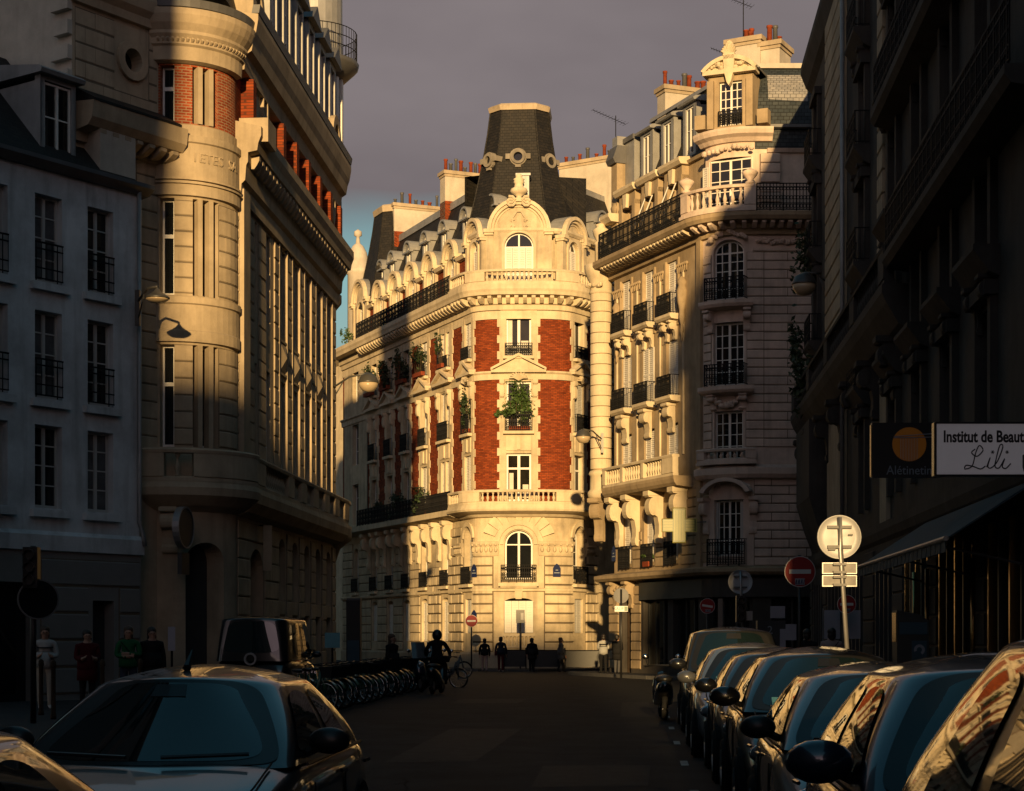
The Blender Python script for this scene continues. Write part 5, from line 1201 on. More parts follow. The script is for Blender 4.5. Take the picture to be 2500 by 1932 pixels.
# ================================================================== REST OF THE STREET: behind the camera and in the distance
def plain_building(name, label, F, u0, u1, h, dep, floors, wall_m, group=None, gf=4.0):
    o = empty(name, F.P((u0 + u1) / 2, 0, 0), label, 'building', group)
    n = max(1, int((u1 - u0) / 3)); ops = []
    for f in range(floors):
        za = gf + .6 + f * (h - gf) / floors; zb = za + (h - gf) / floors - 1.2
        for k in range(n): u = u0 + (u1 - u0) * (k + .5) / n; ops.append((u - .55, u + .55, za, zb))
    wall(MB(), F, u0, u1, -.1, h, ops, 0, .25).build('front_wall', wall_m, o)
    g = MB()
    for q in ops: g.fbox(F, q[0], q[1], -.25, -.22, q[2], q[3])
    g.build('window_panes', 'glass', o, kind='stuff')
    MB().sweep(F, u0 - .02, u1 + .02, [(-.1, h - .5), (.3, h - .4), (.6, h - .1), (.6, h + .1), (-.1, h + .2)]).build('cornice', wall_m, o)
    MB().fbox(F, u0 + .01, u1 - .01, -dep, -.3, -.1, h - .05).build('side_walls', wall_m, o)
    MB().sweep(F, u0, u1, [(.1, h + .1), (-1.5, h + 2.6), (-dep, h + 3.0), (-dep, h + .1)]).build('roof', 'slate', o)
    return o
FLf = Flat((-10.75, -50), 89.0, 0)
plain_building('street_house', 'tall plastered house on the left behind the viewpoint', FLf, 0, 76, 24, 12, 6, 'plaster_grey')
FRl = Flat(S(6.5, 28.3), -90 - A, 0.0)
plain_building('street_house', 'tall stone house on the right behind the viewpoint', FRl, 0.1, 36, 25.5, 10, 6, 'stone_dark')
plain_building('street_house', 'lower corner house on the right behind the viewpoint', FRl, 36.1, 54, 17, 10, 4, 'stone_dark')
FSt = Flat((-15.5, 76), 113, 0)
plain_building('street_house', 'tall stone house hidden down the left side street', FSt, 0, 48, 22, 10, 6, 'stone_tan')
plain_building('street_house', 'low row of houses far behind the viewpoint on the right', Flat((70, -135), 180, 0), 0, 72, 14, 10, 3, 'stone_dark')
FBk = Flat((40, -100), 180, 0)
plain_building('street_house', 'long apartment block closing the street behind the viewpoint', FBk, 39.0, 85, 28.6, 12, 7, 'stone_tan')
# far cream cupola over the rooftops at the end of the left street
FZ = Flat((-16.2, 136), -60, 0)
Zb = empty('domed_building', (-13, 136, 0), 'distant pale building with small white cupola above the left rooftops', 'building')
wall(MB(), FZ, -6, 10, 0, 21.5, [(u - .6, u + .6, z, z + 2.2) for u in (0, 3, 6) for z in (12, 16)], 0).build('front_wall', 'stone_smooth', Zb)
MB().fbox(FZ, -6, 10, -10, -.35, 0, 21.3).build('side_walls', 'stone_smooth', Zb)
MB().sweep(FZ, -6.2, 10.2, [(-.1, 21.2), (.5, 21.5), (.6, 22), (-.1, 22.2)]).build('cornice', 'stone_smooth', Zb)
zc = (-11.75, 137.5)
cu = MB().lathe((zc[0], zc[1], 0), [(.8, 21.5), (.8, 29.4), (.95, 29.5), (.95, 29.75), (.84, 29.85), (.8, 30.5), (.68, 31.1), (.42, 31.6), (.18, 31.8), (.12, 32.3), (.3, 32.4), (.3, 32.7), (0, 32.9)], 16).build('cupola', 'plaster_cream', Zb, True)
# ================================================================== STREET FURNITURE
def pole(mb, x, y, z0, z1, r=.035, n=8, lean=(0, 0)): return mb.tube([(x, y, z0), (x + lean[0], y + lean[1], z1)], r, n)
def disc(mb, F, u, z, r, d0, d1, n=28): return mb.prism(F, [(u + r * cos(2 * pi * k / n), z + r * sin(2 * pi * k / n)) for k in range(n)], d0, d1)
def no_entry(x, y, z, r, label, phi=0, z0=.1, sticker=None, pz=None, tilt=0):
    o = empty('no_entry_sign', (x, y, z0), label, 'traffic sign', 'no entry signs'); F = Flat((x, y), phi)
    pole(MB(), x, y, z0, z + r + .02, .038).build('pole', 'black_plastic', o, True)
    disc(MB(), F, 0, z, r, .04, .055).build('rim', 'sign_white', o); disc(MB(), F, 0, z, r * .95, .055, .06).build('disc', 'sign_red', o)
    c, s_ = cos(R(tilt)), sin(R(tilt)); q = [(-.7, -.14), (.7, -.14), (.7, .14), (-.7, .14)]
    MB().prism(F, [((a * c - b * s_) * r, z + (a * s_ + b * c) * r) for a, b in q], .06, .064).build('bar', 'sign_white', o)
    if sticker:
        a, b, wd, h = sticker
        MB().prism(F, [(a * r, z + b * r), ((a + wd) * r, z + b * r), ((a + wd) * r, z + (b + h) * r), (a * r, z + (b + h) * r)], .06, .065).build('sticker', 'poster', o)
        mb = MB(); n = 7
        for k in range(n):
            u0 = (a + wd * (k + .5) / n) * r; mb.tube([F.P(u0 - .012, .068, z + (b + .12 * h) * r), F.P(u0 + .012 * (-1) ** k, .068, z + (b + .85 * h) * r)], .008, 4)
        mb.build('scrawl', 'blue_plaque', o)
    return o
no_entry(-1.98, 88, 2.52, .3, 'small red no entry sign in front of the sunlit corner tower', pz=0)
no_entry(6.0, 37.6, 3.05, .325, 'large shaded no entry sign with a scrawled sticker, beside the silver sign back', sticker=(-.32, -.86, .62, .42))
no_entry(7.15, 66, 2.85, .28, 'no entry sign with slanted bar and torn sticker before the pharmacy', tilt=-9, sticker=(-.3, -.8, .75, .34))
no_entry(9.2, 49.6, 2.6, .26, 'faint no entry sign half hidden behind the grey sign pole', sticker=(-.1, -.8, .5, .34))
# --- signs seen from behind
def sign_back(x, y, z, r, label, plates=(), lean=.0, phi=0, name='road_sign', z0=.1):
    o = empty(name, (x, y, z0), label, 'traffic sign', 'road signs seen from behind'); F = Flat((x, y), phi)
    MB().tube([(x + lean, y + .07, z0), (x + lean * .1, y + .07, z - .6 * r), (x, y + .07, z + r * .9)], .036, 8).build('pole', 'galv', o, True)
    n = 36; mb = MB(); c = mb.pt(F.P(0, -.11, z)); 
    rings = []
    for rr, d in ((.35, -.112), (.7, -.108), (.93, -.115), (.96, -.075), (1.0, -.075), (1.0, -.13)):
        rings.append([mb.pt(F.P(rr * r * cos(2 * pi * k / n), d + .006 * sin(5 * k / n * pi) * (rr < .9), z + rr * r * sin(2 * pi * k / n))) for k in range(n)])
    for k in range(n): mb.face(c, rings[0][k], rings[0][(k + 1) % n])
    for a, b in zip(rings, rings[1:]):
        for k in range(n): mb.face(a[k], a[(k + 1) % n], b[(k + 1) % n], b[k])
    mb.build('disc', 'sign_back', o, True)
    for dz in (-.45 * r, .45 * r):
        MB().fbox(F, -.55 * r, .55 * r, -.1, -.05, z + dz - .022, z + dz + .022).build('bracket', 'zinc_dark', o)
    for k, (pw, ph, dz) in enumerate(plates):
        MB().fbox(F, -pw / 2, pw / 2, -.12, -.1, z + dz - ph / 2, z + dz + ph / 2).build('plate', 'sign_plate', o)
        q = MB()
        for a, b, c_, d in ((-pw / 2, pw / 2, -ph / 2, -ph / 2 + .014), (-pw / 2, pw / 2, ph / 2 - .014, ph / 2), (-pw / 2, -pw / 2 + .014, -ph / 2 + .014, ph / 2 - .014), (pw / 2 - .014, pw / 2, -ph / 2 + .014, ph / 2 - .014)): q.fbox(F, a, b, -.1, -.07, z + dz + c_, z + dz + d)
        q.build('plate_rim', 'galv', o)
        for e in (-.06, .06): MB().fbox(F, -.1, .1, -.098, -.02, z + dz + e - .018, z + dz + e + .018).build('clamp', 'zinc_dark', o)
    return o
sb = sign_back(4.92, 27, 3.18, .33, 'bright round sign back in sunlight with two rounded plates below', ((.52, .17, -.47), (.52, .17, -.66)), lean=.2)
MB().fbox(Flat((4.92, 27), 0), -.17, -.06, -.068, -.06, 2.98, 3.02).build('sticker', 'zinc_dark', sb); MB().fbox(Flat((4.92, 27), 0), .13, .2, -.068, -.062, 3.2, 3.225).build('sticker', 'black_plastic', sb)
s2 = sign_back(6.22, 49, 3.2, .33, 'round sign back with dark traffic light hanging below, before the pharmacy', lean=.12)
def traffic_light(par, x, y, z, phi=0):
    F = Flat((x, y), phi); MB().fbox(F, -.13, .13, -.1, .12, z, z + .72).build('signal_housing', 'black_plastic', par)
    for k in range(3):
        mb = MB().ring(F, 0, z + .14 + k * .22, .1, .085, .12, .26, 0, 360, 12); mb.build('signal_visor', 'black_plastic', par)
        disc(MB(), F, 0, z + .14 + k * .22, .084, .115, .13, 12).build('signal_lens', 'shopfront', par)
traffic_light(s2, 6.2, 48.85, 2.1); MB().fbox(Flat((6.2, 48.8), 0), .14, .3, -.02, .1, 2.15, 2.4).build('pedestrian_signal', 'galv', s2)
tl = empty('traffic_light', (-8.5, 32, .15), 'dark traffic light and round mirror on a post at the far left', 'traffic light')
pole(MB(), -8.5, 32, .15, 3.3, .055).build('pole', 'black_plastic', tl, True); traffic_light(tl, -8.5, 31.9, 2.55)
disc(MB(), Flat((-8.42, 32), 20), 0, 2.35, .34, .05, .09).build('mirror', 'glass', tl); MB().ring(Flat((-8.42, 32), 20), 0, 2.35, .36, .335, .04, .1, 0, 360, 24).build('mirror_rim', 'zinc_dark', tl)
ps = empty('signal_post', (.42, 90.6, .13), 'slim black signal post standing before the shuttered ground window', 'traffic light')
pole(MB(), .42, 90.6, .13, 3.0, .045).build('pole', 'black_plastic', ps, True); MB().fbox(Flat((.42, 90.5), 0), -.22, .22, -.1, .14, 2.45, 3.1).build('signal_housing', 'black_plastic', ps)
MB().fbox(Flat((.42, 90.5), 0), .02, .16, .14, .16, 2.6, 2.95).build('signal_panel', 'shutter_grey', ps)
sf = empty('cycle_sign', (4.3, 71, .1), 'white SAUF plate with green cycle mark under a round sign back', 'traffic sign'); F = Flat((4.3, 71), 0)
pole(MB(), 4.3, 71, .1, 3.6, .04).build('pole', 'black_plastic', sf, True); disc(MB(), F, 0, 3.35, .3, -.1, -.06).build('disc', 'zinc_dark', sf)
MB().fbox(F, -.26, .26, .04, .055, 2.72, 2.94).build('plate', 'sign_white', sf); text_mesh('SAUF', .17, 'black_plastic', 'lettering', sf, F.P(-.09, .058, 2.83), 0, .002)
MB().fbox(F, .12, .25, .055, .06, 2.74, 2.92).build('cycle_mark', 'green_plaque', sf)
# --- wall lamps
def wall_lamp(x, y, z, ax, ay, az, r, label, glob=True):
    o = empty('wall_lamp', (ax, ay, az), label, 'street lamp', 'lamps on wall brackets')
    MB().tube([(ax, ay, az), ((ax + x) / 2, (ay + y) / 2, (az + z + r * .9) / 2 + .16), (x, y, z + r * .95)], .035, 7).build('arm', 'lamp_cap', o, True)
    MB().tube([(ax, ay, az - .5), (ax + (x - ax) * .35, ay + (y - ay) * .35, az + (z + r - az) * .35 + .1)], .022, 6).build('stay', 'lamp_cap', o, True)
    MB().box((ax, ay, az - .15), (.12, .12, .9)).build('bracket', 'lamp_cap', o)
    k = 1.0 if glob else .42
    MB().lathe((x, y, z), [(0, r * .95), (r * .3, r * .93 * (1 if glob else .6)), (r * .8, r * (.6 if glob else .22)), (r * 1.0, r * .1), (r * 1.04, 0), (r * 1.0, -.02)], 20).build('lamp_shade', 'lamp_cap', o, True)
    MB().lathe((x, y, z), [(r * .97, -.02), (r * .9 * 1, -r * .4 * k), (r * .6, -r * .8 * k), (0, -r * .95 * k)], 20).build('globe', 'lamp_glass', o, True)
    return o
wall_lamp(-8.78, 44.6, 10.08, -9.45, 45.5, 10.15, .3, 'flat wall lamp on the corner of the white house', False)
wall_lamp(-5.1, 64, 10.75, -6.5, 64.6, 10.6, .36, 'glowing tan globe lamp on a long arm at the end of the left office building')
wall_lamp(3.2, 81, 10.75, 4.1, 81.9, 10.7, .34, 'small globe lamp on the round stone pier of the pharmacy building')
wall_lamp(10.05, 62, 13.85, 10.85, 62, 13.9, .42, 'dark globe lamp on the shaded building at the right')
# --- television aerials
def aerial(x, y, z0, z1, booms, label):
    o = empty('aerial', (x, y, z0), label, 'aerial', 'roof aerials'); pole(MB(), x, y, z0, z1, .022, 5).build('mast', 'iron', o)
    for (zb, ln, ang, n, tilt) in booms:
        mb = MB(); a = R(ang); dx, dy = cos(a), sin(a)
        mb.tube([(x - dx * ln * .3, y - dy * ln * .3, zb - tilt * .3), (x + dx * ln * .7, y + dy * ln * .7, zb + tilt * .7)], .014, 4)
        for k in range(n):
            f = -.3 + k / (n - 1); wd = .16 + .14 * (1 - k / n); px, py, pz = x + dx * ln * f, y + dy * ln * f, zb + tilt * f
            mb.tube([(px - dy * wd, py + dx * wd, pz), (px + dy * wd, py - dx * wd, pz)], .008, 3)
        mb.build('aerial_boom', 'iron', o)
    return o
aerial(10.0, 77.9, 27.4, 30.0, ((29.9, 1.0, 200, 6, .2), (29.1, 1.3, 195, 10, .35)), 'tall aerial on the chimney above the rounded bay')
aerial(4.75, 82.5, 24.3, 25.6, ((25.4, 1.7, 205, 12, .45),), 'drooping aerial beside the far end of the pharmacy roof')
aerial(9.0, 77.0, 25.4, 26.9, ((26.7, .7, 170, 7, .3), (26.3, .5, 60, 6, .2)), 'small aerial left of the curved dormer pediment')
# --- pharmacy cross
pc = empty('pharmacy_cross', (6.82, 73.6, 6.2), 'green pharmacy cross projecting from the stone building', 'sign'); F = Flat((6.82, 73.6), 0)
c = [(-.68, -.25), (-.25, -.25), (-.25, -.68), (.25, -.68), (.25, -.25), (.68, -.25), (.68, .25), (.25, .25), (.25, .68), (-.25, .68), (-.25, .25), (-.68, .25)]
MB().prism(F, [(a, 6.28 + b) for a, b in c], -.12, .1).build('cross_case', 'cross_green', pc); 
mb = MB()
for k in range(7): x = -.19 + k * .063; mb.fbox(F, x - .014, x + .014, .1, .125, 5.66, 6.9)
mb.build('lamp_tubes', 'cross_glow', pc)
for sg in (-1, 1):
    mb = MB()
    for k in range(7): z = 6.09 + k * .063; a, b = sorted((sg * .27, sg * .64)); mb.fbox(F, a, b, .1, .12, z - .014, z + .014)
    mb.build('lamp_tubes', 'cross_glow', pc)
mb = MB(); pts_ = [(a * 1.04, 6.28 + b * 1.04) for a, b in c]; mb.tube([F.P(a, .1, z) for a, z in pts_], .022, 4, close=True); mb.build('cross_rim', 'cross_glow', pc)
MB().tube([(7.4, 73.62, 6.4), (8.1, 73.7, 6.45)], .03, 6).build('arm', 'zinc_dark', pc)
# --- enamel street name plaques
def plaque(x, y, z, phi, label, lines, wd=.42, h=.46):
    o = empty('street_plaque', (x, y, z), label, 'street sign', 'enamel street name plaques'); F = Flat((x, y), phi)
    MB().prism(F, [(-wd / 2, z - h / 2), (wd / 2, z - h / 2), (wd / 2, z + h / 2), (-wd / 2, z + h / 2)], .075, .09).build('plate', 'blue_plaque', o)
    MB().prism(F, [(-wd / 2, z + h / 2), (wd / 2, z + h / 2), (wd / 4, z + h / 2 + .16), (0, z + h / 2 + .24), (-wd / 4, z + h / 2 + .16)], .075, .09).build('arched_top', 'blue_plaque', o)
    for k, t in enumerate(lines): MB().fbox(F, -t, t, .09, .093, z + .1 - k * .14, z + .15 - k * .14).build('lettering_line', 'letter_grey', o)
    return o
for (u, z, lb) in ((1.95, 5.1, 'blue street plaque on the right pier of the corner tower'), (-2.35, 5.1, 'upper blue street plaque on the left pier of the corner tower'), (-2.35, 2.7, 'lower blue street plaque on the left pier of the corner tower')):
    p_ = FT.P(u, .075, z); plaque(p_[0], p_[1], z, FT.phi(u), lb, (.07, .15))
p_ = FP.P(.2, .05, 5.4); plaque(p_[0], p_[1], 5.4, FP.phi(0), 'blue street plaque beside the first bracket of the pharmacy building', (.07, .15))
# --- shop signs on the right
li = empty('shop_sign', (8.6, 30, 4.8), 'white projecting shop sign reading Institut de Beauté Lili', 'shop sign'); F = Flat((7.05, 30), 0)
MB().fbox(F, 0, 1.72, -.07, .07, 4.38, 5.22).build('panel', 'sign_panel_glow', li); 
mb = MB()
for a, b, c_, d in ((-.03, 0, 4.35, 5.25), (1.72, 1.75, 4.35, 5.25), (0, 1.72, 5.22, 5.25), (0, 1.72, 4.35, 4.38)): mb.fbox(F, a, b, -.08, .085, c_, d)
mb.build('frame', 'black_plastic', li); MB().fbox(F, -.045, -.03, -.08, .08, 4.36, 5.24).build('brass_edge', 'brass', li)
text_mesh('Institut de Beauté', .27, 'black_plastic', 'lettering', li, F.P(.11, .074, 5.0), 0, .003, 'LEFT', sx=.74, offset=.008)
# handwritten Lili as brush strokes
def stroke(par, F, pts, r=.011, d=.078, name='script_stroke'):
    P_ = []
    for i in range(len(pts) - 1):
        p0, p1, p2, p3 = pts[max(i - 1, 0)], pts[i], pts[i + 1], pts[min(i + 2, len(pts) - 1)]
        for k in range(5):
            t = k / 5; P_.append([.5 * (2 * p1[j] + (p2[j] - p0[j]) * t + (2 * p0[j] - 5 * p1[j] + 4 * p2[j] - p3[j]) * t * t + (3 * p1[j] - p0[j] - 3 * p2[j] + p3[j]) * t ** 3) for j in (0, 1)])
    P_.append(pts[-1]); MB().tube([F.P(a, d, b) for a, b in P_], r, 5).build(name, 'black_plastic', par)
x0, z0 = .47, 4.44
stroke(li, F, [(x0 + .17, z0 + .36), (x0 + .11, z0 + .30), (x0 + .2, z0 + .24), (x0 + .3, z0 + .34), (x0 + .24, z0 + .42), (x0 + .18, z0 + .3), (x0 + .12, z0 + .08), (x0 + .0, z0 + .03), (x0 + .02, z0 + .09), (x0 + .14, z0 + .07), (x0 + .26, z0 + .03), (x0 + .34, z0 + .08)])
stroke(li, F, [(x0 + .36, z0 + .06), (x0 + .42, z0 + .22), (x0 + .38, z0 + .07), (x0 + .44, z0 + .05), (x0 + .54, z0 + .16), (x0 + .63, z0 + .4), (x0 + .58, z0 + .42), (x0 + .52, z0 + .2), (x0 + .5, z0 + .07), (x0 + .57, z0 + .05), (x0 + .66, z0 + .2), (x0 + .62, z0 + .07), (x0 + .68, z0 + .04), (x0 + .76, z0 + .12)])
for q in (.46, .7):
    for k in range(3): stroke(li, F, [(x0 + q + .03 * cos(k * 1.05), z0 + .31 + .03 * sin(k * 1.05)), (x0 + q - .03 * cos(k * 1.05), z0 + .31 - .03 * sin(k * 1.05))], .007)
MB().tube([(8.75, 30, 5.05), (8.95, 30, 5.05)], .03, 6).build('arm', 'iron', li)
al = empty('noodle_sign', (8.4, 35, 5.3), 'black projecting sign with orange disc, noodles and the word Alétinetin', 'shop sign'); F = Flat((6.98, 35), 0)
MB().fbox(F, 0, 1.32, -.07, .07, 4.78, 5.84).build('panel', 'black_plastic', al); disc(MB(), F, .72, 5.42, .33, .07, .076, 32).build('disc', 'orange_print', al)
for k in range(12):
    x = .55 + k * .03; MB().fbox(F, x - .004, x + .004, .077, .08, 5.42 - math.sqrt(max(0, .32 ** 2 - (x - .72) ** 2)), 5.56).build('noodle', 'poster', al)
for dz in (.0, .045): MB().tube([F.P(.42, .085, 5.545 + dz * .5), F.P(1.28, .085, 5.56 + dz * 1.6)], .009, 5).build('chopstick', 'poster', al)
text_mesh('Alétinetin', .25, 'letter_grey', 'lettering', al, F.P(.72, .074, 4.91), 0, .003, sx=.9)
MB().fbox(F, -.02, -.005, -.06, .06, 4.8, 5.8).build('brass_edge', 'brass', al); MB().tube([(8.3, 35, 5.5), (9.2, 35, 5.5)], .03, 6).build('arm', 'iron', al)
# --- awning over the shop front
aw = empty('shop_awning', FD.P(34, 0, 3.2), 'dark sloping fabric awning over the shop at the right', 'awning')
MB().sweep(FD, 27.4, LD - .3, [(.05, 4.26), (1.55, 3.28), (1.55, 3.25), (.05, 4.22)]).build('canopy', 'awning', aw)
for k in range(24):
    u = 27.4 + (LD - .3 - 27.4) * k / 24; MB().sweep(FD, u, u + .42, [(1.54, 3.25), (1.56, 3.25), (1.57, 3.05), (1.55, 3.05)]).build('valance_flap', 'awning', aw)
MB().tube([FD.P(27.35, 1.56, 3.27), FD.P(LD - .3, 1.56, 3.27)], .045, 8).build('front_rail', 'galv', aw)
for u in (28, 33, 38): MB().tube([FD.P(u, .1, 2.9), FD.P(u, 1.5, 3.22)], .025, 6).build('awning_arm', 'zinc_dark', aw)
# --- parking meter, notice boards, bollards, barriers, totem
pm = empty('parking_meter', (6.55, 29.6, .13), 'dark parking ticket machine with blue panel and yellow sticker', 'parking meter'); F = Flat((6.55, 29.6), 0)
MB().prism(F, [(-.26, .13), (.26, .13), (.26, 1.95), (.1, 2.05), (-.26, 2.12)], -.18, .16).build('case', 'shopfront', pm); MB().fbox(F, -.22, .23, .16, .18, 1.72, 1.92).build('header', 'meter_blue', pm)
MB().fbox(F, -.02, .22, .16, .178, 1.28, 1.62).build('screen', 'meter_blue', pm); MB().fbox(F, 0.02, .24, .16, .178, .62, 1.0).build('sticker', 'poster', pm)
MB().fbox(F, .03, .23, .178, .181, .74, .88).build('sticker_band', 'sticker_blue', pm); MB().fbox(F, .03, .23, .178, .181, .64, .735).build('sticker_band', 'sticker_yellow', pm)
MB().ring(F, .1, 1.47, .09, .045, .178, .185, -60, 200, 10).build('parking_mark', 'poster', pm); MB().fbox(F, -.275, -.26, -.16, .14, 1.6, 2.08).build('chrome_edge', 'brass', pm)
for i, (x, lb) in enumerate(((8.95, 'left pale notice panel on the shop window at the right'), (9.52, 'right pale notice panel on the shop window at the right'))):
    o = empty('notice_panel', (x, 50.4, .9), lb, 'notice', 'pale notices on the shop window'); F = Flat((x, 50.4), 0)
    MB().fbox(F, -.22, .22, -.02, .02, 1.65, 2.45).build('sheet', 'poster', o); pole(MB(), x - .25, 50.43, .13, 2.5, .02, 5).build('post', 'galv', o)
nt_ = empty('door_notice', (-8.5, 45.0, 1.2), 'lit white notice beside the dark doorway on the left', 'notice'); MB().fbox(Flat((-8.5, 45.0), 10), -.09, .09, -.02, .02, 1.35, 1.95).build('sheet', 'poster', nt_); pole(MB(), -8.5, 45.04, .15, 1.36, .03, 6).build('post', 'iron', nt_)
pb = empty('projecting_sign', (-8.42, 46.2, 4.6), 'round projecting shop sign seen nearly edge-on at the left bay', 'shop sign'); MB().lathe((0, 0, 0), [(0, -.06), (.5, -.06), (.52, 0), (.5, .06), (0, .06)], 24)
F = Flat((-8.42, 46.2), 78); disc(MB(), F, 0, 4.5, .52, -.07, .07).build('panel', 'shopfront', pb); MB().ring(F, 0, 4.5, .54, .5, -.09, .09, 0, 360, 26).build('rim', 'galv', pb); MB().fbox(F, -.25, .25, -.06, .06, 3.3, 3.85).build('lower_panel', 'shopfront', pb)
bn = empty('banner_sign', (-6.95, 51.5, 4), 'narrow vertical banner sign on the shaded left front', 'shop sign'); MB().fbox(Flat((-7.0, 51.6), 5), -.12, .12, -.03, .03, 3.6, 4.9).build('banner', 'stone_tan', bn); MB().tube([(-7.0, 51.6, 4.9), (-7.4, 51.7, 4.9)], .025, 5).build('arm', 'iron', bn)
def bollard(x, y, label, h=1.1, z=.15):
    o = empty('bollard', (x, y, z), label, 'bollard', 'brown posts along the left kerb')
    MB().lathe((x, y, z), [(.055, 0), (.055, .08), (.045, .1), (.042, h - .14), (.055, h - .12), (.055, h - .09), (.05, h - .03), (.02, h), (0, h)], 10).build('post', 'cloth_brown', o, True)
    return o
for (x, y, lb) in ((-9.25, 35.4, 'leftmost brown bollard by the striped sweater'), (-8.55, 33.6, 'thin bollard between the traffic light and the red jacket'), (-8.0, 35.2, 'bollard in front of the green sweater'), (-7.55, 36.6, 'bollard at the right end of the row on the left')): bollard(x, y, lb)
tt = empty('station_totem', (-5.35, 61, .15), 'tall dark slab of the bicycle station at the left kerb', 'totem'); MB().fbox(Flat((-5.35, 61), -8), -.24, .24, -.12, .12, .15, 2.95).build('slab', 'shopfront', tt); MB().fbox(Flat((-5.35, 61), -8), -.22, .24, -.13, .13, 2.95, 3.02).build('cap', 'zinc_dark', tt)
MB().fbox(Flat((-5.35, 61), -8), -.2, .2, .12, .13, .8, 1.6).build('map_panel', 'meter_blue', tt)
bb = empty('blue_panel', (-6.0, 60.2, .15), 'small blue advertising panel beside the station totem', 'panel'); MB().fbox(Flat((-6.0, 60.2), 0), -.25, .25, -.03, .03, 1.35, 1.85).build('panel', 'sticker_blue', bb); pole(MB(), -6.0, 60.24, .15, 1.36, .03).build('post', 'iron', bb)
def barrier(x0, x1, y, label):
    o = empty('street_barrier', ((x0 + x1) / 2, y, .13), label, 'barrier', 'low dark barriers before the corner tower'); F = Flat((x0, y), 0); n = x1 - x0
    MB().fbox(F, 0, n, -.02, .02, .25, 1.05).build('panel', 'shopfront', o); MB().fbox(F, -.03, n + .03, -.03, .03, 1.05, 1.1).build('top_rail', 'iron', o)
    for u in (0.0, n): MB().fbox(F, u - .03, u + .03, -.04, .04, .12, 1.2).build('post', 'iron', o)
barrier(1.0, 2.3, 89.6, 'dark barrier beside the walker in black at the tower foot'); barrier(2.6, 4.4, 88.6, 'long dark barrier at the right of the tower foot'); barrier(-.4, .7, 90.3, 'short dark barrier below the signal post')
nb = empty('utility_cabinet', (9.2, 64, .13), 'dark cabinet numbered 2 in front of the shop at the right', 'cabinet'); F = Flat((9.2, 64), 0); MB().fbox(F, -.5, .5, -.3, .1, .13, 2.3).build('case', 'shopfront', nb)
text_mesh('2', .4, 'letter_grey', 'number', nb, F.P(-.05, .103, 1.95), 0, .004); MB().fbox(F, .3, .5, .1, .11, 1.3, 2.0).build('notice', 'poster', nb)
for i, (px, z, wd, h, lb) in enumerate(((9.95, 2.65, .55, .45, 'upper taped paper on the shaded shop front'), (10.35, 1.9, .6, .6, 'lower taped paper on the shaded shop front'))):
    o = MB().fbox(Flat((px, 67.5), 0), -wd / 2, wd / 2, -.01, .01, z - h / 2, z + h / 2).build('taped_paper', 'poster', label=lb, cat='notice', group='papers on the shop front')
# --- planting
def window_plant(F, u, z, d, wd, h, n, m, label, seed, planter=True, lean=None, size=.1):
    p = F.P(u, d, z); o = empty('window_plant', p, label, 'plant', 'plants in window boxes'); G = F.loc(u)
    if planter:
        MB().fbox(G, u - wd * .48, u + wd * .48, d - .13, d + .1, z, z + .22).build('planter', 'terracotta', o)
    a = F.phi(u); c = G.P(u, d, z + .25 + h / 2)
    foliage('foliage', m, o, c, (wd * .5 * abs(cos(R(a))) + .14, wd * .5 * abs(sin(R(a))) + .14, h * .5), n, size, seed)
    if lean: 
        q = G.P(u + lean[0], d + .25, z + .35 + lean[1]); foliage('trailing_branch', m, o, q, (.55, .2, .3), n // 4, size, seed + 1)
    st = MB()
    for k in range(4): st.tube([G.P(u + (k - 1.5) * wd * .2, d, z + .2), G.P(u + (k - 1.5) * wd * .26, d + .05, z + h * .7)], .014, 4)
    st.build('stems', 'bark', o)
    return o
window_plant(FT, 0.02, 12.5, .1, 1.15, 2.1, 900, 'leaf', 'bushy green plant spilling from the third floor tower window', 31, lean=(-.85, .55))
window_plant(FT, -3.25, 12.5, .15, .7, 2.0, 380, 'leaf_dark', 'tall climbing plant in the left tower window', 33)
window_plant(FT, -6.6, 16.4, .3, .7, 1.5, 220, 'leaf_dark', 'slender plant at the first wing window beside the tower', 35, size=.08)
for i, (b_, lb) in enumerate(((-9.9, 'dark shrub at the second wing window'), (-12.9, 'large dark shrub at the third wing window'), (-15.8, 'dark shrub at the fourth wing window'), (-18.7, 'dark shrub at the wing window nearest the lamp'))):
    window_plant(FT, b_, 16.35, .4, 1.5, 1.6, 420, 'leaf_dark', lb, 40 + i)
for i, (u, lb) in enumerate(((-9.6, 'dark shrub on the second floor wing balcony by the light edge'), (-13.5, 'middle dark shrub on the second floor wing balcony'), (-17, 'far dark shrub on the second floor wing balcony'))):
    window_plant(FT, u, 8.55, .4, 1.8, 1.2, 360, 'leaf_dark', lb, 50 + i)
window_plant(FP, 3.6, 4.8, .1, .6, .35, 120, 'leaf', 'small green plant in the first floor window beside the pharmacy cross', 60, size=.06)
iv = empty('ivy', FD.P(3, .6, 11.2), 'dark ivy hanging from the stone balcony of the shaded building', 'plant')
for k in range(2):
    p_ = FD.P(.6 + k * 3.2, .72, 11.4 + (1.6 if k == 0 else .2)); foliage('foliage', 'leaf_dark', iv, p_, (.3, 1.2, .75), 260, .12, 70 + k, droop=1.2)
p_ = FD.P(3.0, .5, 15.6); foliage('foliage', 'leaf_dark', iv, p_, (.3, .9, 1.1), 240, .12, 80, droop=1.0)
rf = MB(); 
for k in range(3): p_ = FT.P(PV - 1.6, .2, 0)
rp_ = empty('roof_plant', FT.P(PV - .4, .4, 20), 'small green shrub on the roof edge at the far left pavilion', 'plant'); foliage('foliage', 'leaf', rp_, FT.P(PV - .9, .3, 20.8), (.35, .35, .7), 200, .1, 91)
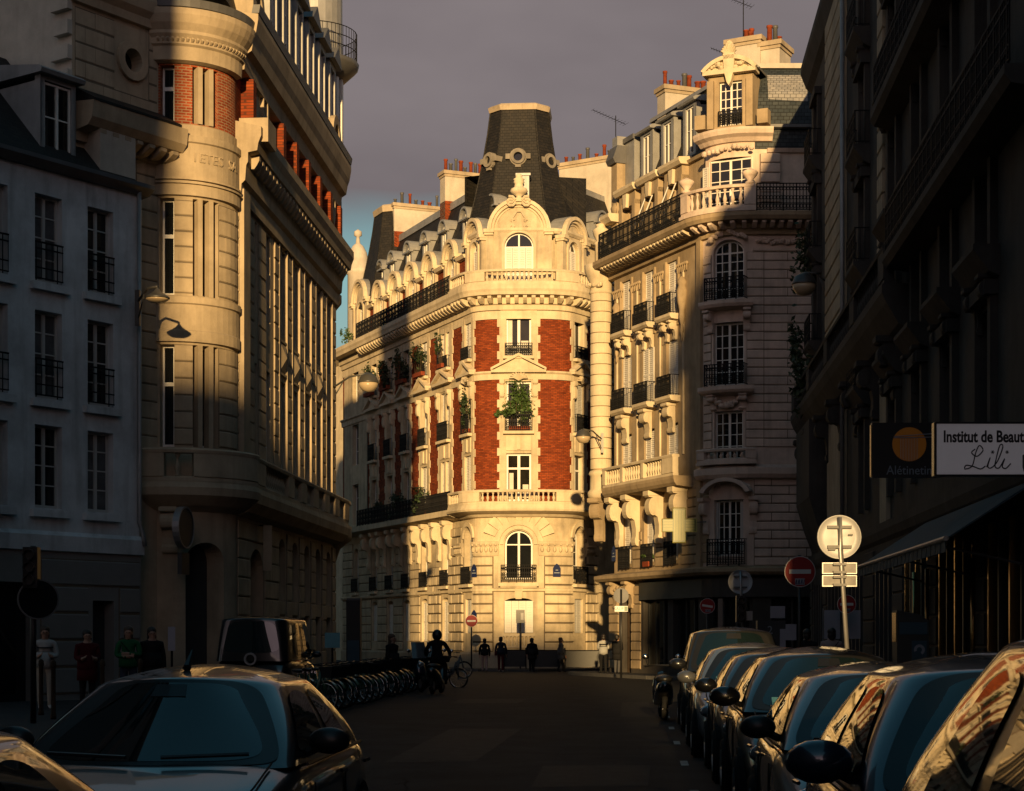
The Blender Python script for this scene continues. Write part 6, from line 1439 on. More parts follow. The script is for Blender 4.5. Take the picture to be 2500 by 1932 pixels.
# ================================================================== CARS
def subsurf(o, lv=2):
    m = o.modifiers.new('subsurf', 'SUBSURF'); m.levels = lv; m.render_levels = lv; return o
WHEEL = {}
def wheel_meshes():
    if WHEEL: return WHEEL
    t = MB(); r = .31
    prof = [(.2, -.09), (.28, -.1), (.305, -.07), (r, 0), (.305, .07), (.28, .1), (.2, .09)]
    n = 24; rs = []
    for rr, x in prof: rs.append([t.pt((x, rr * cos(2 * pi * k / n), rr * sin(2 * pi * k / n))) for k in range(n)])
    for a, b in zip(rs, rs[1:]):
        for k in range(n): t.face(a[k], a[(k + 1) % n], b[(k + 1) % n], b[k])
    WHEEL['tyre'] = local_mesh(t, 'tyre', 'rubber', True)
    m = MB()
    for k in range(10):
        a = 2 * pi * k / 10
        for x in (-.085, .085): m.tube([(x, .04 * cos(a), .04 * sin(a)), (x * .9, .19 * cos(a), .19 * sin(a))], .022, 5)
    for x in (-.07, .07): m.tube([(x, .2 * cos(2 * pi * k / 20), .2 * sin(2 * pi * k / 20)) for k in range(20)], .018, 5, close=True)
    m.ball((0, 0, 0), .06, 8, 6, (1.5, 1, 1)); WHEEL['rim'] = local_mesh(m, 'rim', 'galv')
    return WHEEL
def car(x, y, label, L=4.05, W=1.74, H=1.46, paintm='paint_grey', cab=(-1.0, -.22, 1.12, 1.62), belt=.97, cowl=.95, antenna=None, sticker=True, rz=None, rail=False, name='parked_car', mirror=1.0, group='cars parked nose towards the viewer', roofm=None, tum=.66):
    o = empty(name, (0, 0, 0), label, 'car', group); ORG[o] = Vector((0, 0, 0)); hw = W / 2; hl = L / 2
    # --- body shell, lofted front to back
    st = [(-1.0, .44, .60), (-.985, .58, .74), (-.93, .70, .86), (-.80, cowl - .17, .95), (-.60, cowl - .07, .985), (-.44, cowl, 1.0), (-.2, belt, 1.0), (.25, belt + .01, 1.0), (.62, belt + .02, .985), (.86, belt, .95), (.96, belt - .08, .88), (1.0, .60, .74)]
    mb = MB(); rings = []
    for f, zt, wf in st:
        yy = f * hl; wv = hw * wf; cr = .035 if f < -.4 else .02
        half = [(0, zt + cr), (.5 * wv, zt + cr * .8), (.82 * wv, zt), (.945 * wv, zt - .055), (wv, zt - .16 if zt > .6 else zt - .06), (wv * 1.0, max(.42, zt - .42)), (wv * .975, .32), (wv * .86, .2)]
        ring = [(-a, b) for a, b in reversed(half[1:])] + half
        rings.append([mb.pt((a, yy, b)) for a, b in ring])
    for a, b in zip(rings, rings[1:]):
        for k in range(len(a) - 1): mb.face(a[k], a[k + 1], b[k + 1], b[k])
        mb.face(a[-1], a[0], b[0], b[-1])
    mb.face(*rings[0]); mb.face(*reversed(rings[-1]))
    body = subsurf(mb.build('body', paintm, o, True), 2)
    # --- cabin: rounded plan at each level, rising to a domed roof
    yf0, yf1, yr1, yr0 = cab; w0, w1 = hw * .94, hw * tum
    def per(b, grow=0.0):
        e = b ** 1.5; yf = yf0 + (yf1 - yf0) * b; yr = yr0 + (yr1 - yr0) * b ** 1.2; wd = w0 + (w1 - w0) * e + grow; yf -= grow; yr += grow
        rc = .16 + .1 * b; P_ = []; bow = .14 + .06 * b
        for k in range(9): t = -1 + 2 * k / 8; P_.append((t * (wd - rc), yf - bow * (1 - t * t)))
        for k in (1, 2): a = R(-90 + 30 * k); P_.append((wd - rc + rc * cos(a), yf + rc + rc * sin(a)))
        for k in range(11): P_.append((wd * (1 - .02 * (2 * k / 10 - 1) ** 2), yf + rc + (yr - yf - 2 * rc) * k / 10))
        for k in (1, 2): a = R(30 * k); P_.append((wd - rc + rc * cos(a), yr - rc + rc * sin(a)))
        for k in range(7): t = 1 - 2 * k / 6; P_.append((t * (wd - rc), yr + .05 * (1 - t * t)))
        for k in (1, 2): a = R(90 + 30 * k); P_.append((-wd + rc + rc * cos(a), yr - rc + rc * sin(a)))
        for k in range(11): P_.append((-wd * (1 - .02 * (2 * k / 10 - 1) ** 2), yr - rc - (yr - yf - 2 * rc) * k / 10))
        for k in (1, 2): a = R(180 + 30 * k); P_.append((-wd + rc + rc * cos(a), yf + rc + rc * sin(a)))
        return P_
    zr = H - .10
    def zz(b, x=0.0): return belt - .05 + (zr - belt + .05) * b + .045 * b * b * (1 - min(1, abs(x) / w1) ** 2)
    mb = MB(); rs = []
    for b in (0, .2, .4, .6, .8, .93, 1.0): rs.append([mb.pt((*p, zz(b, p[0]))) for p in per(b)])
    top = per(1.0); cy = (yf1 + yr1) / 2
    for sc_ in (.96, .85, .6, .3, .1): rs.append([mb.pt((p[0] * sc_, cy + (p[1] - cy) * sc_, zz(1, p[0]) * sc_ ** 2 + (H + .02) * (1 - sc_ ** 2))) for p in top])
    n = len(top)
    for a, b in zip(rs, rs[1:]):
        for k in range(n): mb.face(a[k], a[(k + 1) % n], b[(k + 1) % n], b[k])
    mb.face(*rs[-1])
    cabin = subsurf(mb.build('cabin', roofm or paintm, o, True), 1)
    def pane(nm, i0, i1, b0, b1, grow=.007, m='windscreen', trim=.0):
        g = MB(); bs = [b0 + (b1 - b0) * k / 4 for k in range(5)]; rr = []
        for b in bs:
            bq = []
            for i in range(i0, i1 + 1):
                e = .05 if (i in (i0, i1) and b in (bs[0], bs[-1])) else 0
                b2 = b + (e if b == bs[0] else -e); q = per(b2, grow)[i % n]; bq.append(g.pt((*q, zz(b2, q[0]) + .002)))
            rr.append(bq)
        for a, b in zip(rr, rr[1:]):
            for k in range(len(a) - 1): g.face(a[k], a[k + 1], b[k + 1], b[k])
        return subsurf(g.build(nm, m, o, True), 2)
    F9 = 9 + 2
    pane('windscreen', 0, 8, .09, .95); sr = F9
    pane('screen_surround', -1, 9, .04, .985, .003, 'black_plastic')
    pane('side_window', sr, sr + 4, .14, .9); pane('side_window', sr + 5, sr + 8, .14, .9)
    r0 = sr + 11 + 2; pane('rear_window', r0, r0 + 6, .2, .92); l0 = r0 + 7 + 2
    pane('side_window', l0 + 2, l0 + 5, .14, .9); pane('side_window', l0 + 6, l0 + 10, .14, .9)
    # --- fittings
    g = MB()
    for b0_, b1_ in ((.80, .93),):
        q0, q1 = per(b0_, .012), per(b1_, .012); g.face(*[g.pt((*q, zz(bb, q[0]) + .003)) for q, bb in ((q0[3], b0_), (q0[4], b0_), (q0[5], b0_), (q1[5], b1_), (q1[4], b1_), (q1[3], b1_))])
    g.build('mirror_mount', 'black_plastic', o, fix=False)
    for s in (-1, 1):
        for yy in (yf0 + .42, yf0 + 1.5): MB().tube([(s * (hw + .001), yy, belt - .16), (s * (hw + .002), yy + .02, .62), (s * (hw - .005), yy + .05, .4)], .006, 4).build('door_seam', 'black_plastic', o)
        MB().tube([(s * (hw * .97 + .004), yf0 + .3, belt - .045), (s * (hw * .965 + .004), yr0 - .3, belt - .025)], .012, 5).build('belt_trim', 'black_plastic', o)
    ym = yf0 + .5
    for s in (-1, 1):
        m = MB().ball((s * (hw + .07), ym, belt + .08), .1 * mirror, 12, 8, (1.25, .75, .8)); mi = m.build('mirror', 'black_plastic' if mirror < 1.05 else paintm, o, True)
        MB().tube([(s * (hw - .12), ym + .05, belt - .02), (s * (hw + .02), ym + .02, belt + .05)], .03, 6).build('mirror_arm', 'black_plastic', mi)
        hl_ = MB().ball((s * hw * .72, -hl * .925, .66), .16, 12, 8, (1.15, .55, .62)); hl_.build('headlight', 'headlamp', o, True)
        MB().tube([(s * .1, yf0 - .1, cowl + .035), (s * .58, yf0 + .0, cowl + .05)], .012, 5).build('wiper', 'black_plastic', o)
        for k in (0, 1): MB().tube([(s * (hw + .004), ym + .85 + k * .95, belt - .16), (s * (hw + .02), ym + .95 + k * .95, belt - .155), (s * (hw + .004), ym + 1.05 + k * .95, belt - .16)], .013, 5).build('door_handle', paintm, o)
        for yy in (-hl * .63, hl * .62):
            F = Flat((0, 0), 0); ar = MB(); q = 20
            ids = [[ar.pt((s * (hw * .985 + e), yy + rr * cos(2 * pi * k / q), .31 + rr * sin(2 * pi * k / q))) for k in range(q)] for rr, e in ((.37, -.1), (.37, .012), (.05, .012))]
            for a, b in zip(ids, ids[1:]):
                for k in range(q): ar.face(a[k], a[(k + 1) % q], b[(k + 1) % q], b[k])
            ar.build('wheel_arch', 'rubber', o)
            w_ = put(wheel_meshes()['tyre'], 'wheel', o, (s * (hw * .985 - .055), yy, .31)); rm = put(WHEEL['rim'], 'rim', None, (0, 0, 0)); rm.parent = w_
    MB().fbox(Flat((0, -hl), 0), -.5, .5, -.05, .012, .5, .62).build('grille', 'black_plastic', o); MB().fbox(Flat((0, -hl), 0), -.26, .26, -.02, .03, .36, .47).build('number_plate', 'sign_white', o)
    MB().fbox(Flat((0, -hl), 0), -.62, .62, -.08, .004, .2, .33).build('air_intake', 'black_plastic', o)
    # bonnet shut lines
    for s in (-1, 1): MB().tube([(s * hw * .74, -hl * .9, .72), (s * hw * .80, -hl * .7, cowl - .10), (s * hw * .80, -hl * .48, cowl - .005)], .008, 4).build('bonnet_seam', 'black_plastic', o)
    if antenna is not None: MB().tube([(0, antenna, H), (0, antenna + .14, H + .11)], [.028, .006], 6).build('antenna', 'black_plastic', o)
    if sticker:
        for k, (u, wd, b0, b1) in enumerate(((0.35, .09, .17, .27), (0.35, .14, .11, .16))):
            g = MB(); q0, q1 = per(b0, .013), per(b1, .013); xs = (-hw * .62, -hw * .62 + wd * 1.1)
            def on(b, xx):
                q = per(b, .014)[:9]
                for (a, c), (d, e) in zip(q, q[1:]):
                    if a <= xx <= d: return (xx, c + (e - c) * (xx - a) / (d - a), zz(b, xx) + .003)
                return (xx, q[0][1], zz(b, xx))
            g.face(*[g.pt(on(b, xx)) for b, xx in ((b0, xs[0]), (b0, xs[1]), (b1, xs[1]), (b1, xs[0]))]); g.build('sticker', 'sticker_blue', o, fix=False)
    if rail:
        for s in (-1, 1): MB().tube([(s * w1 * .93, yf1 + .1, H - .03), (s * w1 * .93, cy, H + .03), (s * w1 * .93, yr1 - .1, H - .03)], .018, 6).build('roof_rail', 'galv', o)
    o.location = (x, y, 0); o.rotation_euler = (0, 0, R(-A if rz is None else rz))
    return o
def park(lat, ym, **kw):
    L = kw.get('L', 4.05); cab = kw.get('cab', (-1.0, -.22, 1.12, 1.62)); yy = ym - (cab[0] + .5); x, y = S(lat, yy); return car(x, y, **kw)
park(-2.78, 10.7, label='silver grey car with front aerial, close on the left', L=4.1, W=1.76, H=1.47, paintm='paint_grey', antenna=-.12, sticker=False)
park(-2.5, 4.3, label='dark car cut off at the bottom left corner', L=4.1, W=1.75, H=1.43, paintm='paint_dark', sticker=False)
park(1.64, 3.5, label='nearest dark car at the bottom right with reflecting side window', L=4.3, W=1.82, H=1.73, paintm='paint_black', belt=1.08, cowl=1.02, cab=(-1.05, -.35, 1.35, 1.85), sticker=False)
park(1.76, 8.0, label='dark blue car with large wing mirror, second from the right', L=3.75, W=1.76, H=1.57, paintm='paint_navy', belt=1.02, cowl=.98, cab=(-.95, -.3, 1.15, 1.6), mirror=1.25, sticker=False)
park(1.72, 12.2, label='light grey hatchback with stickers in its windscreen on the right', L=3.75, W=1.68, H=1.47, paintm='paint_silver', cab=(-.95, -.2, 1.1, 1.55))
park(1.78, 16.9, label='black rounded car with windscreen sticker, fourth from the right', L=4.1, W=1.8, H=1.56, paintm='paint_black', belt=1.03, cowl=.99, mirror=1.2)
park(1.74, 21.4, label='black car squeezed between two others in the right row', L=3.85, W=1.74, H=1.53, paintm='paint_dark', belt=1.02, cab=(-.95, -.25, 1.15, 1.6), mirror=1.1)
park(1.66, 26.0, label='pale silver car with bright headlight, sixth in the right row', L=4.2, W=1.8, H=1.58, paintm='paint_white', belt=1.02, mirror=1.15)
park(1.7, 32.5, label='tall van with sky blue roof at the far end of the right row', L=4.4, W=1.85, H=1.86, paintm='paint_dark', belt=1.12, cowl=1.05, cab=(-1.25, -.65, 1.9, 2.05), tum=.78, mirror=1.3, sticker=False)
van = park(-8.65, 41.5, rz=180 - A, label='dark delivery van parked by the left pavement, round emblem on its back', L=4.4, W=1.75, H=2.18, paintm='paint_black', belt=1.2, cowl=1.1, cab=(-1.3, -.75, 2.0, 2.12), tum=.86, sticker=False, name='delivery_van', group='vans')
MB().ring(Flat((0, 2.2), 180), 0, 1.2, .14, .1, -.12, .03, 0, 360, 20).build('emblem', 'galv', van)

# ================================================================== BICYCLES AND SCOOTERS
def bicycle(label, frame='bike_green', basket=True):
    o = empty('docked_bicycle', (0, 0, 0), label, 'bicycle', 'green hire bicycles docked in a row')
    n = 26; r = .33
    for yy in (-.53, .53):
        w_ = MB().tube([(0, yy + r * cos(2 * pi * k / n), r + .02 + r * sin(2 * pi * k / n)) for k in range(n)], .024, 5, close=True).build('wheel', 'rubber', o, True)
        MB().tube([(0, yy + (r - .03) * cos(2 * pi * k / n), r + .02 + (r - .03) * sin(2 * pi * k / n)) for k in range(n)], .013, 5, close=True).build('rim', 'chrome', w_, True)
        sp = MB()
        for k in range(14): a = 2 * pi * k / 14; sp.tube([(0, yy, r + .02), (0, yy + (r - .03) * cos(a), r + .02 + (r - .03) * sin(a))], .0025, 3)
        sp.build('spokes', 'galv', w_); MB().tube([(-.06, yy, r + .02), (.06, yy, r + .02)], .03, 8).build('hub', 'galv', w_)
    for yy, a0, a1 in ((-.53, 20, 150), (.53, 10, 175)):
        f = MB(); rr = r + .05; q = []
        for k in range(9):
            a = R(a0 + (a1 - a0) * k / 8); q.append([f.pt((x, yy + rr * cos(a) * (1 if yy > 0 else 1), r + .02 + rr * sin(a))) for x in (-.045, 0, .045)])
        for a, b in zip(q, q[1:]): f.face(a[0], a[1], b[1], b[0]); f.face(a[1], a[2], b[2], b[1])
        f.build('mudguard', frame, o, True)
    f = MB(); f.tube([(0, -.4, .9), (0, -.3, .5), (0, -.05, .33), (0, .12, .3)], .045, 8); f.tube([(0, .12, .3), (0, .25, .82)], .032, 8); f.tube([(0, .12, .32), (0, .53, .35)], .022, 6); f.tube([(0, .23, .7), (0, .53, .35)], .018, 6); f.tube([(0, -.42, .95), (0, -.47, .68), (0, -.53, .35)], .028, 8)
    f.build('frame', frame, o, True)
    MB().tube([(-.3, -.2, 1.06), (-.22, -.34, 1.08), (0, -.42, 1.04), (.22, -.34, 1.08), (.3, -.2, 1.06)], .016, 6).build('handlebar', 'black_plastic', o, True)
    MB().ball((0, .28, .93), .12, 10, 6, (.8, 1.25, .35)).build('saddle', 'black_plastic', o, True)
    MB().tube([(0, .25, .82), (0, .28, .92)], .016, 6).build('seat_post', 'chrome', o)
    MB().lathe((0, 0, 0), [(.09, 0), (.1, .0)], 3)
    MB().tube([(-.03, .12 + .09 * cos(2 * pi * k / 12), .3 + .09 * sin(2 * pi * k / 12)) for k in range(12)], .012, 4, close=True).build('chainring', 'galv', o)
    for s in (-1, 1): MB().tube([(s * .04, .12, .3), (s * .08, .12 + s * .16, .3 - s * .05), (s * .16, .12 + s * .16, .3 - s * .05)], .014, 5).build('pedal', 'black_plastic', o)
    if basket:
        b = MB(); lo = [(-.13, -.78), (.13, -.78), (.13, -.52), (-.13, -.52)]; hi = [(-.18, -.84), (.18, -.84), (.18, -.48), (-.18, -.48)]
        a = [b.pt((x, y, .78)) for x, y in lo]; c = [b.pt((x, y, 1.02)) for x, y in hi]; b.face(*a)
        for k in range(4): b.face(a[k], a[(k + 1) % 4], c[(k + 1) % 4], c[k])
        b.build('basket', 'black_plastic', o)
    return o
b0 = bicycle('green hire bicycle docked in the long row at the left kerb')
bp0 = [(-4.55 + .03 * k, 40.0 + k * 1.15) for k in range(24)]
for i, (x, y) in enumerate(bp0):
    b_ = b0 if i == 0 else copy_tree(b0)
    b_.location = (x + ta * (y - 40) * .45, y, .01); b_.rotation_euler = (R(random.uniform(-4, 4)), 0, R(58 + random.uniform(-5, 5)))
b0['label'] = 'nearest green hire bicycle of the docked row'; b_['label'] = 'farthest green hire bicycle of the docked row, beside the scooters'
for i, (x, y) in enumerate(bp0[::2]):
    o = empty('dock_post', (x - .75, y + .35, 0), 'short grey docking post of the hire bicycle row', 'dock', 'docking posts of the hire bicycles'); xx, yy = x - .55 + ta * (y - 40) * .45, y + .55
    MB().tube([(xx, yy, .0), (xx + .02, yy, .62), (xx + .16, yy - .05, .72)], .04, 7).build('post', 'galv', o, True)
pk = bicycle('bicycle with pale front wheel leaning near the no entry sign', 'zinc_dark', False); pk['category'] = 'bicycle'; pk['group'] = 'bicycles left by the motor scooters'
pk.name = 'parked_bicycle'; pk.location = (-2.35, 61.5, .01); pk.rotation_euler = (R(6), 0, R(70))
p2_ = copy_tree(pk); p2_['label'] = 'bicycle leaning beyond the motor scooter rider, at the foot of the tower'; p2_.location = (-2.4, 72, .01); p2_.rotation_euler = (R(-5), 0, R(105))
def scooter(x, y, rz, label, pm='paint_dark', screen=True):
    o = empty('motor_scooter', (0, 0, 0), label, 'scooter', 'motor scooters at the left kerb')
    for yy in (-.62, .62):
        w_ = MB().tube([(0, yy + .2 * cos(2 * pi * k / 20), .27 + .2 * sin(2 * pi * k / 20)) for k in range(20)], .065, 8, close=True).build('wheel', 'rubber', o, True); MB().tube([(-.05, yy, .27), (.05, yy, .27)], .14, 12).build('rim', 'galv', w_)
    b = MB(); st_ = [(-.66, .5, .72, .12), (-.5, .38, .98, .22), (-.42, .3, 1.05, .2), (-.28, .26, .4, .2), (.05, .26, .4, .2), (.15, .3, .72, .2), (.45, .34, .8, .2), (.8, .5, .84, .17), (.95, .6, .8, .1)]; rs = []
    for yy, za, zb, hw_ in st_: rs.append([b.pt(p) for p in ((-hw_, yy, za), (-hw_, yy, (za + zb) / 2), (-hw_ * .7, yy, zb), (hw_ * .7, yy, zb), (hw_, yy, (za + zb) / 2), (hw_, yy, za))])
    for a, c in zip(rs, rs[1:]):
        for k in range(6): b.face(a[k], a[(k + 1) % 6], c[(k + 1) % 6], c[k])
    b.face(*rs[0]); b.face(*reversed(rs[-1])); subsurf(b.build('body', pm, o, True), 1)
    MB().ball((0, .42, .84), .3, 12, 6, (.62, 1.5, .3)).build('seat', 'black_plastic', o, True); MB().tube([(-.36, -.32, 1.08), (-.15, -.42, 1.1), (.15, -.42, 1.1), (.36, -.32, 1.08)], .02, 6).build('handlebar', 'black_plastic', o)
    MB().ball((0, -.6, .86), .09, 10, 6, (1.3, .6, 1)).build('headlight', 'headlamp', o, True)
    for s in (-1, 1): MB().ball((s * .34, -.42, 1.28), .07, 8, 6, (1.1, .35, .8)).build('mirror', 'chrome', o, True); MB().tube([(s * .3, -.36, 1.09), (s * .34, -.41, 1.25)], .01, 5).build('mirror_stalk', 'black_plastic', o)
    if screen:
        g = MB(); q = [[g.pt((xx * (1 - .15 * t), -.52 + .22 * t - .05 * (1 - (xx / .26) ** 2), 1.05 + .5 * t)) for xx in (-.26, -.13, 0, .13, .26)] for t in (0, .5, 1)]
        for a, c in zip(q, q[1:]):
            for k in range(4): g.face(a[k], a[k + 1], c[k + 1], c[k])
        g.build('screen', 'glass_pale', o, True)
    o.location = (x, y, 0); o.rotation_euler = (0, 0, R(rz)); return o
scooter(-2.25, 54.0, 170, 'dark motor scooter under the helmeted rider', screen=False)
scooter(-3.05, 56.0, 25, 'motor scooter with pale windscreen left of the rider', 'paint_navy'); scooter(-2.65, 58.5, 20, 'motor scooter with tilted screen behind the rider', 'paint_silver')
scooter(3.1, 37.0, 178, 'black motor scooter tucked beside the silver car in the right row', 'paint_black', False)
# ================================================================== PEOPLE
def person(x, y, z, rz, label, top='cloth_black', legs='cloth_navy', shoes='cloth_black', hair='hair_dark', h=1.7, arms='down', stride=.0, hairlen=0, coat=False, bag=None, helmet=None, sit=False, crossed=False, armk='down'):
    """one continuous skinned body (skeleton edges + skin modifier), then clothes by region; faces -Y before turning"""
    k = h / 1.72; V = []; E = []; Rd = []; tagv = []
    def v(p, r, t, par=None):
        V.append((p[0] * k, p[1] * k, p[2] * k)); Rd.append((r[0] * k, r[1] * k) if isinstance(r, tuple) else (r * k, r * k)); tagv.append(t)
        if par is not None: E.append((par, len(V) - 1))
        return len(V) - 1
    bulk = 1.22 if coat else 1.12
    pel = v((0, 0, .95), (.155 * bulk, .115 * bulk), 'L'); wa = v((0, 0, 1.1), (.14 * bulk, .105 * bulk), 'T', pel); ch = v((0, .01, 1.3), (.165 * bulk, .12 * bulk), 'T', wa); sh = v((0, .015, 1.41), (.14 * bulk, .09), 'T', ch)
    nk = v((0, .01, 1.475), .066, 'H', sh); h0 = v((0, -.012, 1.545), (.082, .098), 'H', nk); h1 = v((0, -.005, 1.63), (.094, .115), 'H', h0); h2 = v((0, .005, 1.69), (.075, .09), 'H', h1)
    nose = v((0, -.108, 1.6), .012, 'H', h0)
    for s in (-1, 1): v((s * .078, .005, 1.6), .014, 'H', h1)
    for s in (-1, 1):
        st = stride * s
        if sit: hp = v((s * .1, -.02, .9), .095, 'L', pel); kn = v((s * .2, -.36, .78), .075, 'L', hp); an = v((s * .22, -.3, .34), .05, 'L', kn); he = v((s * .22, -.3, .28), .045, 'S', an); to = v((s * .22, -.46, .26), .04, 'S', he)
        else:
            hp = v((s * .095, 0, .86), .105 * (1.08 if coat else 1), 'L', pel); kn = v((s * .1, -.07 * abs(stride) - st * .42, .48), .075, 'L', hp); an = v((s * .1, .0 - st * .8 + .03, .1 + max(0, -st) * .12), .058, 'L', kn)
            he = v((s * .1, .02 - st * .8 + .02, .05 + max(0, -st) * .1), .043, 'S', an); to = v((s * .115, -.15 - st * .8, .04 + max(0, -st) * .02), .034, 'S', he)
        sd = v((s * .195 * (1.04 if coat else 1), .015, 1.39), .062 * bulk, 'T', sh)
        if arms == 'down': el = (s * .26, .03 + st * .25, 1.12); wr = (s * .27, -.04 + st * .5, .87); hd = (s * .265, -.07 + st * .55, .80); fd = (0, -.25, -1)
        elif arms == 'fold': el = (s * .25, -.02, 1.13); wr = (s * .05, -.2, 1.13 + .03 * s); hd = (-s * .04, -.21, 1.14 + .03 * s); fd = (-s, -.1, .1)
        elif arms == 'ride': el = (s * .33, -.16, 1.16); wr = (s * .33, -.36, 1.04); hd = (s * .33, -.43, 1.05); fd = (0, -1, -.25)
        elif arms == 'hold': el = (s * .24, .0, 1.13); wr = (s * .14, -.22, 1.1); hd = (s * .1, -.27, 1.13); fd = (-s * .4, -.6, .5)
        else: el = (s * .26, .02, 1.12); wr = (s * .18, -.1, .92); hd = (s * .15, -.13, .88); fd = (-s * .3, -.4, -.6)
        e_ = v(el, .056 * bulk, 'T', sd); w_ = v(wr, .042 * bulk, 'T', e_); hh = v(hd, (.036, .02), 'K', w_)
        f = Vector(fd).normalized(); sde = f.cross(Vector((s * 1.0, .2, .1))).normalized() if abs(f.x) < .9 else Vector((0, 0, 1))
        for q, ln in ((-1.5, .062), (-.5, .075), (.5, .07), (1.5, .055)):
            b = Vector(hd) + f * .03 + sde * q * .018; m = v(b + f * ln * .55, .0085, 'K', hh); v(b + f * ln * .95 + Vector((0, -.012, -.006)), .0075, 'K', m)
        t_ = Vector(hd) - f * .01 + sde * -.035; m = v(t_ + Vector((-s * .01, -.012, 0)), .010, 'K', hh); v(t_ + f * .03 + sde * -.012, .0085, 'K', m)
    me = bpy.data.meshes.new('skeleton'); me.from_pydata(V, E, []); o = bpy.data.objects.new('skeleton', me); COL.objects.link(o)
    sk = o.modifiers.new('skin', 'SKIN'); sk.use_smooth_shade = True
    for i, r in enumerate(Rd): me.skin_vertices[0].data[i].radius = r
    me.skin_vertices[0].data[0].use_root = True
    o.modifiers.new('sub', 'SUBSURF').levels = 1
    dg = bpy.context.evaluated_depsgraph_get(); dg.update(); bm_ = bpy.data.meshes.new_from_object(o.evaluated_get(dg)); bpy.data.objects.remove(o)
    root = empty('person', (x, y, z), label, 'person'); ORG[root] = Vector((0, 0, 0))
    b = bpy.data.objects.new('body', bm_); COL.objects.link(b); b.parent = root; bm_.materials.clear()
    for m in (top, legs, 'skin', shoes): bm_.materials.append(MATS[m])
    import mathutils
    kd = mathutils.kdtree.KDTree(len(E) * 5)
    lab = []
    for (a, c) in E:
        for q in range(5):
            f = q / 4; p = [V[a][i] + (V[c][i] - V[a][i]) * f for i in range(3)]; kd.insert(p, len(lab)); t = tagv[c] if f > .35 or tagv[a] == 'T' and tagv[c] != 'L' else tagv[a]
            lab.append(t)
    kd.balance(); ix = {'T': 0, 'L': 1, 'H': 2, 'K': 2, 'S': 3}; hem = (.62 if coat else .9) * k
    for p in bm_.polygons:
        t = lab[kd.find(p.center)[1]]; i = ix[t]
        if i == 1 and p.center.z > hem and not sit: i = 0
        if t == 'H' and p.center.z < 1.475 * k: i = 0
        p.material_index = i
    # hair, eyes, mouth, clothes
    hm = MB(); c = (0, .034 * k, 1.675 * k)
    if helmet:
        MB().ball((0, -.0, 1.61 * k), .148 * k, 16, 10, (.95, 1.08, 1.08)).build('helmet', helmet, root, True); g = MB(); g.ball((0, -.05 * k, 1.6 * k), .118 * k, 12, 8, (.98, 1.0, .5)); g.build('visor', 'glass', root, True)
    else:
        hm.ball(c, .113 * k, 14, 8, (.92, 1.0, .84)); hm.ball((0, .055 * k, 1.60 * k), .1 * k, 12, 8, (1.0, .8, 1.15))
        if hairlen:
            hm.ball((0, .075 * k, (1.6 - hairlen * .4) * k), .08 * k, 12, 8, (1.15, .55, 1 + hairlen * 5))
            for s in (-1, 1): hm.ball((s * .07 * k, .02 * k, (1.6 - hairlen * .3) * k), .04 * k, 8, 6, (.7, 1.1, 1 + hairlen * 6))
        hm.build('hair', hair, root, True)
        for s in (-1, 1): MB().ball((s * .03 * k, -.088 * k, 1.625 * k), .011 * k, 8, 6).build('eye', 'hair_dark', root, True)
        MB().ball((0, -.09 * k, 1.555 * k), .02 * k, 8, 5, (1.1, .4, .3)).build('mouth', 'cloth_pink', root, True)
    if not sit:
        MB().lathe((0, .005, 0), [(.158 * bulk * k, 1.2 * k), (.165 * bulk * k, 1.02 * k), (.17 * bulk * k, .88 * k), (.155 * bulk * k, .88 * k)], 14, sx=1.1).build('jacket_hem', top, root, True)
    if coat:
        q = MB().lathe((0, .0, 0), [(.15 * k, 1.1 * k), (.185 * k, .95 * k), (.2 * k, .8 * k), (.205 * k, .64 * k), (.19 * k, .64 * k)], 14, sx=1.12); q.build('coat_skirt', top, root, True)
    if bag:
        MB().tube([(-.15 * k, -.13 * k, 1.42 * k), (.02 * k, -.16 * k, 1.22 * k), (.2 * k, -.08 * k, 1.0 * k), (.2 * k, .1 * k, 1.02 * k), (0, .14 * k, 1.25 * k), (-.15 * k, .1 * k, 1.43 * k)], .012, 5, close=True).build('bag_strap', 'cloth_black', root)
        MB().box((.25 * k, .02 * k, .92 * k), (.1 * k, .26 * k, .2 * k)).build('bag', bag, root)
    root.rotation_euler = (0, 0, R(rz)); return root
G0 = .15
P1 = person(-10.0, 38.6, G0, 15, 'person in a striped white sweater and pale trousers at the left edge', 'cloth_white', 'cloth_cream', 'shoe_white', 'hair_brown', 1.74, 'hold', .05, .12)
for z in (1.12, 1.2, 1.3): MB().lathe((0, .006, z), [(.158, 0), (.164, .012), (.158, .024)], 16, sx=1.12).build('sweater_stripe', 'cloth_navy' if z != 1.2 else 'cloth_brown', P1, True)
person(-9.0, 38.2, G0, 20, 'person in a dark red jacket standing behind the bollards', 'cloth_red', 'cloth_black', 'shoe_white', 'hair_dark', 1.66, 'hold', .04, .1, coat=True)
person(-8.3, 39.0, G0, 8, 'person in a green sweater with crossed bag strap and folded arms', 'cloth_green', 'cloth_jean', 'cloth_black', 'hair_brown', 1.74, 'fold', .03, .14, bag='cloth_black')
person(-7.85, 39.3, G0, 25, 'person in a long black coat beside the green sweater', 'cloth_black', 'cloth_black', 'cloth_black', 'hair_dark', 1.72, 'down', .06, .2, coat=True)
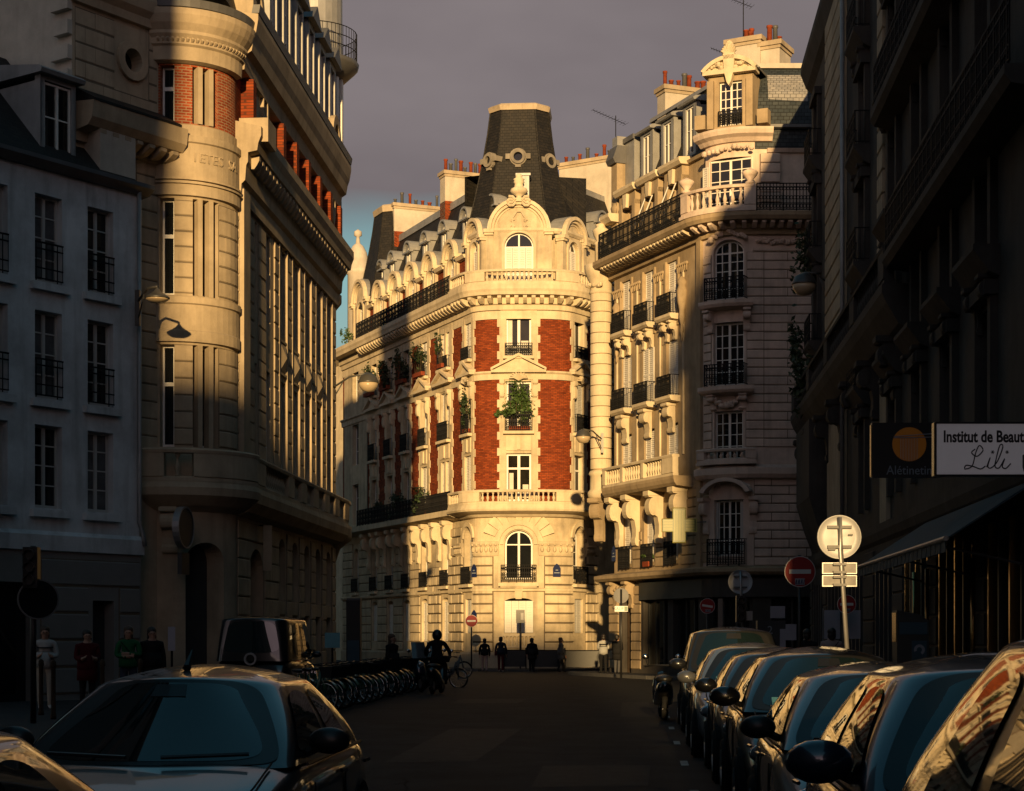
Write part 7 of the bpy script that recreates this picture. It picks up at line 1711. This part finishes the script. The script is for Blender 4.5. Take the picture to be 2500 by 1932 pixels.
person(-2.25, 54.12, .02, 178, 'helmeted rider in black seated on the motor scooter', 'cloth_black', 'cloth_black', 'cloth_black', h=1.86, arms='ride', helmet='black_plastic', sit=True, coat=False)
person(-3.45, 52.0, .02, 60, 'dark haired pedestrian walking past the bicycle row', 'cloth_black', 'cloth_black', 'cloth_black', 'hair_brown', 1.74, 'down', .18, .25, coat=True)
person(-1.35, 88.6, .02, 185, 'walker in dark jacket and pale pink trousers below the tower', 'cloth_black', 'cloth_pink', 'cloth_grey', 'hair_dark', 1.62, 'down', .12)
person(-.55, 88.8, .02, 175, 'walker in navy carrying a red bag near the signal post', 'cloth_navy', 'cloth_red', 'shoe_white', 'hair_dark', 1.7, 'down', .14, bag='cloth_red')
person(.98, 88.4, .02, 170, 'walker in a bulky black coat right of the signal post', 'cloth_black', 'cloth_black', 'cloth_black', 'hair_dark', 1.64, 'down', .08, coat=True)
person(2.4, 87.9, .02, 100, 'dark clad pedestrian walking at the right foot of the tower', 'cloth_grey', 'cloth_black', 'cloth_black', 'hair_brown', 1.66, 'down', .2, .15, coat=True)
q = person(4.05, 80.0, .1, 190, 'person in a black and white quilted jacket by the dark doorway', 'cloth_white', 'cloth_black', 'cloth_black', 'hair_dark', 1.72, 'hold', .05)
for z, r in ((1.08, .16), (1.18, .165), (1.28, .18)): MB().lathe((0, .006, z), [(r - .005, 0), (r + .006, .02), (r - .005, .045)], 14, sx=1.15).build('jacket_band', 'cloth_black', q, True)
person(4.65, 79.6, .1, 150, 'person in black beside the quilted jacket', 'cloth_black', 'cloth_grey', 'cloth_black', 'hair_dark', 1.7, 'hold', .05, coat=True)
person(7.2, 44.0, .13, 175, 'dark clad person walking away along the right pavement', 'cloth_black', 'cloth_black', 'cloth_black', 'hair_dark', 1.72, 'down', .1, coat=True)
person(7.62, 43.0, .13, 180, 'person in a pale coat with a thin bag strap, seen from behind', 'cloth_pink', 'cloth_cream', 'cloth_black', 'hair_dark', 1.74, 'down', .08, .08, coat=True, bag='cloth_black')
